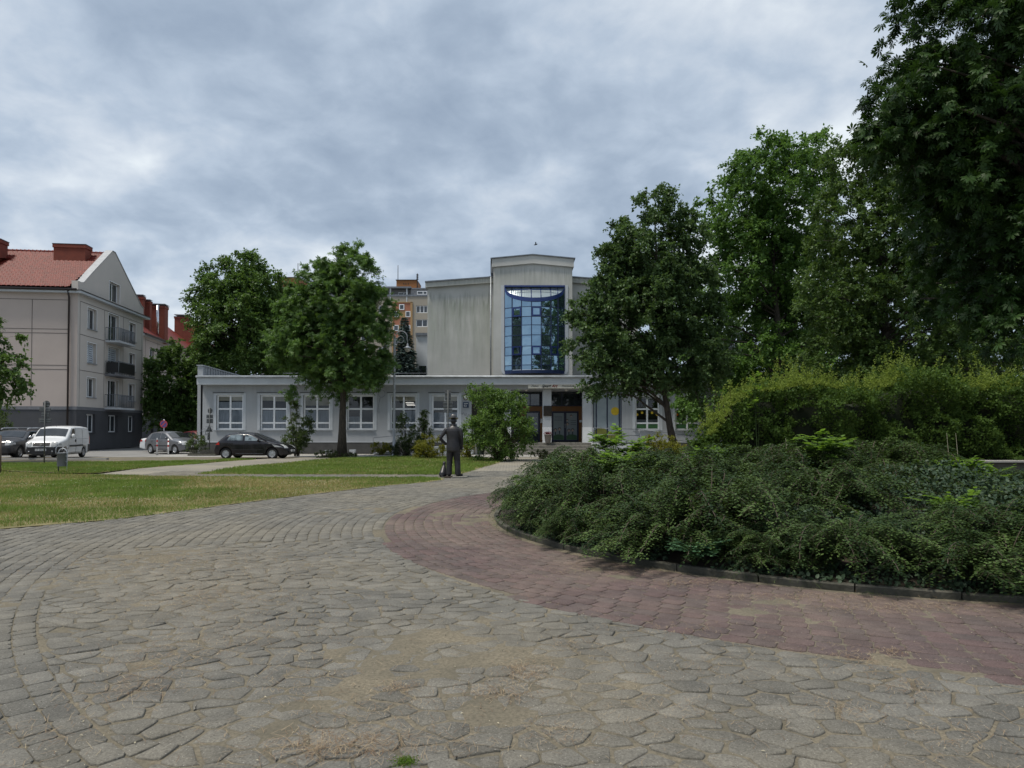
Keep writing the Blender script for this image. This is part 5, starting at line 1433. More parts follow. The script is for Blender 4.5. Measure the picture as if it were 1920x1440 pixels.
van.frontpatch('grille', M['black'], vr, -.40, .40, .72, .90, off=.014)
g = MB(); g.prism([(.05 * math.cos(2 * PI * i / 16), .81 + .05 * math.sin(2 * PI * i / 16)) for i in range(16)], van.X(.03) - .05, van.X(.03) - .02, lambda a, b, c: (c, a, b)); g.build('badge', M['chrome'], vr, recalc=False)
for sd in (-1, 1):
    van.frontpatch('headlight', M['lamp_glass'], vr, sd * .46, sd * .76, .72, .93, off=.016)
    g = MB(); g.ball((van.X(.0) - .035, sd * .55, .44), .045, 10, 6); g.build('fog_lamp', M['chrome'], vr, recalc=False)
van.sidepatch('headlight_corner', M['lamp_glass'], vr, (.16, .40, .18, .34, .76, .92), off=.012)
van.sidepatch('tail_light', M['tail_red'], vr, (4.08, 4.17, 4.06, 4.15, .78, 1.2), off=.01)
g = MB()
for sd in (-1, 1):
    P = [(2.02, .98), (2.10, 1.06), (2.18, .98), (2.10, .90)]; g.prism([(van.X(a), b) for a, b in P], sd * (van.W(2.1, 1) + .0), sd * (van.W(2.1, 1) + .03), lambda a, b, c: (a, c, b))
g.build('door_handle', M['black'], vr, recalc=False)
van.seam([(1.22, .5), (1.25, 1.12), (1.72, 1.68)], vr); van.seam([(2.2, .32), (2.2, 1.68)], vr); van.seam([(3.08, .42), (3.08, 1.62)], vr)
van.seam([(2.25, 1.08), (3.95, 1.08)], vr, 'body_crease', .007, M['grey_metal'])
van.mirror(1.52, 1.24, M['van_white'], vr, (.09, .10, .13)); van.wheels(vr, 7)
plate(van, vr, 'ST 09640', .47)
g = MB(); g.tube([(van.X(1.8), 0, 1.76), (van.X(2.0), 0, 1.95)], .006, 4)
g.build('aerial', M['black'], vr, recalc=False)
c = A(112, 860, 38.2); put(vr, c[0] - .15, 38.3, 12)

# dark off-road estate
suv = Car(4.31, .91, 1.62, [(0, .60), (.03, .88), (.12, 1.0), (.4, 1.06), (1.15, 1.12), (1.25, 1.16), (1.88, 1.54), (2.1, 1.59), (3.2, 1.61), (3.7, 1.55), (4.1, 1.18), (4.25, 1.05), (4.31, .6)], 1.06, 2.67, .82, .35, .30, .17, .18, .10)
M['dark_paint'] = paint('charcoal_car_paint', (0.022, 0.024, 0.03), .28)
so = empty('parked_estate_car', (0, 0, 0), 0, 'dark grey off-road car with silver roof rails, nearest the left edge beside the white van', 'car', 'cars parked on the asphalt')
suv.body(M['dark_paint'], so); suv.toppatch('windscreen', M['glass_car'], so, 1.31, 1.82, f1=.92)
suv.sidepatch('window', M['glass_car'], so, (1.45, 2.35, 2.0, 2.38, 1.10, 1.50)); suv.sidepatch('window', M['glass_car'], so, (2.45, 3.75, 2.48, 3.35, 1.10, 1.50))
suv.frontpatch('grille', M['black'], so, -.5, .5, .70, .92); suv.frontpatch('bumper', M['black'], so, -.84, .84, .34, .60, off=.03, ny=14)
for sd in (-1, 1): suv.frontpatch('headlight', M['lamp_glass'], so, sd * .50, sd * .82, .76, .98, off=.016)
suv.sidepatch('headlight_corner', M['lamp_glass'], so, (.12, .36, .16, .30, .80, .95), off=.012)
suv.mirror(1.55, 1.16, M['chrome'], so); suv.wheels(so, 5); suv.seam([(2.4, .45), (2.4, 1.1)], so); suv.seam([(1.3, .6), (1.35, 1.05)], so)
for sd in (-1, 1):
    g = MB(); g.tube([(suv.X(x), sd * .66, z) for x, z in ((1.95, 1.60), (2.1, 1.67), (3.5, 1.69), (3.75, 1.60))], .03, 6); g.build('roof_rail', M['steel'], so, recalc=False)
for x in (2.3, 3.1):
    g = MB(); g.box(suv.X(x), suv.X(x) + .06, -.72, .72, 1.70, 1.73); g.build('roof_bar', M['steel'], so, recalc=False)
plate(suv, so, '', .42); put(so, c[0] - 2.75, 38.6, 10)

# grey hatchback
hb = Car(3.92, .84, 1.50, [(0, .52), (.03, .70), (.12, .82), (.35, .91), (.95, 1.01), (1.05, 1.05), (1.75, 1.43), (2.0, 1.48), (2.7, 1.50), (3.35, 1.42), (3.72, 1.05), (3.85, .95), (3.92, .5)], .96, 2.48, .76, .30, .22, .20, .24, .14)
def hatch(label, matn, colr, name='parked_hatchback', detail=True):
    o = empty(name, (0, 0, 0), 0, label, 'car', 'cars parked on the asphalt'); hb.body(M[matn], o)
    hb.toppatch('windscreen', M['glass_car'], o, 1.11, 1.70, f1=.92); hb.toppatch('rear_window', M['glass_car'], o, 3.42, 3.70, f1=.85)
    hb.sidepatch('window', M['glass_car'], o, (1.22, 2.15, 1.85, 2.18, 1.00, 1.40)); hb.sidepatch('window', M['glass_car'], o, (2.24, 3.25, 2.27, 3.10, 1.00, 1.40))
    hb.frontpatch('grille', M['black'], o, -.34, .34, .58, .72); hb.frontpatch('lower_grille', M['black'], o, -.5, .5, .30, .42)
    for sd in (-1, 1): hb.frontpatch('headlight', M['lamp_glass'], o, sd * .40, sd * .72, .62, .84, off=.014)
    hb.sidepatch('headlight_corner', M['lamp_glass'], o, (.14, .42, .20, .36, .68, .82), off=.012); hb.sidepatch('tail_light', M['tail_red'], o, (3.70, 3.88, 3.62, 3.80, .80, 1.05), off=.012)
    hb.mirror(1.42, 1.04, M[matn], o); hb.wheels(o, 8); hb.seam([(1.15, .5), (1.2, .98)], o); hb.seam([(2.2, .34), (2.2, .98)], o); hb.seam([(2.95, .66), (3.2, .98)], o); hb.seam([(1.2, .34), (2.9, .34)], o, 'sill_line')
    hb.sidepatch('rubbing_strip', M['black'], o, (1.25, 2.75, 1.25, 2.75, .52, .57), off=.012)
    g = MB()
    for sd in (-1, 1):
        for x in (2.0, 2.95): g.box(hb.X(x), hb.X(x) + .16, sd * (hb.W(x, .86)) - .02, sd * (hb.W(x, .86)) + .02, .84, .88)
    g.build('door_handle', M[matn], o, recalc=False); return o
M['grey_paint'] = paint('silver_grey_car_paint', (0.145, 0.15, 0.165), .3, .4)
M['maroon_paint'] = paint('maroon_car_paint', (0.13, 0.02, 0.025), .3)
M['white_car'] = paint('white_car_paint', (0.62, 0.64, 0.66), .3)
h1 = hatch('silver grey hatchback standing behind the two striped bollards', 'grey_paint', None); plate(hb, h1, '', .46)
put(h1, sx(322, 45), 45.3, 62)
h2 = hatch('maroon hatchback half hidden behind the left corner of the low school', 'maroon_paint', None); put(h2, sx(378, 56), 56, 60)
sd_ = Car(4.45, .87, 1.44, [(0, .50), (.03, .66), (.15, .78), (.5, .88), (1.2, .96), (1.3, 1.0), (1.95, 1.38), (2.2, 1.42), (2.9, 1.42), (3.3, 1.30), (3.72, 1.03), (4.2, 1.00), (4.38, .97), (4.45, .5)], .95, 2.65, .82, .31, .20, .18, .26, .12)
h3 = empty('parked_saloon_car', (0, 0, 0), 0, 'white saloon car of which only the tail shows behind the silver grey hatchback', 'car', 'cars parked on the asphalt'); sd_.body(M['white_car'], h3)
sd_.toppatch('windscreen', M['glass_car'], h3, 1.36, 1.90, f1=.92); sd_.toppatch('rear_window', M['glass_car'], h3, 3.34, 3.66, f1=.85); sd_.sidepatch('window', M['glass_car'], h3, (1.5, 3.45, 2.0, 3.15, .98, 1.34)); sd_.sidepatch('tail_light', M['tail_red'], h3, (4.2, 4.42, 4.2, 4.40, .74, .92))
sd_.wheels(h3, 8); put(h3, sx(326, 49), 49.3, 86)

# black hatchback in profile
pg = Car(4.03, .86, 1.47, [(0, .46), (.03, .60), (.15, .72), (.5, .86), (1.0, .97), (1.12, 1.01), (1.95, 1.40), (2.2, 1.45), (2.75, 1.47), (3.35, 1.38), (3.78, 1.02), (3.95, .90), (4.03, .5)], .95, 2.54, .82, .305, .20, .20, .30, .16)
M['black_paint'] = paint('black_car_paint', (0.006, 0.005, 0.010), .16, 0, .2)
pb_ = empty('parked_hatchback', (0, 0, 0), 0, 'black five-door hatchback seen in profile before the low school, left of the chestnut', 'car', 'cars parked on the asphalt')
pg.body(M['black_paint'], pb_); pg.toppatch('windscreen', M['glass_car'], pb_, 1.18, 1.90, f1=.92); pg.toppatch('rear_window', M['glass_car'], pb_, 3.42, 3.76, f1=.85)
k = NT('clear_car_glass'); M['glass_light'] = k.fin(k.mix(k.rng(k.noise(k.coord('Object'), 4.5, 3), .4, .6), (.06, .075, .085), (.22, .27, .30)), .05, 0, .8)
pg.sidepatch('window', M['glass_light'], pb_, (1.42, 2.30, 1.98, 2.32, 1.00, 1.37)); pg.sidepatch('window', M['glass_light'], pb_, (2.42, 3.28, 2.42, 3.12, 1.02, 1.36)); pg.sidepatch('quarter_window', M['glass_light'], pb_, (1.22, 1.38, 1.46, 1.50, 1.00, 1.14))
for sd in (-1, 1): pg.frontpatch('headlight', M['lamp_glass'], pb_, sd * .42, sd * .72, .60, .80, off=.014)
pg.sidepatch('headlight_corner', M['lamp_glass'], pb_, (.20, .66, .36, .80, .66, .82), off=.012)
pg.sidepatch('tail_light', M['tail_red'], pb_, (3.68, 3.98, 3.72, 3.92, .78, .99), off=.012); pg.frontpatch('lower_grille', M['black'], pb_, -.5, .5, .28, .45)
pg.mirror(1.52, 1.02, M['black_paint'], pb_); pg.wheels(pb_, 7); pg.seam([(1.25, .3), (1.2, .6), (1.3, .97)], pb_, w=.008); pg.seam([(2.36, .25), (2.36, 1.35)], pb_, w=.008); pg.seam([(3.0, .62), (3.3, .97)], pb_, w=.008)
pg.sidepatch('sill_trim', M['grey_metal'], pb_, (1.3, 2.8, 1.3, 2.8, .30, .315), off=.012); pg.sidepatch('rubbing_strip', M['black'], pb_, (1.3, 3.0, 1.3, 3.0, .50, .53), off=.014)
g = MB()
for sd in (-1, 1):
    for x in (2.12, 2.95): g.box(pg.X(x), pg.X(x) + .17, sd * (pg.W(x, .84)) - .02, sd * (pg.W(x, .84)) + .025, .82, .865)
g.build('door_handle', M['black_paint'], pb_, recalc=False)
plate(pg, pb_, 'ST 207', .40); put(pb_, sx(471, 36.8) - .05, 37.7, 88)

# ================================================================ STREET FURNITURE
M['sign_grey'] = plain('sign_back_grey', (0.075, 0.08, 0.08), .6)
def tray_sign(px, base, Y, lab, panels, top, cat='road sign', polem=None):
    x = sx(px, Y); o = empty('sign_post', (x, Y, 0), 0, lab, cat, 'sign posts seen from the back')
    g = MB(); g.tube([(0, 0, -.04), (0, 0, sz(top, Y))], .030, 8); g.build('pole', M['sign_grey'], o, recalc=False)
    for kind, p0, p1, y0, y1, side in panels:
        a, b = (p0 - px) * Y / F, (p1 - px) * Y / F; c, d = sz(y1, Y), sz(y0, Y); g = MB(); ydp = .05 if side >= 0 else .052
        if kind == 'r': g.box(a, b, ydp - .01, ydp + .01, c, d)
        if kind == 'o': g.prism([((a + b) / 2 + (b - a) / 2 * math.cos(2 * PI * i / 28), (c + d) / 2 + (d - c) / 2 * math.sin(2 * PI * i / 28)) for i in range(28)], ydp - .01, ydp + .01, lambda p, q, r_: (p, r_, q))
        if kind == 't': g.prism([(a, c), (b, c), ((a + b) / 2, d)], ydp - .01, ydp + .01, lambda p, q, r_: (p, r_, q))
        pl = g.build('sign_back', M['sign_grey'], o, bevel=.006)
        g = MB()
        for zz_ in (c + (d - c) * .3, c + (d - c) * .7): g.box(max(a, -.25), min(b, .25), ydp - .03, ydp - .0105, zz_ - .012, zz_ + .012)
        g.build('bracket', M['grey_metal'], pl, recalc=False)
    return o
tray_sign(84, 880, 31.5, 'sign post seen from behind before the apartment block, with disc and stacked plates', [('o', 79, 92, 751, 764, 1), ('r', 72.5, 82.5, 763, 771, 1), ('r', 85, 93.5, 765, 771, 1), ('r', 77, 83, 772, 782, 1), ('r', 84, 91, 773, 783, 1), ('r', 71.5, 82.5, 784, 793, 1), ('r', 84.5, 95, 784, 793, 1)], 752)
tray_sign(393.2, 850, 42.5, 'sign post seen from behind at the left corner of the low school, with triangle', [('o', 388.6, 397.6, 765, 775.5, 1), ('r', 386.4, 398.6, 777.5, 784.2, 1), ('r', 386.6, 398.8, 785.2, 793.6, 1), ('t', 385, 398.4, 796, 809.7, 1), ('r', 388.6, 391.6, 811, 825, -1)], 764)
tray_sign(840, 860, 33.5, 'sign post seen from behind just above the statue\'s hat, with three pairs of plates', [('r', 834, 839.3, 731, 750.5, 1), ('r', 839.9, 845.2, 731, 750.5, 1), ('r', 831, 839, 751, 766, 1), ('r', 840.5, 848, 751, 766, 1), ('r', 831.5, 839, 766.5, 773.5, 1), ('r', 840.5, 848, 766.5, 773.5, 1)], 732)
# no-stopping sign
Y = 52; ns = empty('no_stopping_sign', (sx(307.6, Y), Y, 0), 0, 'round blue no-stopping sign with a red rim and red cross, above the silver grey hatchback', 'road sign')
g = MB(); g.tube([(0, 0, -.04), (0, 0, sz(786, Y))], .035, 8); g.build('pole', M['steel'], ns, recalc=False)
R = 7.0 * Y / F; zc = sz(795.2, Y)
def cdisc(r_, y0, y1, z=zc, n=32): 
    g = MB(); g.prism([(r_ * math.cos(2 * PI * i / n), z + r_ * math.sin(2 * PI * i / n)) for i in range(n)], y0, y1, lambda p, q, s_: (p, s_, q)); return g
M['sign_redp'] = plain('sign_red_film', (.40, .05, .07), .4); M['sign_bluep'] = plain('sign_blue_film', (.075, .05, .19), .4)
fc = cdisc(R, -.06, -.045).build('disc', M['sign_redp'], ns, recalc=False); cdisc(R * .80, -.066, -.061).build('blue_field', M['sign_bluep'], fc, recalc=False)
g = MB()
for sgn in (-1, 1):
    q = R * .60; w_ = .03; g.add([(-q - w_, -.071, zc - sgn * q + w_), (-q + w_, -.071, zc - sgn * q - w_), (q + w_, -.071, zc + sgn * q - w_), (q - w_, -.071, zc + sgn * q + w_)], [(0, 1, 2, 3)])
g.build('red_cross', M['sign_redp'], fc, recalc=False)
# bollards
def bollard(px, Y, lab):
    o = empty('bollard', (sx(px, Y), Y, -.045), 0, lab, 'bollard', 'striped bollards at the edge of the parking'); h = 30 * Y / F
    g = MB(); g.tube([(0, 0, 0), (0, 0, h)], .042, 12); g.ball((0, 0, h), (.042, .042, .03), 12, 6); g.build('post', M['white'], o)
    for z in (h - .14, h - .42):
        g = MB(); g.tube([(0, 0, z - .06), (0, 0, z + .06)], .0435, 12, False); g.build('red_band', M['red'], o, recalc=False)
    g = MB(); g.lathe([(.001, .012), (.09, .012), (.09, 0)], 12); g.build('foot', M['black'], o, recalc=False)
bollard(295.2, 43.2, 'white bollard with red bands, the left one of the pair by the silver grey hatchback'); bollard(316.2, 42.7, 'white bollard with red bands, the right one of the pair by the silver grey hatchback')
# litter bins hung in a bent tube
def bin_(px, Y, lab, flip, s=1.0, rz=0):
    o = empty('litter_bin', (sx(px, Y), Y, 0), rz, lab, 'litter bin', 'grey litter bins on bent tube stands')
    g = MB(); n = 22; prof = [(.001, .235), (.165, .235), (.172, .25), (.178, .74), (.190, .745), (.190, .775), (.176, .775), (.172, .72), (.16, .30), (.001, .30)]
    g.lathe(prof, n); g.v = [(x, y * .85, z) for x, y, z in g.v]; b = g.build('bucket', M['grey_metal'], o)
    g = MB(); r_ = .20; f = -1 if flip else 1
    P = [(f * .205, 0, 0.0), (f * .205, 0, .74)] + [(f * (.205 - .17 + .17 * math.cos(t)), 0, .74 + .20 * math.sin(t)) for t in np.linspace(0.2, PI, 12)] + [(f * (.205 - .34), 0, .70)]
    g.tube(P, .022, 10); g.build('tube_stand', M['steel'], o, recalc=False)
    g = MB(); g.tube([(-f * .13, 0, 0), (-f * .13, 0, .26)], .02, 8); g.build('foot', M['black'], o, recalc=False)
    g = MB()
    for z in (.40, .62): g.box(f * .17, f * .21, -.03, .03, z, z + .04)
    g.build('clamp', M['steel'], b, recalc=False); o.scale = (s, s, s); return o
bin_(117, 25.2, 'grey litter bin on a bent steel tube, on the lawn before the white van', False, .93)
bin_(901, 35.2, 'grey litter bin on a bent steel tube, between the statue and the large arching bush', True, 1.12)
# lamp posts
def lamp(px, Yd, base_y, top_y, lab, arms=((1, 0), (-.45, -.9)), s=1.0):
    o = empty('street_lamp', (sx(px, Yd), Yd, -.03), 0, lab, 'street lamp', 'grey crook-neck street lamps')
    H = sz(top_y, Yd); g = MB()
    g.lathe([(.16, 0), (.16, .05), (.11, .08), (.10, .9), (.075, 1.0), (.075, 1.05), (.068, H - .6), (.06, H - .35)], 14); g.lathe([(.072, 2.55), (.08, 2.6), (.072, 2.66)], 14); g.build('post', M['steel'], o)
    for dx, dy in arms:
        L = math.hypot(dx, dy); ux, uy = dx / L, dy / L; R_ = .36 * s; k_ = s
        g = MB(); P = [(.05 * ux, .05 * uy, H - 1.9)] + [(.05 * ux, .05 * uy, H - 1.0), (.06 * ux, .06 * uy, H - .42)]
        for t in np.linspace(PI, -.25, 16): q = .05 + R_ + R_ * math.cos(t); P.append((q * ux, q * uy, H - .36 + R_ * 1.05 * math.sin(t)))
        q = .05 + 2 * R_ + .02; P.append((q * ux, q * uy, H - .72)); g.tube(P, .026, 8)
        Q = []
        for t in np.linspace(2.6, -2.6, 16): rr = .20 * s; w_ = .10 + R_ * .75 + rr * math.cos(t); Q.append((w_ * ux, w_ * uy, H - .48 + rr * math.sin(t)))
        Q.append((.09 * ux, .09 * uy, H - .95)); g.tube(Q, .014, 6); ar = g.build('crook', M['steel'], o, recalc=False)
        g = MB(); z = H - .72; cx, cy = q * ux, q * uy
        g.lathe([(.03, z), (.05, z - .06), (.07, z - .1), (.06, z - .14), (.10, z - .20), (.24, z - .27), (.245, z - .29), (.20, z - .29)], 18, (cx, cy, 0)); sh = g.build('lamp_shade', M['steel'], o)
        g = MB(); g.lathe([(.185, z - .285), (.19, z - .33), (.16, z - .42), (.09, z - .50), (.001, z - .52)], 18, (cx, cy, 0)); g.build('lamp_globe', M['lamp_white'], o)
lamp(739, 40.9, 855, 620, 'grey crook-neck street lamp left of the statue, in front of the blue spruce')
lamp(1391, 44.0, 860, 622, 'pale street lamp half hidden among the dark trees behind the hedge', ((-1, 0), (-.3, .9)), .8)
# planters
def planter(px, Y, py0, py1, w, lab):
    o = empty('planter_box', (sx(px, Y), Y, -.03), 0, lab, 'planter'); h = (py1 - py0) * Y / F; w_ = w * Y / F / 2
    g = MB(); g.add([(-w_ * .86, -w_ * .86, 0), (w_ * .86, -w_ * .86, 0), (w_ * .86, w_ * .86, 0), (-w_ * .86, w_ * .86, 0), (-w_, -w_, h), (w_, -w_, h), (w_, w_, h), (-w_, w_, h)], [(3, 2, 1, 0), (0, 1, 5, 4), (1, 2, 6, 5), (2, 3, 7, 6), (3, 0, 4, 7)])
    g.add([(-w_ * .9, -w_ * .9, h - .04), (w_ * .9, -w_ * .9, h - .04), (w_ * .9, w_ * .9, h - .04), (-w_ * .9, w_ * .9, h - .04)], [(0, 1, 2, 3)]); g.build('box', M['render_light'], o, bevel=.01); return o
planter(661.5, 43.6, 842, 851, 11, 'small white square planter at the foot of the school wall, right of the chestnut trunk')
planter(616, 43.6, 842, 850, 11, 'small white square planter at the foot of the school wall, left of the chestnut trunk')
fp = empty('flower_pot', (sx(1027.5, 44.0), 44.15, .70), 0, 'tall grey pot of dark red flowers in front of the middle porch column', 'flower pot')
g = MB(); g.lathe([(.001, 0), (.16, 0), (.17, .02), (.23, .50), (.245, .50), (.245, .54), (.21, .54), (.20, .48), (.001, .48)], 18); g.build('pot', plain('taupe_pot', (.20, .18, .165), .7), fp)
# slanted picket edging and small island with plants at the parking corner
isl = G(380, 856)
o = empty('picket_edging', (sx(372, 41.5), 41.5, 0), 0, 'low edging of slanted pale pickets round the plants beside the black hatchback', 'edging')
g = MB()
for i in range(17):
    x = -.55 + i * .105; g.add([(x, 0, 0), (x + .05, 0, 0), (x + .13, 0, .33), (x + .08, 0, .33), (x, .03, 0), (x + .05, .03, 0), (x + .13, .03, .33), (x + .08, .03, .33)], [(0, 1, 2, 3), (7, 6, 5, 4), (0, 4, 5, 1), (2, 6, 7, 3), (0, 3, 7, 4), (1, 5, 6, 2)])
g.build('pickets', M['kerb'], o, recalc=False); g = MB(); g.box(-.65, 1.35, .02, .05, .08, .12); g.build('rail', M['kerb'], o, recalc=False)
g = MB(); g.box(sx(352, 41.2), sx(404, 41.2), 41.2, 42.9, -.06, .07); props(g.build('kerb', M['kerb'], bevel=.02), kind='structure')
# iron sculpture-like rack by the corner
o = empty('bent_rod_rack', (sx(384, 43), 43, 0), 0, 'thin dark bent rods standing against the left corner of the low school', 'rack')
g = MB(); q = lambda px, py: (sx(px, 43) - sx(384, 43), 0, sz(py, 43))
g.tube([q(375, 812), q(379, 806), q(383, 803)], .02, 5); g.tube([q(383, 802), q(386, 812), q(387, 816)], .02, 5); g.tube([q(376, 819), q(386, 814), q(389, 814)], .016, 5); g.tube([q(384, 812), q(384, 845)], .02, 5); g.tube([q(379, 810), q(383, 809)], .02, 5)
g.build('rods', M['grey_metal'], o, recalc=False)
# plain post at the left frame edge
o = empty('wooden_post', (sx(1, 24.5), 24.5, 0), 0, 'thin brownish post cut off by the left edge of the picture', 'post')
g = MB(); g.tube([(0, 0, 0), (0, 0, 1.35)], .045, 10); g.tube([(0, 0, 1.35), (0, 0, 1.38)], [.045, .02], 10); g.build('post', plain('weathered_wood', (.12, .09, .07), .8), o, recalc=False)
# low concrete wall behind the round bed
g = MB(); P = [(9.2, 20.2), (24, 20.2), (24, 20.65), (9.2, 20.65)]
g.prism(P, -.05, .60); lw = g.build('low_wall', M['kerb'], None, bevel=.015); props(lw, 'low concrete wall with a pale flat top between the round bed and the hedge', 'wall')
g = MB(); g.prism([(9.15, 20.12), (24, 20.12), (24, 20.72), (9.15, 20.72)], .601, .66); g.build('wall_top', M['sidewalk'], lw, bevel=.012)
# birds
def bird(px, py, Y, lab, s=1.0, fly=False):
    c = A(px, py, Y); o = empty('bird', c, 0, lab, 'bird', 'birds'); g = MB(); g.smooth = True
    g.tube([(-.16, 0, -.02), (-.08, 0, 0), (0, 0, .03), (.08, 0, .045), (.12, 0, .06), (.15, 0, .05)], [.012, .04, .06, .045, .032, .01], 8)
    b = g.build('body', M['film_dark'], o)
    g = MB()
    if fly:
        for sd in (-1, 1): g.add([(-.05, sd * .03, .04), (.05, sd * .03, .04), (.03, sd * .25, .16), (-.06, sd * .5, .10)], [(0, 1, 2, 3)])
    else:
        for sd in (-1, 1): g.add([(.03, sd * .05, .05), (-.05, sd * .06, .06), (-.18, sd * .02, 0), (-.02, sd * .055, .0)], [(0, 1, 2, 3)])
    g.build('wings', M['film_dark'], o, recalc=False); o.scale = (s, s, s)
    return o
bird(477, 704.0, 44.1, 'pigeon sitting on the gutter of the low school, left one', 1.0); bird(492, 703, 45.2, 'pigeon standing on the flat roof of the low school, right one', 1.0)
bird(1004.5, 459, 60, 'bird flying in the sky above the bay of the tall block', 1.1, True)

# ================================================================ STATUE
M['bronze'] = noisy('dark_patinated_bronze', (0.050, 0.048, 0.050), (0.026, 0.026, 0.029), 5, 0.42, 0.25, 40, metal=0.55, spec=.5)
M['bronze_light'] = noisy('worn_bronze_hat', (0.20, 0.19, 0.185), (0.12, 0.115, 0.11), 5, 0.4, 0.2, 40, metal=0.5)
def remesh(g, name, mat, parent, vox=.012, smooth=6):
    me = g.mesh(name, mat); o = link(name + '_tmp', me)
    m = o.modifiers.new('r', 'REMESH'); m.mode = 'VOXEL'; m.voxel_size = vox; m.use_smooth_shade = True
    m2 = o.modifiers.new('s', 'SMOOTH'); m2.iterations = smooth; m2.factor = .5
    dg = bpy.context.evaluated_depsgraph_get(); dg.update(); nm = bpy.data.meshes.new_from_object(o.evaluated_get(dg)); bpy.data.objects.remove(o)
    nm.materials.clear(); nm.materials.append(mat); nm.polygons.foreach_set('use_smooth', np.ones(len(nm.polygons), bool))
    return link(name, nm, parent)
stY = 22.6; st = empty('statue_of_man', (sx(850, stY), stY, 0.035), math.radians(-8), 'dark bronze man in suit and hat seen from behind, left hand on his hip', 'statue')
g = MB(); g.smooth = True
E = lambda c, r_: g.ball(c, r_, 14, 10)
# torso / jacket, z sections (cx, cy, z, rx, ry)
sec_ = [(0, 0, .80, .225, .160), (0, 0, .92, .228, .162), (0, 0, 1.05, .216, .152), (0, .0, 1.18, .212, .142), (0, .0, 1.32, .228, .145), (0, 0, 1.44, .245, .142), (0, 0, 1.51, .235, .125), (0, 0, 1.56, .175, .100), (0, .01, 1.60, .095, .080), (0, .015, 1.64, .066, .068)]
vs = []; n = 24
for cx, cy, z, rx_, ry_ in sec_:
    for k_ in range(n): t = 2 * PI * k_ / n; vs.append((cx + rx_ * math.copysign(abs(math.cos(t)) ** .85, math.cos(t)), cy + ry_ * math.sin(t) + .012 * math.cos(2 * t), z))
g.add(vs, [(i * n + k_, i * n + (k_ + 1) % n, (i + 1) * n + (k_ + 1) % n, (i + 1) * n + k_) for i in range(len(sec_) - 1) for k_ in range(n)] + [tuple(range(n - 1, -1, -1)), tuple((len(sec_) - 1) * n + k_ for k_ in range(n))], True)
for sd, kx, ax_, fx in ((-1, -.125, -.135, -.05), (1, .125, .150, .35)):
    g.tube([(sd * .095, 0, 1.0), (sd * .10, 0, .85), (kx, .015, .50), (ax_ * .98, -.005, .25), (ax_, 0, .05)], [.128, .124, .100, .092, .098], 14)
    g.tube([(ax_ - .04 * fx, -.07, .045), (ax_ + .1 * fx, .03, .045), (ax_ + .6 * fx * .3, .15, .035), (ax_ + .3 * fx, .21, .03)], [.045, .05, .046, .03], 10)
# left arm, hand on hip
g.tube([(-.19, 0, 1.50), (-.245, -.01, 1.46), (-.33, -.05, 1.32), (-.415, -.07, 1.20)], [.066, .070, .060, .055], 12); g.tube([(-.415, -.07, 1.20), (-.34, -.03, 1.11), (-.235, .03, 1.015)], [.055, .050, .040], 12)
# right arm hanging
g.tube([(.19, 0, 1.50), (.235, -.005, 1.45), (.262, -.01, 1.30), (.272, 0, 1.18), (.272, .03, 1.04), (.268, .05, .93)], [.066, .070, .060, .054, .048, .040], 12)
g.ball((0, .02, 1.755), (.086, .103, .120), 16, 12); g.tube([(0, .01, 1.56), (0, .012, 1.70)], [.078, .068], 12)
g.ball((0, .118, 1.745), (.016, .028, .026), 8, 6)
for sd in (-1, 1): g.ball((sd * .082, .01, 1.75), (.014, .022, .034), 8, 6); g.ball((sd * .03, .10, 1.772), (.016, .012, .010), 8, 6)
g.ball((0, .105, 1.700), (.028, .014, .008), 8, 6)
# hands with fingers
def hand(c, d, up, side, s=1.0):
    c, d, up = Vector(c), Vector(d).normalized(), Vector(up).normalized(); w_ = d.cross(up).normalized() * side
    g.tube([c, c + d * .05, c + d * .095], [.030, .036, .034], 10, ell=(1, .62))
    for i, L in enumerate((.075, .085, .08, .062)):
        b = c + d * .09 + w_ * (-.033 + i * .022); g.tube([b, b + d * L * .5 - up * .008, b + d * L - up * .03], [.0115, .0105, .009], 7)
    b = c + d * .03 - w_ * .035; g.tube([b, b + d * .035 - w_ * .018, b + d * .07 - w_ * .016 - up * .01], [.014, .012, .010], 7)
hand((.267, .055, .925), (.0, .08, -1), (1, 0, 0), 1); hand((-.245, .025, 1.02), (.75, .55, -.35), (-.3, -.4, .9), 1)
remesh(g, 'body', M['bronze'], st, .0105, 5)
# jacket hem and vent, collar
g = MB(); g.smooth = True; vs = []
for z, k_ in ((.775, 1.0), (.79, 1.05), (.86, 1.02)):
    for i in range(24): t = 2 * PI * i / 24; vs.append((.215 * k_ * math.cos(t), .158 * k_ * math.sin(t), z))
g.add(vs, [(i * 24 + q, i * 24 + (q + 1) % 24, (i + 1) * 24 + (q + 1) % 24, (i + 1) * 24 + q) for i in range(2) for q in range(24)], True); g.tube([(0, -.150, .79), (0, -.150, 1.0)], .005, 5)
g.tube([(.075 * math.cos(t), .01 + .078 * math.sin(t), 1.615 - .012 * math.sin(t)) for t in np.linspace(PI * .9, PI * 2.1, 12)], .018, 6); g.build('jacket_edges', M['bronze'], st)
g = MB(); g.smooth = True; seg = 28; vs = []; prof = [(.001, .0), (.10, .0), (.16, -.004), (.172, .006), (.160, .010), (.105, .012)]
for r_, h_ in prof:
    for k_ in range(seg): t = 2 * PI * k_ / seg; vs.append((r_ * .92 * math.cos(t), .02 + r_ * 1.08 * math.sin(t), 1.825 + h_ + .018 * (math.cos(t) ** 2) * (r_ / .17) - .03 * math.sin(t) * (r_ / .17)))
g.add(vs, [(i * seg + q, i * seg + (q + 1) % seg, (i + 1) * seg + (q + 1) % seg, (i + 1) * seg + q) for i in range(len(prof) - 1) for q in range(seg)], True)
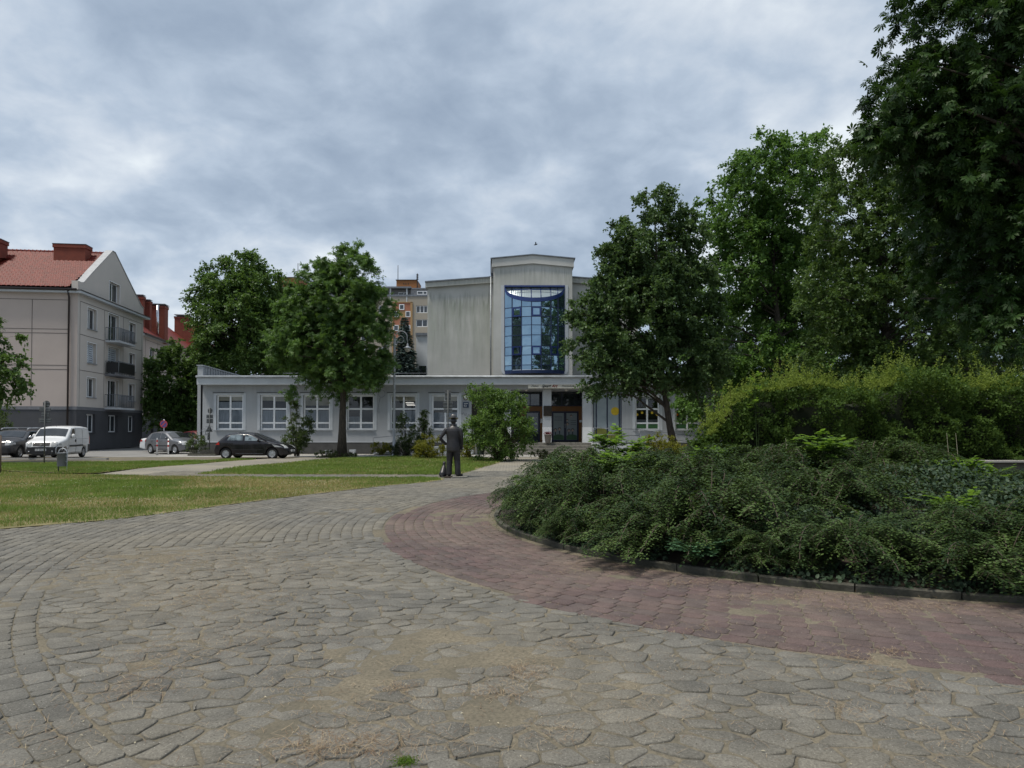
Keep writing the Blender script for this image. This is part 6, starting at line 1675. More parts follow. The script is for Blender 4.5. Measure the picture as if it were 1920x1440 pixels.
vs = []; prof = [(.100, .0), (.098, .035), (.094, .08), (.082, .112), (.05, .122), (.001, .105)]
for r_, h_ in prof:
    for k_ in range(seg): t = 2 * PI * k_ / seg; vs.append((r_ * .92 * math.cos(t), .02 + r_ * 1.12 * math.sin(t), 1.832 + h_ - .02 * math.sin(t)))
g.add(vs, [(i * seg + q, i * seg + (q + 1) % seg, (i + 1) * seg + (q + 1) % seg, (i + 1) * seg + q) for i in range(len(prof) - 1) for q in range(seg)], True)
ht = g.build('hat', M['bronze_light'], st)
g = MB(); vs = []
for h_ in (.008, .042):
    for k_ in range(seg): t = 2 * PI * k_ / seg; r_ = .103 if h_ < .02 else .1005; vs.append((r_ * .92 * math.cos(t), .02 + r_ * 1.12 * math.sin(t), 1.832 + h_ - .02 * math.sin(t)))
g.add(vs, [(q, (q + 1) % seg, seg + (q + 1) % seg, seg + q) for q in range(seg)], True); g.build('hat_band', M['bronze'], ht, recalc=False)
st.scale = (1.04, 1.04, 1.04)
g = MB(); a, b = G(846, 895), G(878, 893); g.prism([(sx(847, 22.4), 22.15), (sx(875, 22.4), 22.35), (sx(879, 22.6), 22.9), (sx(851, 22.6), 22.9)], -.04, .034); pl_ = g.build('base_plate', M['steps'], None, bevel=.008); props(pl_, 'flat stone slab under the right foot of the bronze man', 'slab')
g = MB(); g.prism([(sx(833, 22.4), 22.2), (sx(846, 22.4), 22.2), (sx(849, 22.6), 22.85), (sx(835, 22.6), 22.85)], -.04, .030); pl2 = g.build('base_plate', M['soil'], None, bevel=.008); props(pl2, 'small earth-covered slab under the left foot of the bronze man', 'slab')
# dog
dg_ = empty('dog_statue', (sx(831, 22.7), 22.75, 0.0), math.radians(-15), 'small bronze sitting dog beside the left leg of the bronze man', 'statue')
g = MB(); g.smooth = True
g.tube([(0, -.10, .02), (0, -.06, .10), (0, 0, .20), (0, .05, .30), (0, .075, .37), (0, .085, .43)], [.09, .115, .100, .078, .055, .048], 14)
g.ball((0, .10, .455), (.055, .065, .052), 12, 8); g.tube([(0, .14, .45), (0, .205, .435)], [.034, .022], 10)
for sd in (-1, 1):
    g.tube([(sd * .045, .06, .26), (sd * .05, .085, .14), (sd * .05, .09, .03)], [.036, .026, .022], 8); g.ball((sd * .05, .115, .018), (.024, .04, .018), 8, 6)
    g.ball((sd * .085, -.03, .085), (.05, .095, .075), 10, 8); g.tube([(sd * .09, -.02, .02), (sd * .092, .07, .02)], [.024, .022], 8)
    g.tube([(sd * .035, .085, .49), (sd * .05, .08, .525)], [.02, .006], 6)
    g.ball((sd * .022, .150, .465), (.007, .005, .007), 6, 4)
g.tube([(0, -.17, .03), (.08, -.22, .02), (.16, -.18, .02)], [.02, .017, .008], 7)
remesh(g, 'body', M['bronze'], dg_, .009, 3)
# ================================================================ VEGETATION
def unit(a): return a / np.maximum(np.linalg.norm(a, axis=-1, keepdims=True), 1e-9)
LEAF1 = (np.array([[0, 0, 0], [.45, .32, .05], [1, 0, -.05], [.45, -.32, .05]], float), np.array([[0, 1, 2], [0, 2, 3]]))
LEAFQ = (np.array([[0, -.12, 0], [.15, .30, .04], [.62, .30, .02], [1.0, 0, -.10], [.62, -.30, .02], [.15, -.30, .04]], float), np.array([[0, 1, 2], [0, 2, 3], [0, 3, 4], [0, 4, 5]]))
def _palm():
    V = []; Fc = []
    for k_, (a, L) in enumerate(((0, 1.0), (.62, .93), (-.62, .93), (1.25, .75), (-1.25, .75), (2.0, .48), (-2.0, .48))):
        c, s_ = math.cos(a), math.sin(a); n = len(V)
        for x, y, z in ((.05, 0, 0), (.40, .10, -.02), (.70, .155, -.10), (1.0, 0, -.28), (.70, -.155, -.10), (.40, -.10, -.02), (.62, 0, -.045)):
            x, y = x * L, y * L; V.append((x * c - y * s_, x * s_ + y * c, z * L))
        Fc += [(n, n + 1, n + 6), (n + 1, n + 2, n + 6), (n + 2, n + 3, n + 6), (n + 3, n + 4, n + 6), (n + 4, n + 5, n + 6), (n + 5, n, n + 6)]
    return np.array(V), np.array(Fc)
PALM = _palm()
def _palm_s():
    V = []; Fc = []
    for a, L in ((0, 1.0), (.75, .9), (-.75, .9), (1.6, .65), (-1.6, .65)):
        c, s_ = math.cos(a), math.sin(a); n = len(V)
        for x, y, z in ((.02, 0, 0), (.6, .17, -.06), (1.0, 0, -.25), (.6, -.17, -.06)):
            x, y = x * L, y * L; V.append((x * c - y * s_, x * s_ + y * c, z * L))
        Fc += [(n, n + 1, n + 2), (n, n + 2, n + 3)]
    return np.array(V), np.array(Fc)
PALMS = _palm_s()
def leaf_mesh(name, C, D, N, S, templ, mat, tint):
    D = unit(D); N = unit(N - D * (N * D).sum(1, keepdims=True)); B = np.cross(N, D); tv, tf = templ; m = len(C); k_ = len(tv)
    V = C[:, None, :] + S[:, None, None] * (tv[None, :, 0, None] * D[:, None, :] + tv[None, :, 1, None] * B[:, None, :] + tv[None, :, 2, None] * N[:, None, :])
    Fc = (np.arange(m) * k_)[:, None, None] + tf[None]
    return fast_mesh(name, V.reshape(-1, 3), Fc.reshape(-1, tf.shape[1]), mat, np.repeat(np.clip(tint, 0, 1), k_))
def clumps_in(lobes, n, r, shell=.5):
    w = np.array([l[3] * l[4] * l[5] for l in lobes]) ** .72; w /= w.sum(); idx = r.choice(len(lobes), n, p=w); d = unit(r.normal(size=(n, 3)))
    rad = shell + (1 - shell) * r.random(n) ** .55
    L = np.array([l[:6] for l in lobes], float)[idx]; return L[:, :3] + d * rad[:, None] * L[:, 3:6], d
def foliage_pts(cl, cd, n, twigs, tl, r, up=.25, jit=.06, droop=.3):
    """leaves set along short twigs that fan out of each clump"""
    m = len(cl); td = unit(cd[:, None, :] * .7 + r.normal(size=(m, twigs, 3)) * .75 + np.array([0, 0, up])); tlen = tl * r.uniform(.5, 1.25, (m, twigs))
    ci = r.integers(0, m, n); ti = r.integers(0, twigs, n); t = r.random(n) ** .8; d = td[ci, ti]; L = tlen[ci, ti]
    P = cl[ci] + d * (L * t)[:, None]; P[:, 2] -= droop * L * t * t; P += r.normal(0, jit * tl, (n, 3))
    D = unit(d * .5 + r.normal(size=(n, 3)) * .75 + np.array([0, 0, -droop])); N = r.normal(size=(n, 3)) * .55 + np.array([0, 0, 1.0])
    return P, D, N, ci, td, tlen
def tree(name, lab, cat, base, trunk, lobes, nclump, nleaf, size, mat, templ=LEAF1, tr=.2, twigs=7, tl=.55, seed=1, shell=.45, limbs=40, up=.25, droop=.3, group=None, lean=None, tintb=0.0):
    r = np.random.default_rng(seed); bx, by = base; o = empty(name, (bx, by, -.05), 0, lab, cat, group)
    lb = [(l[0] - bx, l[1] - by, l[2] + .05, l[3], l[4], l[5]) for l in lobes]
    cl, cd = clumps_in(lb, nclump, r, shell); P, D, N, ci, td, tlen = foliage_pts(cl, cd, nleaf, twigs, tl, r, up, .06, droop)
    clt = r.random(nclump) ** 1.2 * .7; S = size * r.uniform(.6, 1.25, nleaf)
    me = leaf_mesh('crown', P, D, N, S, templ, mat, clt[ci] + r.random(nleaf) * .35 + tintb); link('crown', me, o)
    g = MB(); g.smooth = True; T = [Vector((p[0] - bx, p[1] - by, p[2] + .05)) for p in trunk]; nT = len(T)
    rad = [tr * (1.25 if i == 0 else 1 - .85 * i / (nT - 1)) for i in range(nT)]; g.tube(T, rad, 14)
    g.tube([T[0] - Vector((0, 0, .1)), T[0] + (T[1] - T[0]) * .12], [tr * 1.7, tr * 1.05], 14)
    for i in r.choice(nclump, min(limbs, nclump), replace=False):
        c = Vector(cl[i]); zt_ = max(T[1].z, min(T[-1].z * .97, c.z - .35 * math.hypot(c.x, c.y) - .2)); 
        for q in range(nT - 1):
            if T[q].z <= zt_ <= T[q + 1].z: break
        t = (zt_ - T[q].z) / max(1e-6, T[q + 1].z - T[q].z); a = T[q].lerp(T[q + 1], t); ra = max(.02, (rad[q] * (1 - t) + rad[q + 1] * t) * .42)
        mid = a.lerp(c, .5) + Vector((r.normal(0, .12), r.normal(0, .12), .12 * (c - a).length)); pts_ = [a, a.lerp(mid, .55), mid, mid.lerp(c, .55), c]
        g.tube(pts_, [ra, ra * .8, ra * .6, ra * .38, ra * .15], 6, False)
    g.build('trunk', M['bark'], o, recalc=False)
    # twigs
    m = min(nclump * twigs, 1600); ii = r.choice(nclump * twigs, m, replace=False); a = np.repeat(cl, twigs, 0)[ii]; dd_ = td.reshape(-1, 3)[ii]; LL = tlen.reshape(-1)[ii]
    e = a + dd_ * LL[:, None]; e[:, 2] -= droop * LL; w_ = size * .05; s1 = unit(np.cross(dd_, [0.3, .2, 1])) * w_
    V = np.stack([a - s1, a + s1, e], 1).reshape(-1, 3); tw = fast_mesh('twigs', V, np.arange(len(V)).reshape(-1, 3), M['twig']); link('twigs', tw, o)
    return o
def lob(px, py, rx, ry, Y, dy=0, rz=None):
    c = A(px, py, Y + dy); k_ = (Y + dy) / F; return (c[0], c[1], c[2], rx * k_, (rz if rz else rx) * k_, ry * k_)
M['f_lime'] = foliage('maple_foliage', (0.038, 0.078, 0.020), (0.110, 0.190, 0.046))
M['f_chest'] = foliage('chestnut_foliage', (0.038, 0.082, 0.022), (0.120, 0.215, 0.055))
M['f_linden'] = foliage('linden_foliage', (0.034, 0.070, 0.026), (0.100, 0.168, 0.060))
M['f_bright'] = foliage('bright_tree_foliage', (0.042, 0.096, 0.022), (0.120, 0.225, 0.050))
M['f_olive'] = foliage('olive_tree_foliage', (0.038, 0.076, 0.020), (0.100, 0.165, 0.042))
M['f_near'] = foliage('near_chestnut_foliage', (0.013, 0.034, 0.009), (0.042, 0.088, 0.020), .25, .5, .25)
def trunkpts(px, py0, py1, Y, dx=0, n=6):
    return [tuple(np.array(A(px + dx * (i / (n - 1)) ** 1.3, py0 + (py1 - py0) * i / (n - 1), Y))) for i in range(n)]
# maple behind the school, left
Y = 62; b = G(470, 840)[0]
tree('maple_tree', 'dense maple tree standing behind the left end of the low school', 'tree', (sx(462, Y), Y), trunkpts(462, 838, 560, Y), [lob(455, 615, 84, 92, Y), lob(440, 535, 52, 52, Y), lob(500, 560, 50, 52, Y), lob(400, 570, 36, 44, Y), lob(463, 508, 30, 30, Y), lob(500, 640, 60, 70, Y, 2), lob(410, 660, 45, 50, Y)], 420, 80000, .26, M['f_lime'], tr=.38, twigs=11, tl=1.2, seed=11, limbs=50)
Y = 63
tree('maple_tree', 'round maple above the silver grey car, left of the school corner', 'tree', (sx(335, Y), Y), trunkpts(335, 838, 700, Y), [lob(330, 725, 54, 70, Y), lob(345, 675, 36, 34, Y), lob(300, 700, 26, 35, Y), lob(352, 765, 46, 50, Y), lob(310, 775, 38, 42, Y), lob(395, 740, 50, 80, Y, 3)], 340, 60000, .24, M['f_lime'], tr=.25, tl=.95, seed=12, limbs=30)
Y = 74
tree('maple_tree', 'tree crown filling the gap between the maple behind the school and the chestnut', 'tree', (sx(560, Y), Y), trunkpts(560, 836, 640, Y), [lob(545, 650, 60, 75, Y), lob(520, 600, 40, 60, Y), lob(610, 660, 60, 60, Y)], 260, 45000, .3, M['f_lime'], tr=.3, tl=1.3, seed=13, limbs=20)
# chestnut in front of the school
Y = 38.6
tree('chestnut_tree', 'horse chestnut with thick straight trunk on the lawn edge before the low school', 'tree', (sx(641, Y), Y), trunkpts(641, 859, 560, Y, 8, 7),
     [lob(640, 560, 72, 58, Y), lob(575, 645, 62, 52, Y), lob(662, 650, 72, 66, Y), lob(655, 503, 42, 42, Y), lob(600, 510, 36, 26, Y), lob(668, 482, 26, 22, Y), lob(545, 640, 36, 38, Y), lob(700, 585, 32, 38, Y), lob(640, 705, 60, 34, Y), lob(565, 580, 38, 40, Y), lob(700, 680, 30, 38, Y), lob(552, 700, 13, 34, Y), lob(610, 600, 60, 60, Y, 1)],
     470, 30000, .21, M['f_chest'], PALMS, tr=.25, twigs=10, tl=.68, seed=21, shell=.55, limbs=80, droop=.45)
# linden right of the porch
Y = 33
tree('linden_tree', 'dark linden with a leaning bare trunk in front of the right half of the school', 'tree', (sx(1264, Y), Y), [A(1268, 860, Y), A(1256, 800, Y), A(1247, 740, Y), A(1240, 680, Y), A(1237, 600, Y), A(1232, 500, Y), A(1228, 410, Y)],
     [lob(1225, 470, 84, 72, Y), lob(1232, 385, 46, 36, Y), lob(1165, 455, 30, 44, Y), lob(1200, 600, 105, 82, Y), lob(1120, 640, 56, 56, Y), lob(1165, 680, 80, 50, Y), lob(1270, 670, 88, 58, Y), lob(1285, 560, 72, 84, Y), lob(1100, 580, 34, 28, Y), lob(1290, 430, 34, 40, Y), lob(1115, 708, 30, 28, Y), lob(1210, 712, 64, 26, Y), lob(1330, 640, 50, 70, Y, .5), lob(1320, 712, 44, 26, Y), lob(1150, 540, 50, 60, Y), lob(1160, 490, 34, 50, Y), lob(1225, 540, 80, 60, Y)],
     1000, 135000, .13, M['f_linden'], LEAFQ, tr=.19, twigs=10, tl=.54, seed=31, shell=.35, limbs=110, droop=.35)
# group of tall trees to the right
Y = 42
tree('tall_broadleaf_tree', 'tall light green tree, highest of the group between the linden and the right-hand chestnut', 'tree', (sx(1455, Y), Y), [A(1455, 862, Y), A(1470, 760, Y), A(1462, 640, Y), A(1450, 520, Y), A(1450, 360, Y)],
     [lob(1450, 330, 100, 62, Y), lob(1425, 295, 50, 38, Y), lob(1505, 290, 56, 40, Y), lob(1390, 400, 74, 78, Y), lob(1500, 400, 84, 82, Y), lob(1370, 510, 74, 74, Y), lob(1370, 640, 84, 80, Y), lob(1490, 620, 74, 100, Y, 2), lob(1350, 740, 80, 60, Y), lob(1440, 720, 90, 70, Y), lob(1430, 480, 90, 110, Y, 1), lob(1500, 520, 80, 90, Y, 1), lob(1540, 640, 80, 90, Y, 1)],
     1000, 130000, .20, M['f_bright'], tr=.34, tl=.85, seed=41, shell=.5, limbs=90)
Y = 30
tree('tall_broadleaf_tree', 'olive green tree with dark limbs behind the hedge, right of the light green one', 'tree', (sx(1650, Y), Y), [A(1660, 880, Y), A(1655, 760, Y), A(1660, 600, Y), A(1650, 450, Y), A(1640, 330, Y)],
     [lob(1610, 320, 62, 70, Y), lob(1660, 300, 70, 60, Y), lob(1600, 420, 84, 84, Y), lob(1690, 430, 92, 92, Y), lob(1580, 560, 86, 84, Y), lob(1590, 680, 92, 74, Y), lob(1700, 600, 120, 110, Y), lob(1690, 720, 120, 70, Y), lob(1790, 480, 80, 100, Y), lob(1800, 660, 100, 90, Y), lob(1650, 540, 110, 110, Y, .5), lob(1640, 740, 110, 60, Y, .5), lob(1780, 340, 90, 110, Y, 1), lob(1900, 600, 90, 150, Y, 1)],
     1300, 170000, .14, M['f_olive'], tr=.24, tl=.6, seed=42, shell=.4, limbs=120)
Y = 52
tree('tall_broadleaf_tree', 'dark mass of a farther tree low behind the street lamp among the trees', 'tree', (sx(1400, Y), Y), trunkpts(1400, 850, 600, Y), [lob(1400, 690, 110, 90, Y), lob(1560, 700, 130, 110, Y), lob(1320, 620, 60, 90, Y), lob(1480, 560, 100, 110, Y), lob(1700, 640, 140, 160, Y), lob(1880, 640, 120, 160, Y)], 620, 90000, .3, M['f_linden'], tr=.3, tl=1.2, seed=43, limbs=30)
# near chestnut at the right edge
Y = 13.5
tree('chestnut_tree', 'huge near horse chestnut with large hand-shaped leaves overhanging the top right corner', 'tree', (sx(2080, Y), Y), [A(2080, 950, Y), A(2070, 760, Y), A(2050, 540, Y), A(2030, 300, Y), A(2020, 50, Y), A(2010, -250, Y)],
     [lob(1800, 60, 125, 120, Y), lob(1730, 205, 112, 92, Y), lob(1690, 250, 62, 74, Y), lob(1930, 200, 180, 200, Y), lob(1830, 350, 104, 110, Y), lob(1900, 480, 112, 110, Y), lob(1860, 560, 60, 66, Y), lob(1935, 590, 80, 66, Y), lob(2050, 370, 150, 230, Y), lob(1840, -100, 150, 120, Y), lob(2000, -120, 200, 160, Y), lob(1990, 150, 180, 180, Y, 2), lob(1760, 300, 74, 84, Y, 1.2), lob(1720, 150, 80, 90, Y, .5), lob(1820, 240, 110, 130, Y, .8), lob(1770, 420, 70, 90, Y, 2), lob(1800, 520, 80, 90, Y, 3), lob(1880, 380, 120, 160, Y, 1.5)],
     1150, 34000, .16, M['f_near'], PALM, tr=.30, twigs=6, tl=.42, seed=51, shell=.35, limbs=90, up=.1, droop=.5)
# tree at the left edge
Y = 33
tree('rowan_tree', 'tree crown reaching in from the left edge above the dark off-road car', 'tree', (sx(-45, Y), Y), trunkpts(-45, 866, 640, Y), [lob(-20, 650, 46, 52, Y), lob(14, 700, 36, 48, Y), lob(-50, 700, 60, 60, Y), lob(-60, 620, 60, 50, Y)], 130, 15000, .15, M['f_lime'], LEAFQ, tr=.15, tl=.6, seed=61, limbs=20, droop=.7)
# blue spruce
def spruce(px, Y, py0, py1, halfw, lab, seed=3, name='spruce_tree', colr=((0.050, 0.085, 0.082), (0.16, 0.22, 0.215))):
    r = np.random.default_rng(seed); x, z1 = sx(px, Y), sz(py0, Y); o = empty(name, (x, Y, 0), 0, lab, 'spruce'); zb_ = max(.4, sz(py1, Y) - 3); hw_ = halfw * Y / F
    C, D, N = [], [], []; g = MB(); g.tube([(0, 0, 0), (0, 0, z1 * .98)], [.14 + z1 * .012, .01], 8); nw = int((z1 - zb_) / .20)
    for i in range(nw):
        z = zb_ + (z1 - zb_) * i / nw; t = 1 - (z - zb_) / (z1 - zb_); R_ = hw_ * (t ** .85) * 1.08 + .05; nb_ = max(5, int(5 + 9 * t))
        for j in range(nb_):
            a = 2 * PI * (j + r.random()) / nb_; L = R_ * r.uniform(.78, 1.12); n = int(16 + L * 60); q = np.linspace(.10, 1, n)
            d = np.array([math.cos(a), math.sin(a)]); zz_ = z + .12 * L * q - .42 * L * q ** 2 + .18 * L * q ** 4
            P = np.column_stack([d[0] * L * q, d[1] * L * q, zz_]); sd = r.choice([-1, 1], n); perp = np.array([-d[1], d[0]])
            off = r.uniform(0, 1, n) * .30 * L * (1 - q * .75) + .02; P[:, :2] += perp * (sd * off)[:, None]; P[:, 2] -= off * .35 + np.abs(r.normal(0, .05, n)); C.append(P)
            dd_ = np.column_stack([d[0] + perp[0] * sd * .8, d[1] + perp[1] * sd * .8, np.full(n, -.25)]) + r.normal(0, .25, (n, 3)); D.append(dd_); N.append(np.column_stack([r.normal(0, .3, n), r.normal(0, .3, n), np.ones(n)]))
            if j % 2 == 0: g.tube([(0, 0, z), (d[0] * L * .9, d[1] * L * .9, z - .25 * L)], [.02, .006], 4, False)
    C, D, N = map(np.concatenate, (C, D, N)); g.build('trunk', M['bark'], o, recalc=False); m = len(C)
    link('crown', leaf_mesh('crown', C, D, N, r.uniform(.18, .34, m), (np.array([[0, 0, 0], [.5, .24, .02], [1, 0, -.04], [.5, -.24, .02]]), LEAF1[1]), foliage('needles_' + name, *colr, .15, .6, .2), r.random(m)), o)
spruce(758, 57, 591, 706, 36, 'blue spruce rising behind the flat roof beside the tall block')

# ---------------- shrubs
def shrub(name, lab, cat, px, Y, py_base, lobes, n, size, mat, nclump=60, tl=.35, seed=1, templ=LEAF1, up=.4, droop=.2, group=None, twigs=8, stems=24, core=None):
    r = np.random.default_rng(seed); bx = sx(px, Y); z0_ = 0 if py_base is None else sz(py_base, Y); o = empty(name, (bx, Y, z0_), 0, lab, cat, group)
    lb = [(l[0] - bx, l[1] - Y, l[2] - z0_, l[3], l[4], l[5]) for l in lobes]; cl, cd = clumps_in(lb, nclump, r, .35); cl[:, 2] = np.maximum(cl[:, 2], .04)
    P, D, N, ci, td, tlen = foliage_pts(cl, cd, n, twigs, tl, r, up, .07, droop); P[:, 2] = np.maximum(P[:, 2], .02); ct = r.random(nclump) * .5
    link('leaves', leaf_mesh('leaves', P, D, N, size * r.uniform(.6, 1.3, n), templ, mat, ct[ci] + .5 * r.random(n)), o)
    g = MB(); 
    for i in r.choice(nclump, min(stems, nclump), replace=False):
        c = Vector(cl[i]); a = Vector((r.normal(0, .08), r.normal(0, .08), 0)); g.tube([a, a.lerp(c, .5) + Vector((0, 0, .12)), c], [.02, .013, .005], 5, False)
    g.build('stems', M['twig'], o, recalc=False); return o
M['s_horn'] = foliage('hornbeam_foliage', (0.040, 0.085, 0.020), (0.150, 0.250, 0.055)); M['s_gold'] = foliage('golden_foliage', (0.080, 0.095, 0.012), (0.24, 0.24, 0.022))
M['s_dark'] = foliage('dark_shrub_foliage', (0.016, 0.030, 0.010), (0.045, 0.065, 0.022)); M['s_mid'] = foliage('mid_shrub_foliage', (0.035, 0.065, 0.018), (0.095, 0.14, 0.04))
Y = 34.2
shrub('arching_bush', 'large bright green bush with arching shoots in front of the left half of the porch', 'bush', 935, Y, None, [lob(935, 800, 58, 58, Y), lob(915, 750, 36, 28, Y), lob(955, 762, 34, 28, Y), lob(900, 820, 36, 40, Y), lob(968, 810, 32, 40, Y), lob(975, 770, 16, 12, Y)], 26000, .105, M['s_horn'], 170, .50, 71, up=.5, stems=50)
Y = 37
shrub('golden_shrub', 'rounded golden green shrub directly left of the statue\'s elbow', 'shrub', 806, Y, None, [lob(806, 838, 27, 24, Y), lob(795, 845, 20, 16, Y)], 9000, .065, M['s_gold'], 70, .22, 72)
Y = 41.5
shrub('young_tree', 'small blue-green conifer between the golden shrub and the fifth window', 'shrub', 795, Y, None, [lob(794, 815, 13, 34, Y), lob(795, 790, 8, 22, Y), lob(794, 775, 4, 8, Y)], 6000, .07, M['s_mid'], 60, .25, 73, up=.1)
shrub('loose_shrub', 'loose thin-leaved shrub right of the lamp post, below the fifth window', 'shrub', 763, Y, None, [lob(762, 815, 18, 34, Y), lob(752, 790, 9, 16, Y), lob(770, 835, 20, 18, Y)], 7000, .07, M['s_mid'], 60, .35, 74, up=.6)
Y = 42.4
shrub('golden_shrub', 'low golden spreading shrub at the foot of the school wall left of the lamp post', 'shrub', 716, Y, None, [lob(712, 840, 19, 9, Y), lob(730, 842, 14, 7, Y)], 5000, .06, M['s_gold'], 50, .2, 75)
Y = 40.5
shrub('low_shrub', 'low dark green shrub filling the wall foot between lamp post and golden shrub', 'shrub', 760, Y, None, [lob(758, 842, 30, 9, Y), lob(740, 845, 12, 6, Y)], 6000, .06, M['s_dark'], 50, .2, 76)
Y = 37.5
shrub('golden_shrub', 'small golden shrub between the statue and the litter bin', 'shrub', 880, Y, None, [lob(880, 838, 12, 16, Y), lob(872, 846, 10, 9, Y)], 3500, .06, M['s_gold'], 40, .2, 77)
Y = 40
shrub('columnar_shrub', 'tall narrow two-stemmed shrub in front of the second and third school windows', 'shrub', 557, Y, None, [lob(548, 790, 13, 42, Y), lob(548, 755, 8, 20, Y), lob(572, 805, 13, 36, Y), lob(556, 825, 24, 22, Y), lob(580, 780, 8, 10, Y)], 11000, .075, M['s_mid'], 110, .28, 78, up=.5)
Y = 38.2
shrub('low_hedge_ring', 'low clipped dark hedge ring round the foot of the chestnut trunk', 'shrub', 624, Y, None, [lob(612, 852, 24, 7, Y, -.4), lob(628, 852, 34, 7, Y, .3), lob(652, 854, 16, 5, Y, -.2)], 9000, .045, M['s_dark'], 90, .12, 79)
Y = 36.5
shrub('clipped_bush', 'low rounded dark bush left of the entrance steps, above the round bed', 'shrub', 1015, Y, None, [lob(1012, 851, 17, 9, Y), lob(1035, 853, 22, 6, Y)], 6000, .045, M['s_dark'], 70, .12, 80)
Y = 42
shrub('garden_plant', 'thin-leaved plant in the picket edging beside the silver car', 'plant', 364, Y, None, [lob(368, 830, 13, 18, Y), lob(358, 842, 11, 10, Y), lob(380, 838, 8, 10, Y)], 3800, .06, M['s_mid'], 50, .25, 81)
M['flower'] = plain('dark_red_petals', (.14, .012, .02), .6)
r = np.random.default_rng(5); m = 260; Pf = np.column_stack([r.normal(0, .11, m), r.normal(0, .09, m), .56 + np.abs(r.normal(0, .06, m))])
link('flowers', leaf_mesh('flowers', Pf, r.normal(size=(m, 3)) + [0, 0, .5], r.normal(size=(m, 3)) + [0, 0, 1], r.uniform(.04, .07, m), LEAFQ, M['flower'], r.random(m)), fp)
Y = 31
shrub('golden_shrub', 'golden green mounded shrub at the foot of the leaning linden trunk', 'shrub', 1232, 27, 860, [lob(1232, 838, 34, 24, 27), lob(1255, 845, 34, 20, 27), lob(1205, 845, 24, 16, 27)], 11000, .05, M['s_gold'], 110, .2, 82)
shrub('left_edge_shrub', 'shrub at the left edge behind the parked cars, before the dark house base', 'shrub', 2, 44, None, [lob(0, 790, 20, 30, 44), lob(-30, 780, 40, 50, 44)], 5000, .10, M['s_mid'], 50, .4, 83)

# ---------------- yellow-green hedge
M['hedge'] = foliage('hedge_foliage', (0.026, 0.056, 0.013), (0.108, 0.178, 0.038), .3, .6, .12)
r = np.random.default_rng(90); HY0 = 21.9
hx0, hx1 = sx(1312, HY0), 25.0
hedge = empty('hedge', ((hx0 + hx1) / 2, HY0, 0), 0, 'long yellow-green hedge with a ragged top of upright shoots behind the round bed', 'hedge')
_hx = np.array([0, .5, 1.3, 2.2, 3.2, 4.2, 4.9, 5.8, 6.6, 7.6, 8.6, 9.6, 10.8, 19]) ; _hz = np.array([2.35, 2.65, 2.85, 3.05, 3.15, 2.95, 2.85, 3.2, 3.4, 3.15, 2.95, 3.1, 3.15, 3.0])
def htop(x): return np.interp(x - hx0, _hx, _hz) - .12 + .34 * 1.25 * vnoise(x, x * 0, 33, 3, 2.1) - .9 * np.exp(-((x - hx0) / .7) ** 2)
n = 120000; x = r.uniform(hx0 - .3, hx1, n); endf = np.clip((x - hx0 + .3) / 1.6, .12, 1) ** .6
half = 1.15 * endf; ang_ = r.uniform(0, PI, n); top_ = htop(x) * (0.80 + .20 * endf)
yy = -np.cos(ang_) * half; hz = np.sin(ang_) ** .5
shell_ = 1 - .35 * r.random(n) ** 1.5; z = .35 + (top_ - .35) * hz * shell_; yy = yy * (1 - .35 * r.random(n) ** 1.6)
low = r.random(n) < .5; z = np.where(low, r.uniform(.15, 1, n) * (top_ - .35) + .1, z); yy = np.where(low, -half * r.uniform(.55, 1.0, n), yy)
bump = (vnoise(x, z + 5, 41, 3, 1.1) - .5) * 2.3 + (vnoise(x, z + 5, 42, 2, 3.5) - .5) * .6; P = np.column_stack([x - (hx0 + hx1) / 2, yy + np.where(yy < 0, -bump, bump) + 0, z + bump * .25]); gapn = vnoise(x, z, 43, 3, 2.4); kp = (gapn > .40 - .10 * np.clip(z / 3.0, 0, 1) ** 2) | ((z < 1.5) & (gapn > .28)); P = P[kp]; n = len(P)
D = unit(r.normal(size=(n, 3)) + np.array([0, -.5, .5])); link('leaves', leaf_mesh('leaves', P, D, r.normal(size=(n, 3)) + np.array([0, -.5, .9]), r.uniform(.055, .12, n), LEAF1, M['hedge'], r.random(n) * .55 + .5 * np.clip(gapn[kp] - .3, 0, 1)), hedge)
ns_ = 2200; sxp = r.uniform(hx0 + .1, hx1, ns_); sy_ = r.uniform(-.95, .8, ns_); cl_ = vnoise(sxp, sy_ * .7 + 9, 51, 3, 2.6); hh_ = r.uniform(.05, 1.0, ns_) ** 1.8 * (.05 + 3.6 * np.clip(cl_ - .42, 0, 1)) * .9 + .06; zt2 = htop(sxp) * .93 - .08 * np.abs(sy_)
q = r.random((ns_, 40)); dirx = r.normal(0, .22, ns_); diry = r.normal(0, .22, ns_); wd = .055 * (1.15 - q)
PX = sxp[:, None] + dirx[:, None] * q * hh_[:, None] + r.normal(0, 1, q.shape) * wd - (hx0 + hx1) / 2; PYs = sy_[:, None] + diry[:, None] * q * hh_[:, None] + r.normal(0, 1, q.shape) * wd; PZ = zt2[:, None] + q * hh_[:, None]
P = np.column_stack([PX.ravel(), PYs.ravel(), PZ.ravel()]); n = len(P); link('top_shoots', leaf_mesh('top_shoots', P, unit(r.normal(size=(n, 3)) + [0, 0, .6]), r.normal(size=(n, 3)) + [0, 0, .5], r.uniform(.035, .07, n), LEAF1, foliage('lit_hedge_tip_foliage', (0.10, 0.155, 0.030), (0.25, 0.315, 0.070), .4, .6, .12), .2 + .8 * r.random(n)), hedge)  # shoot green mixed paler than the body, painting in light on the hedge top
g = MB()
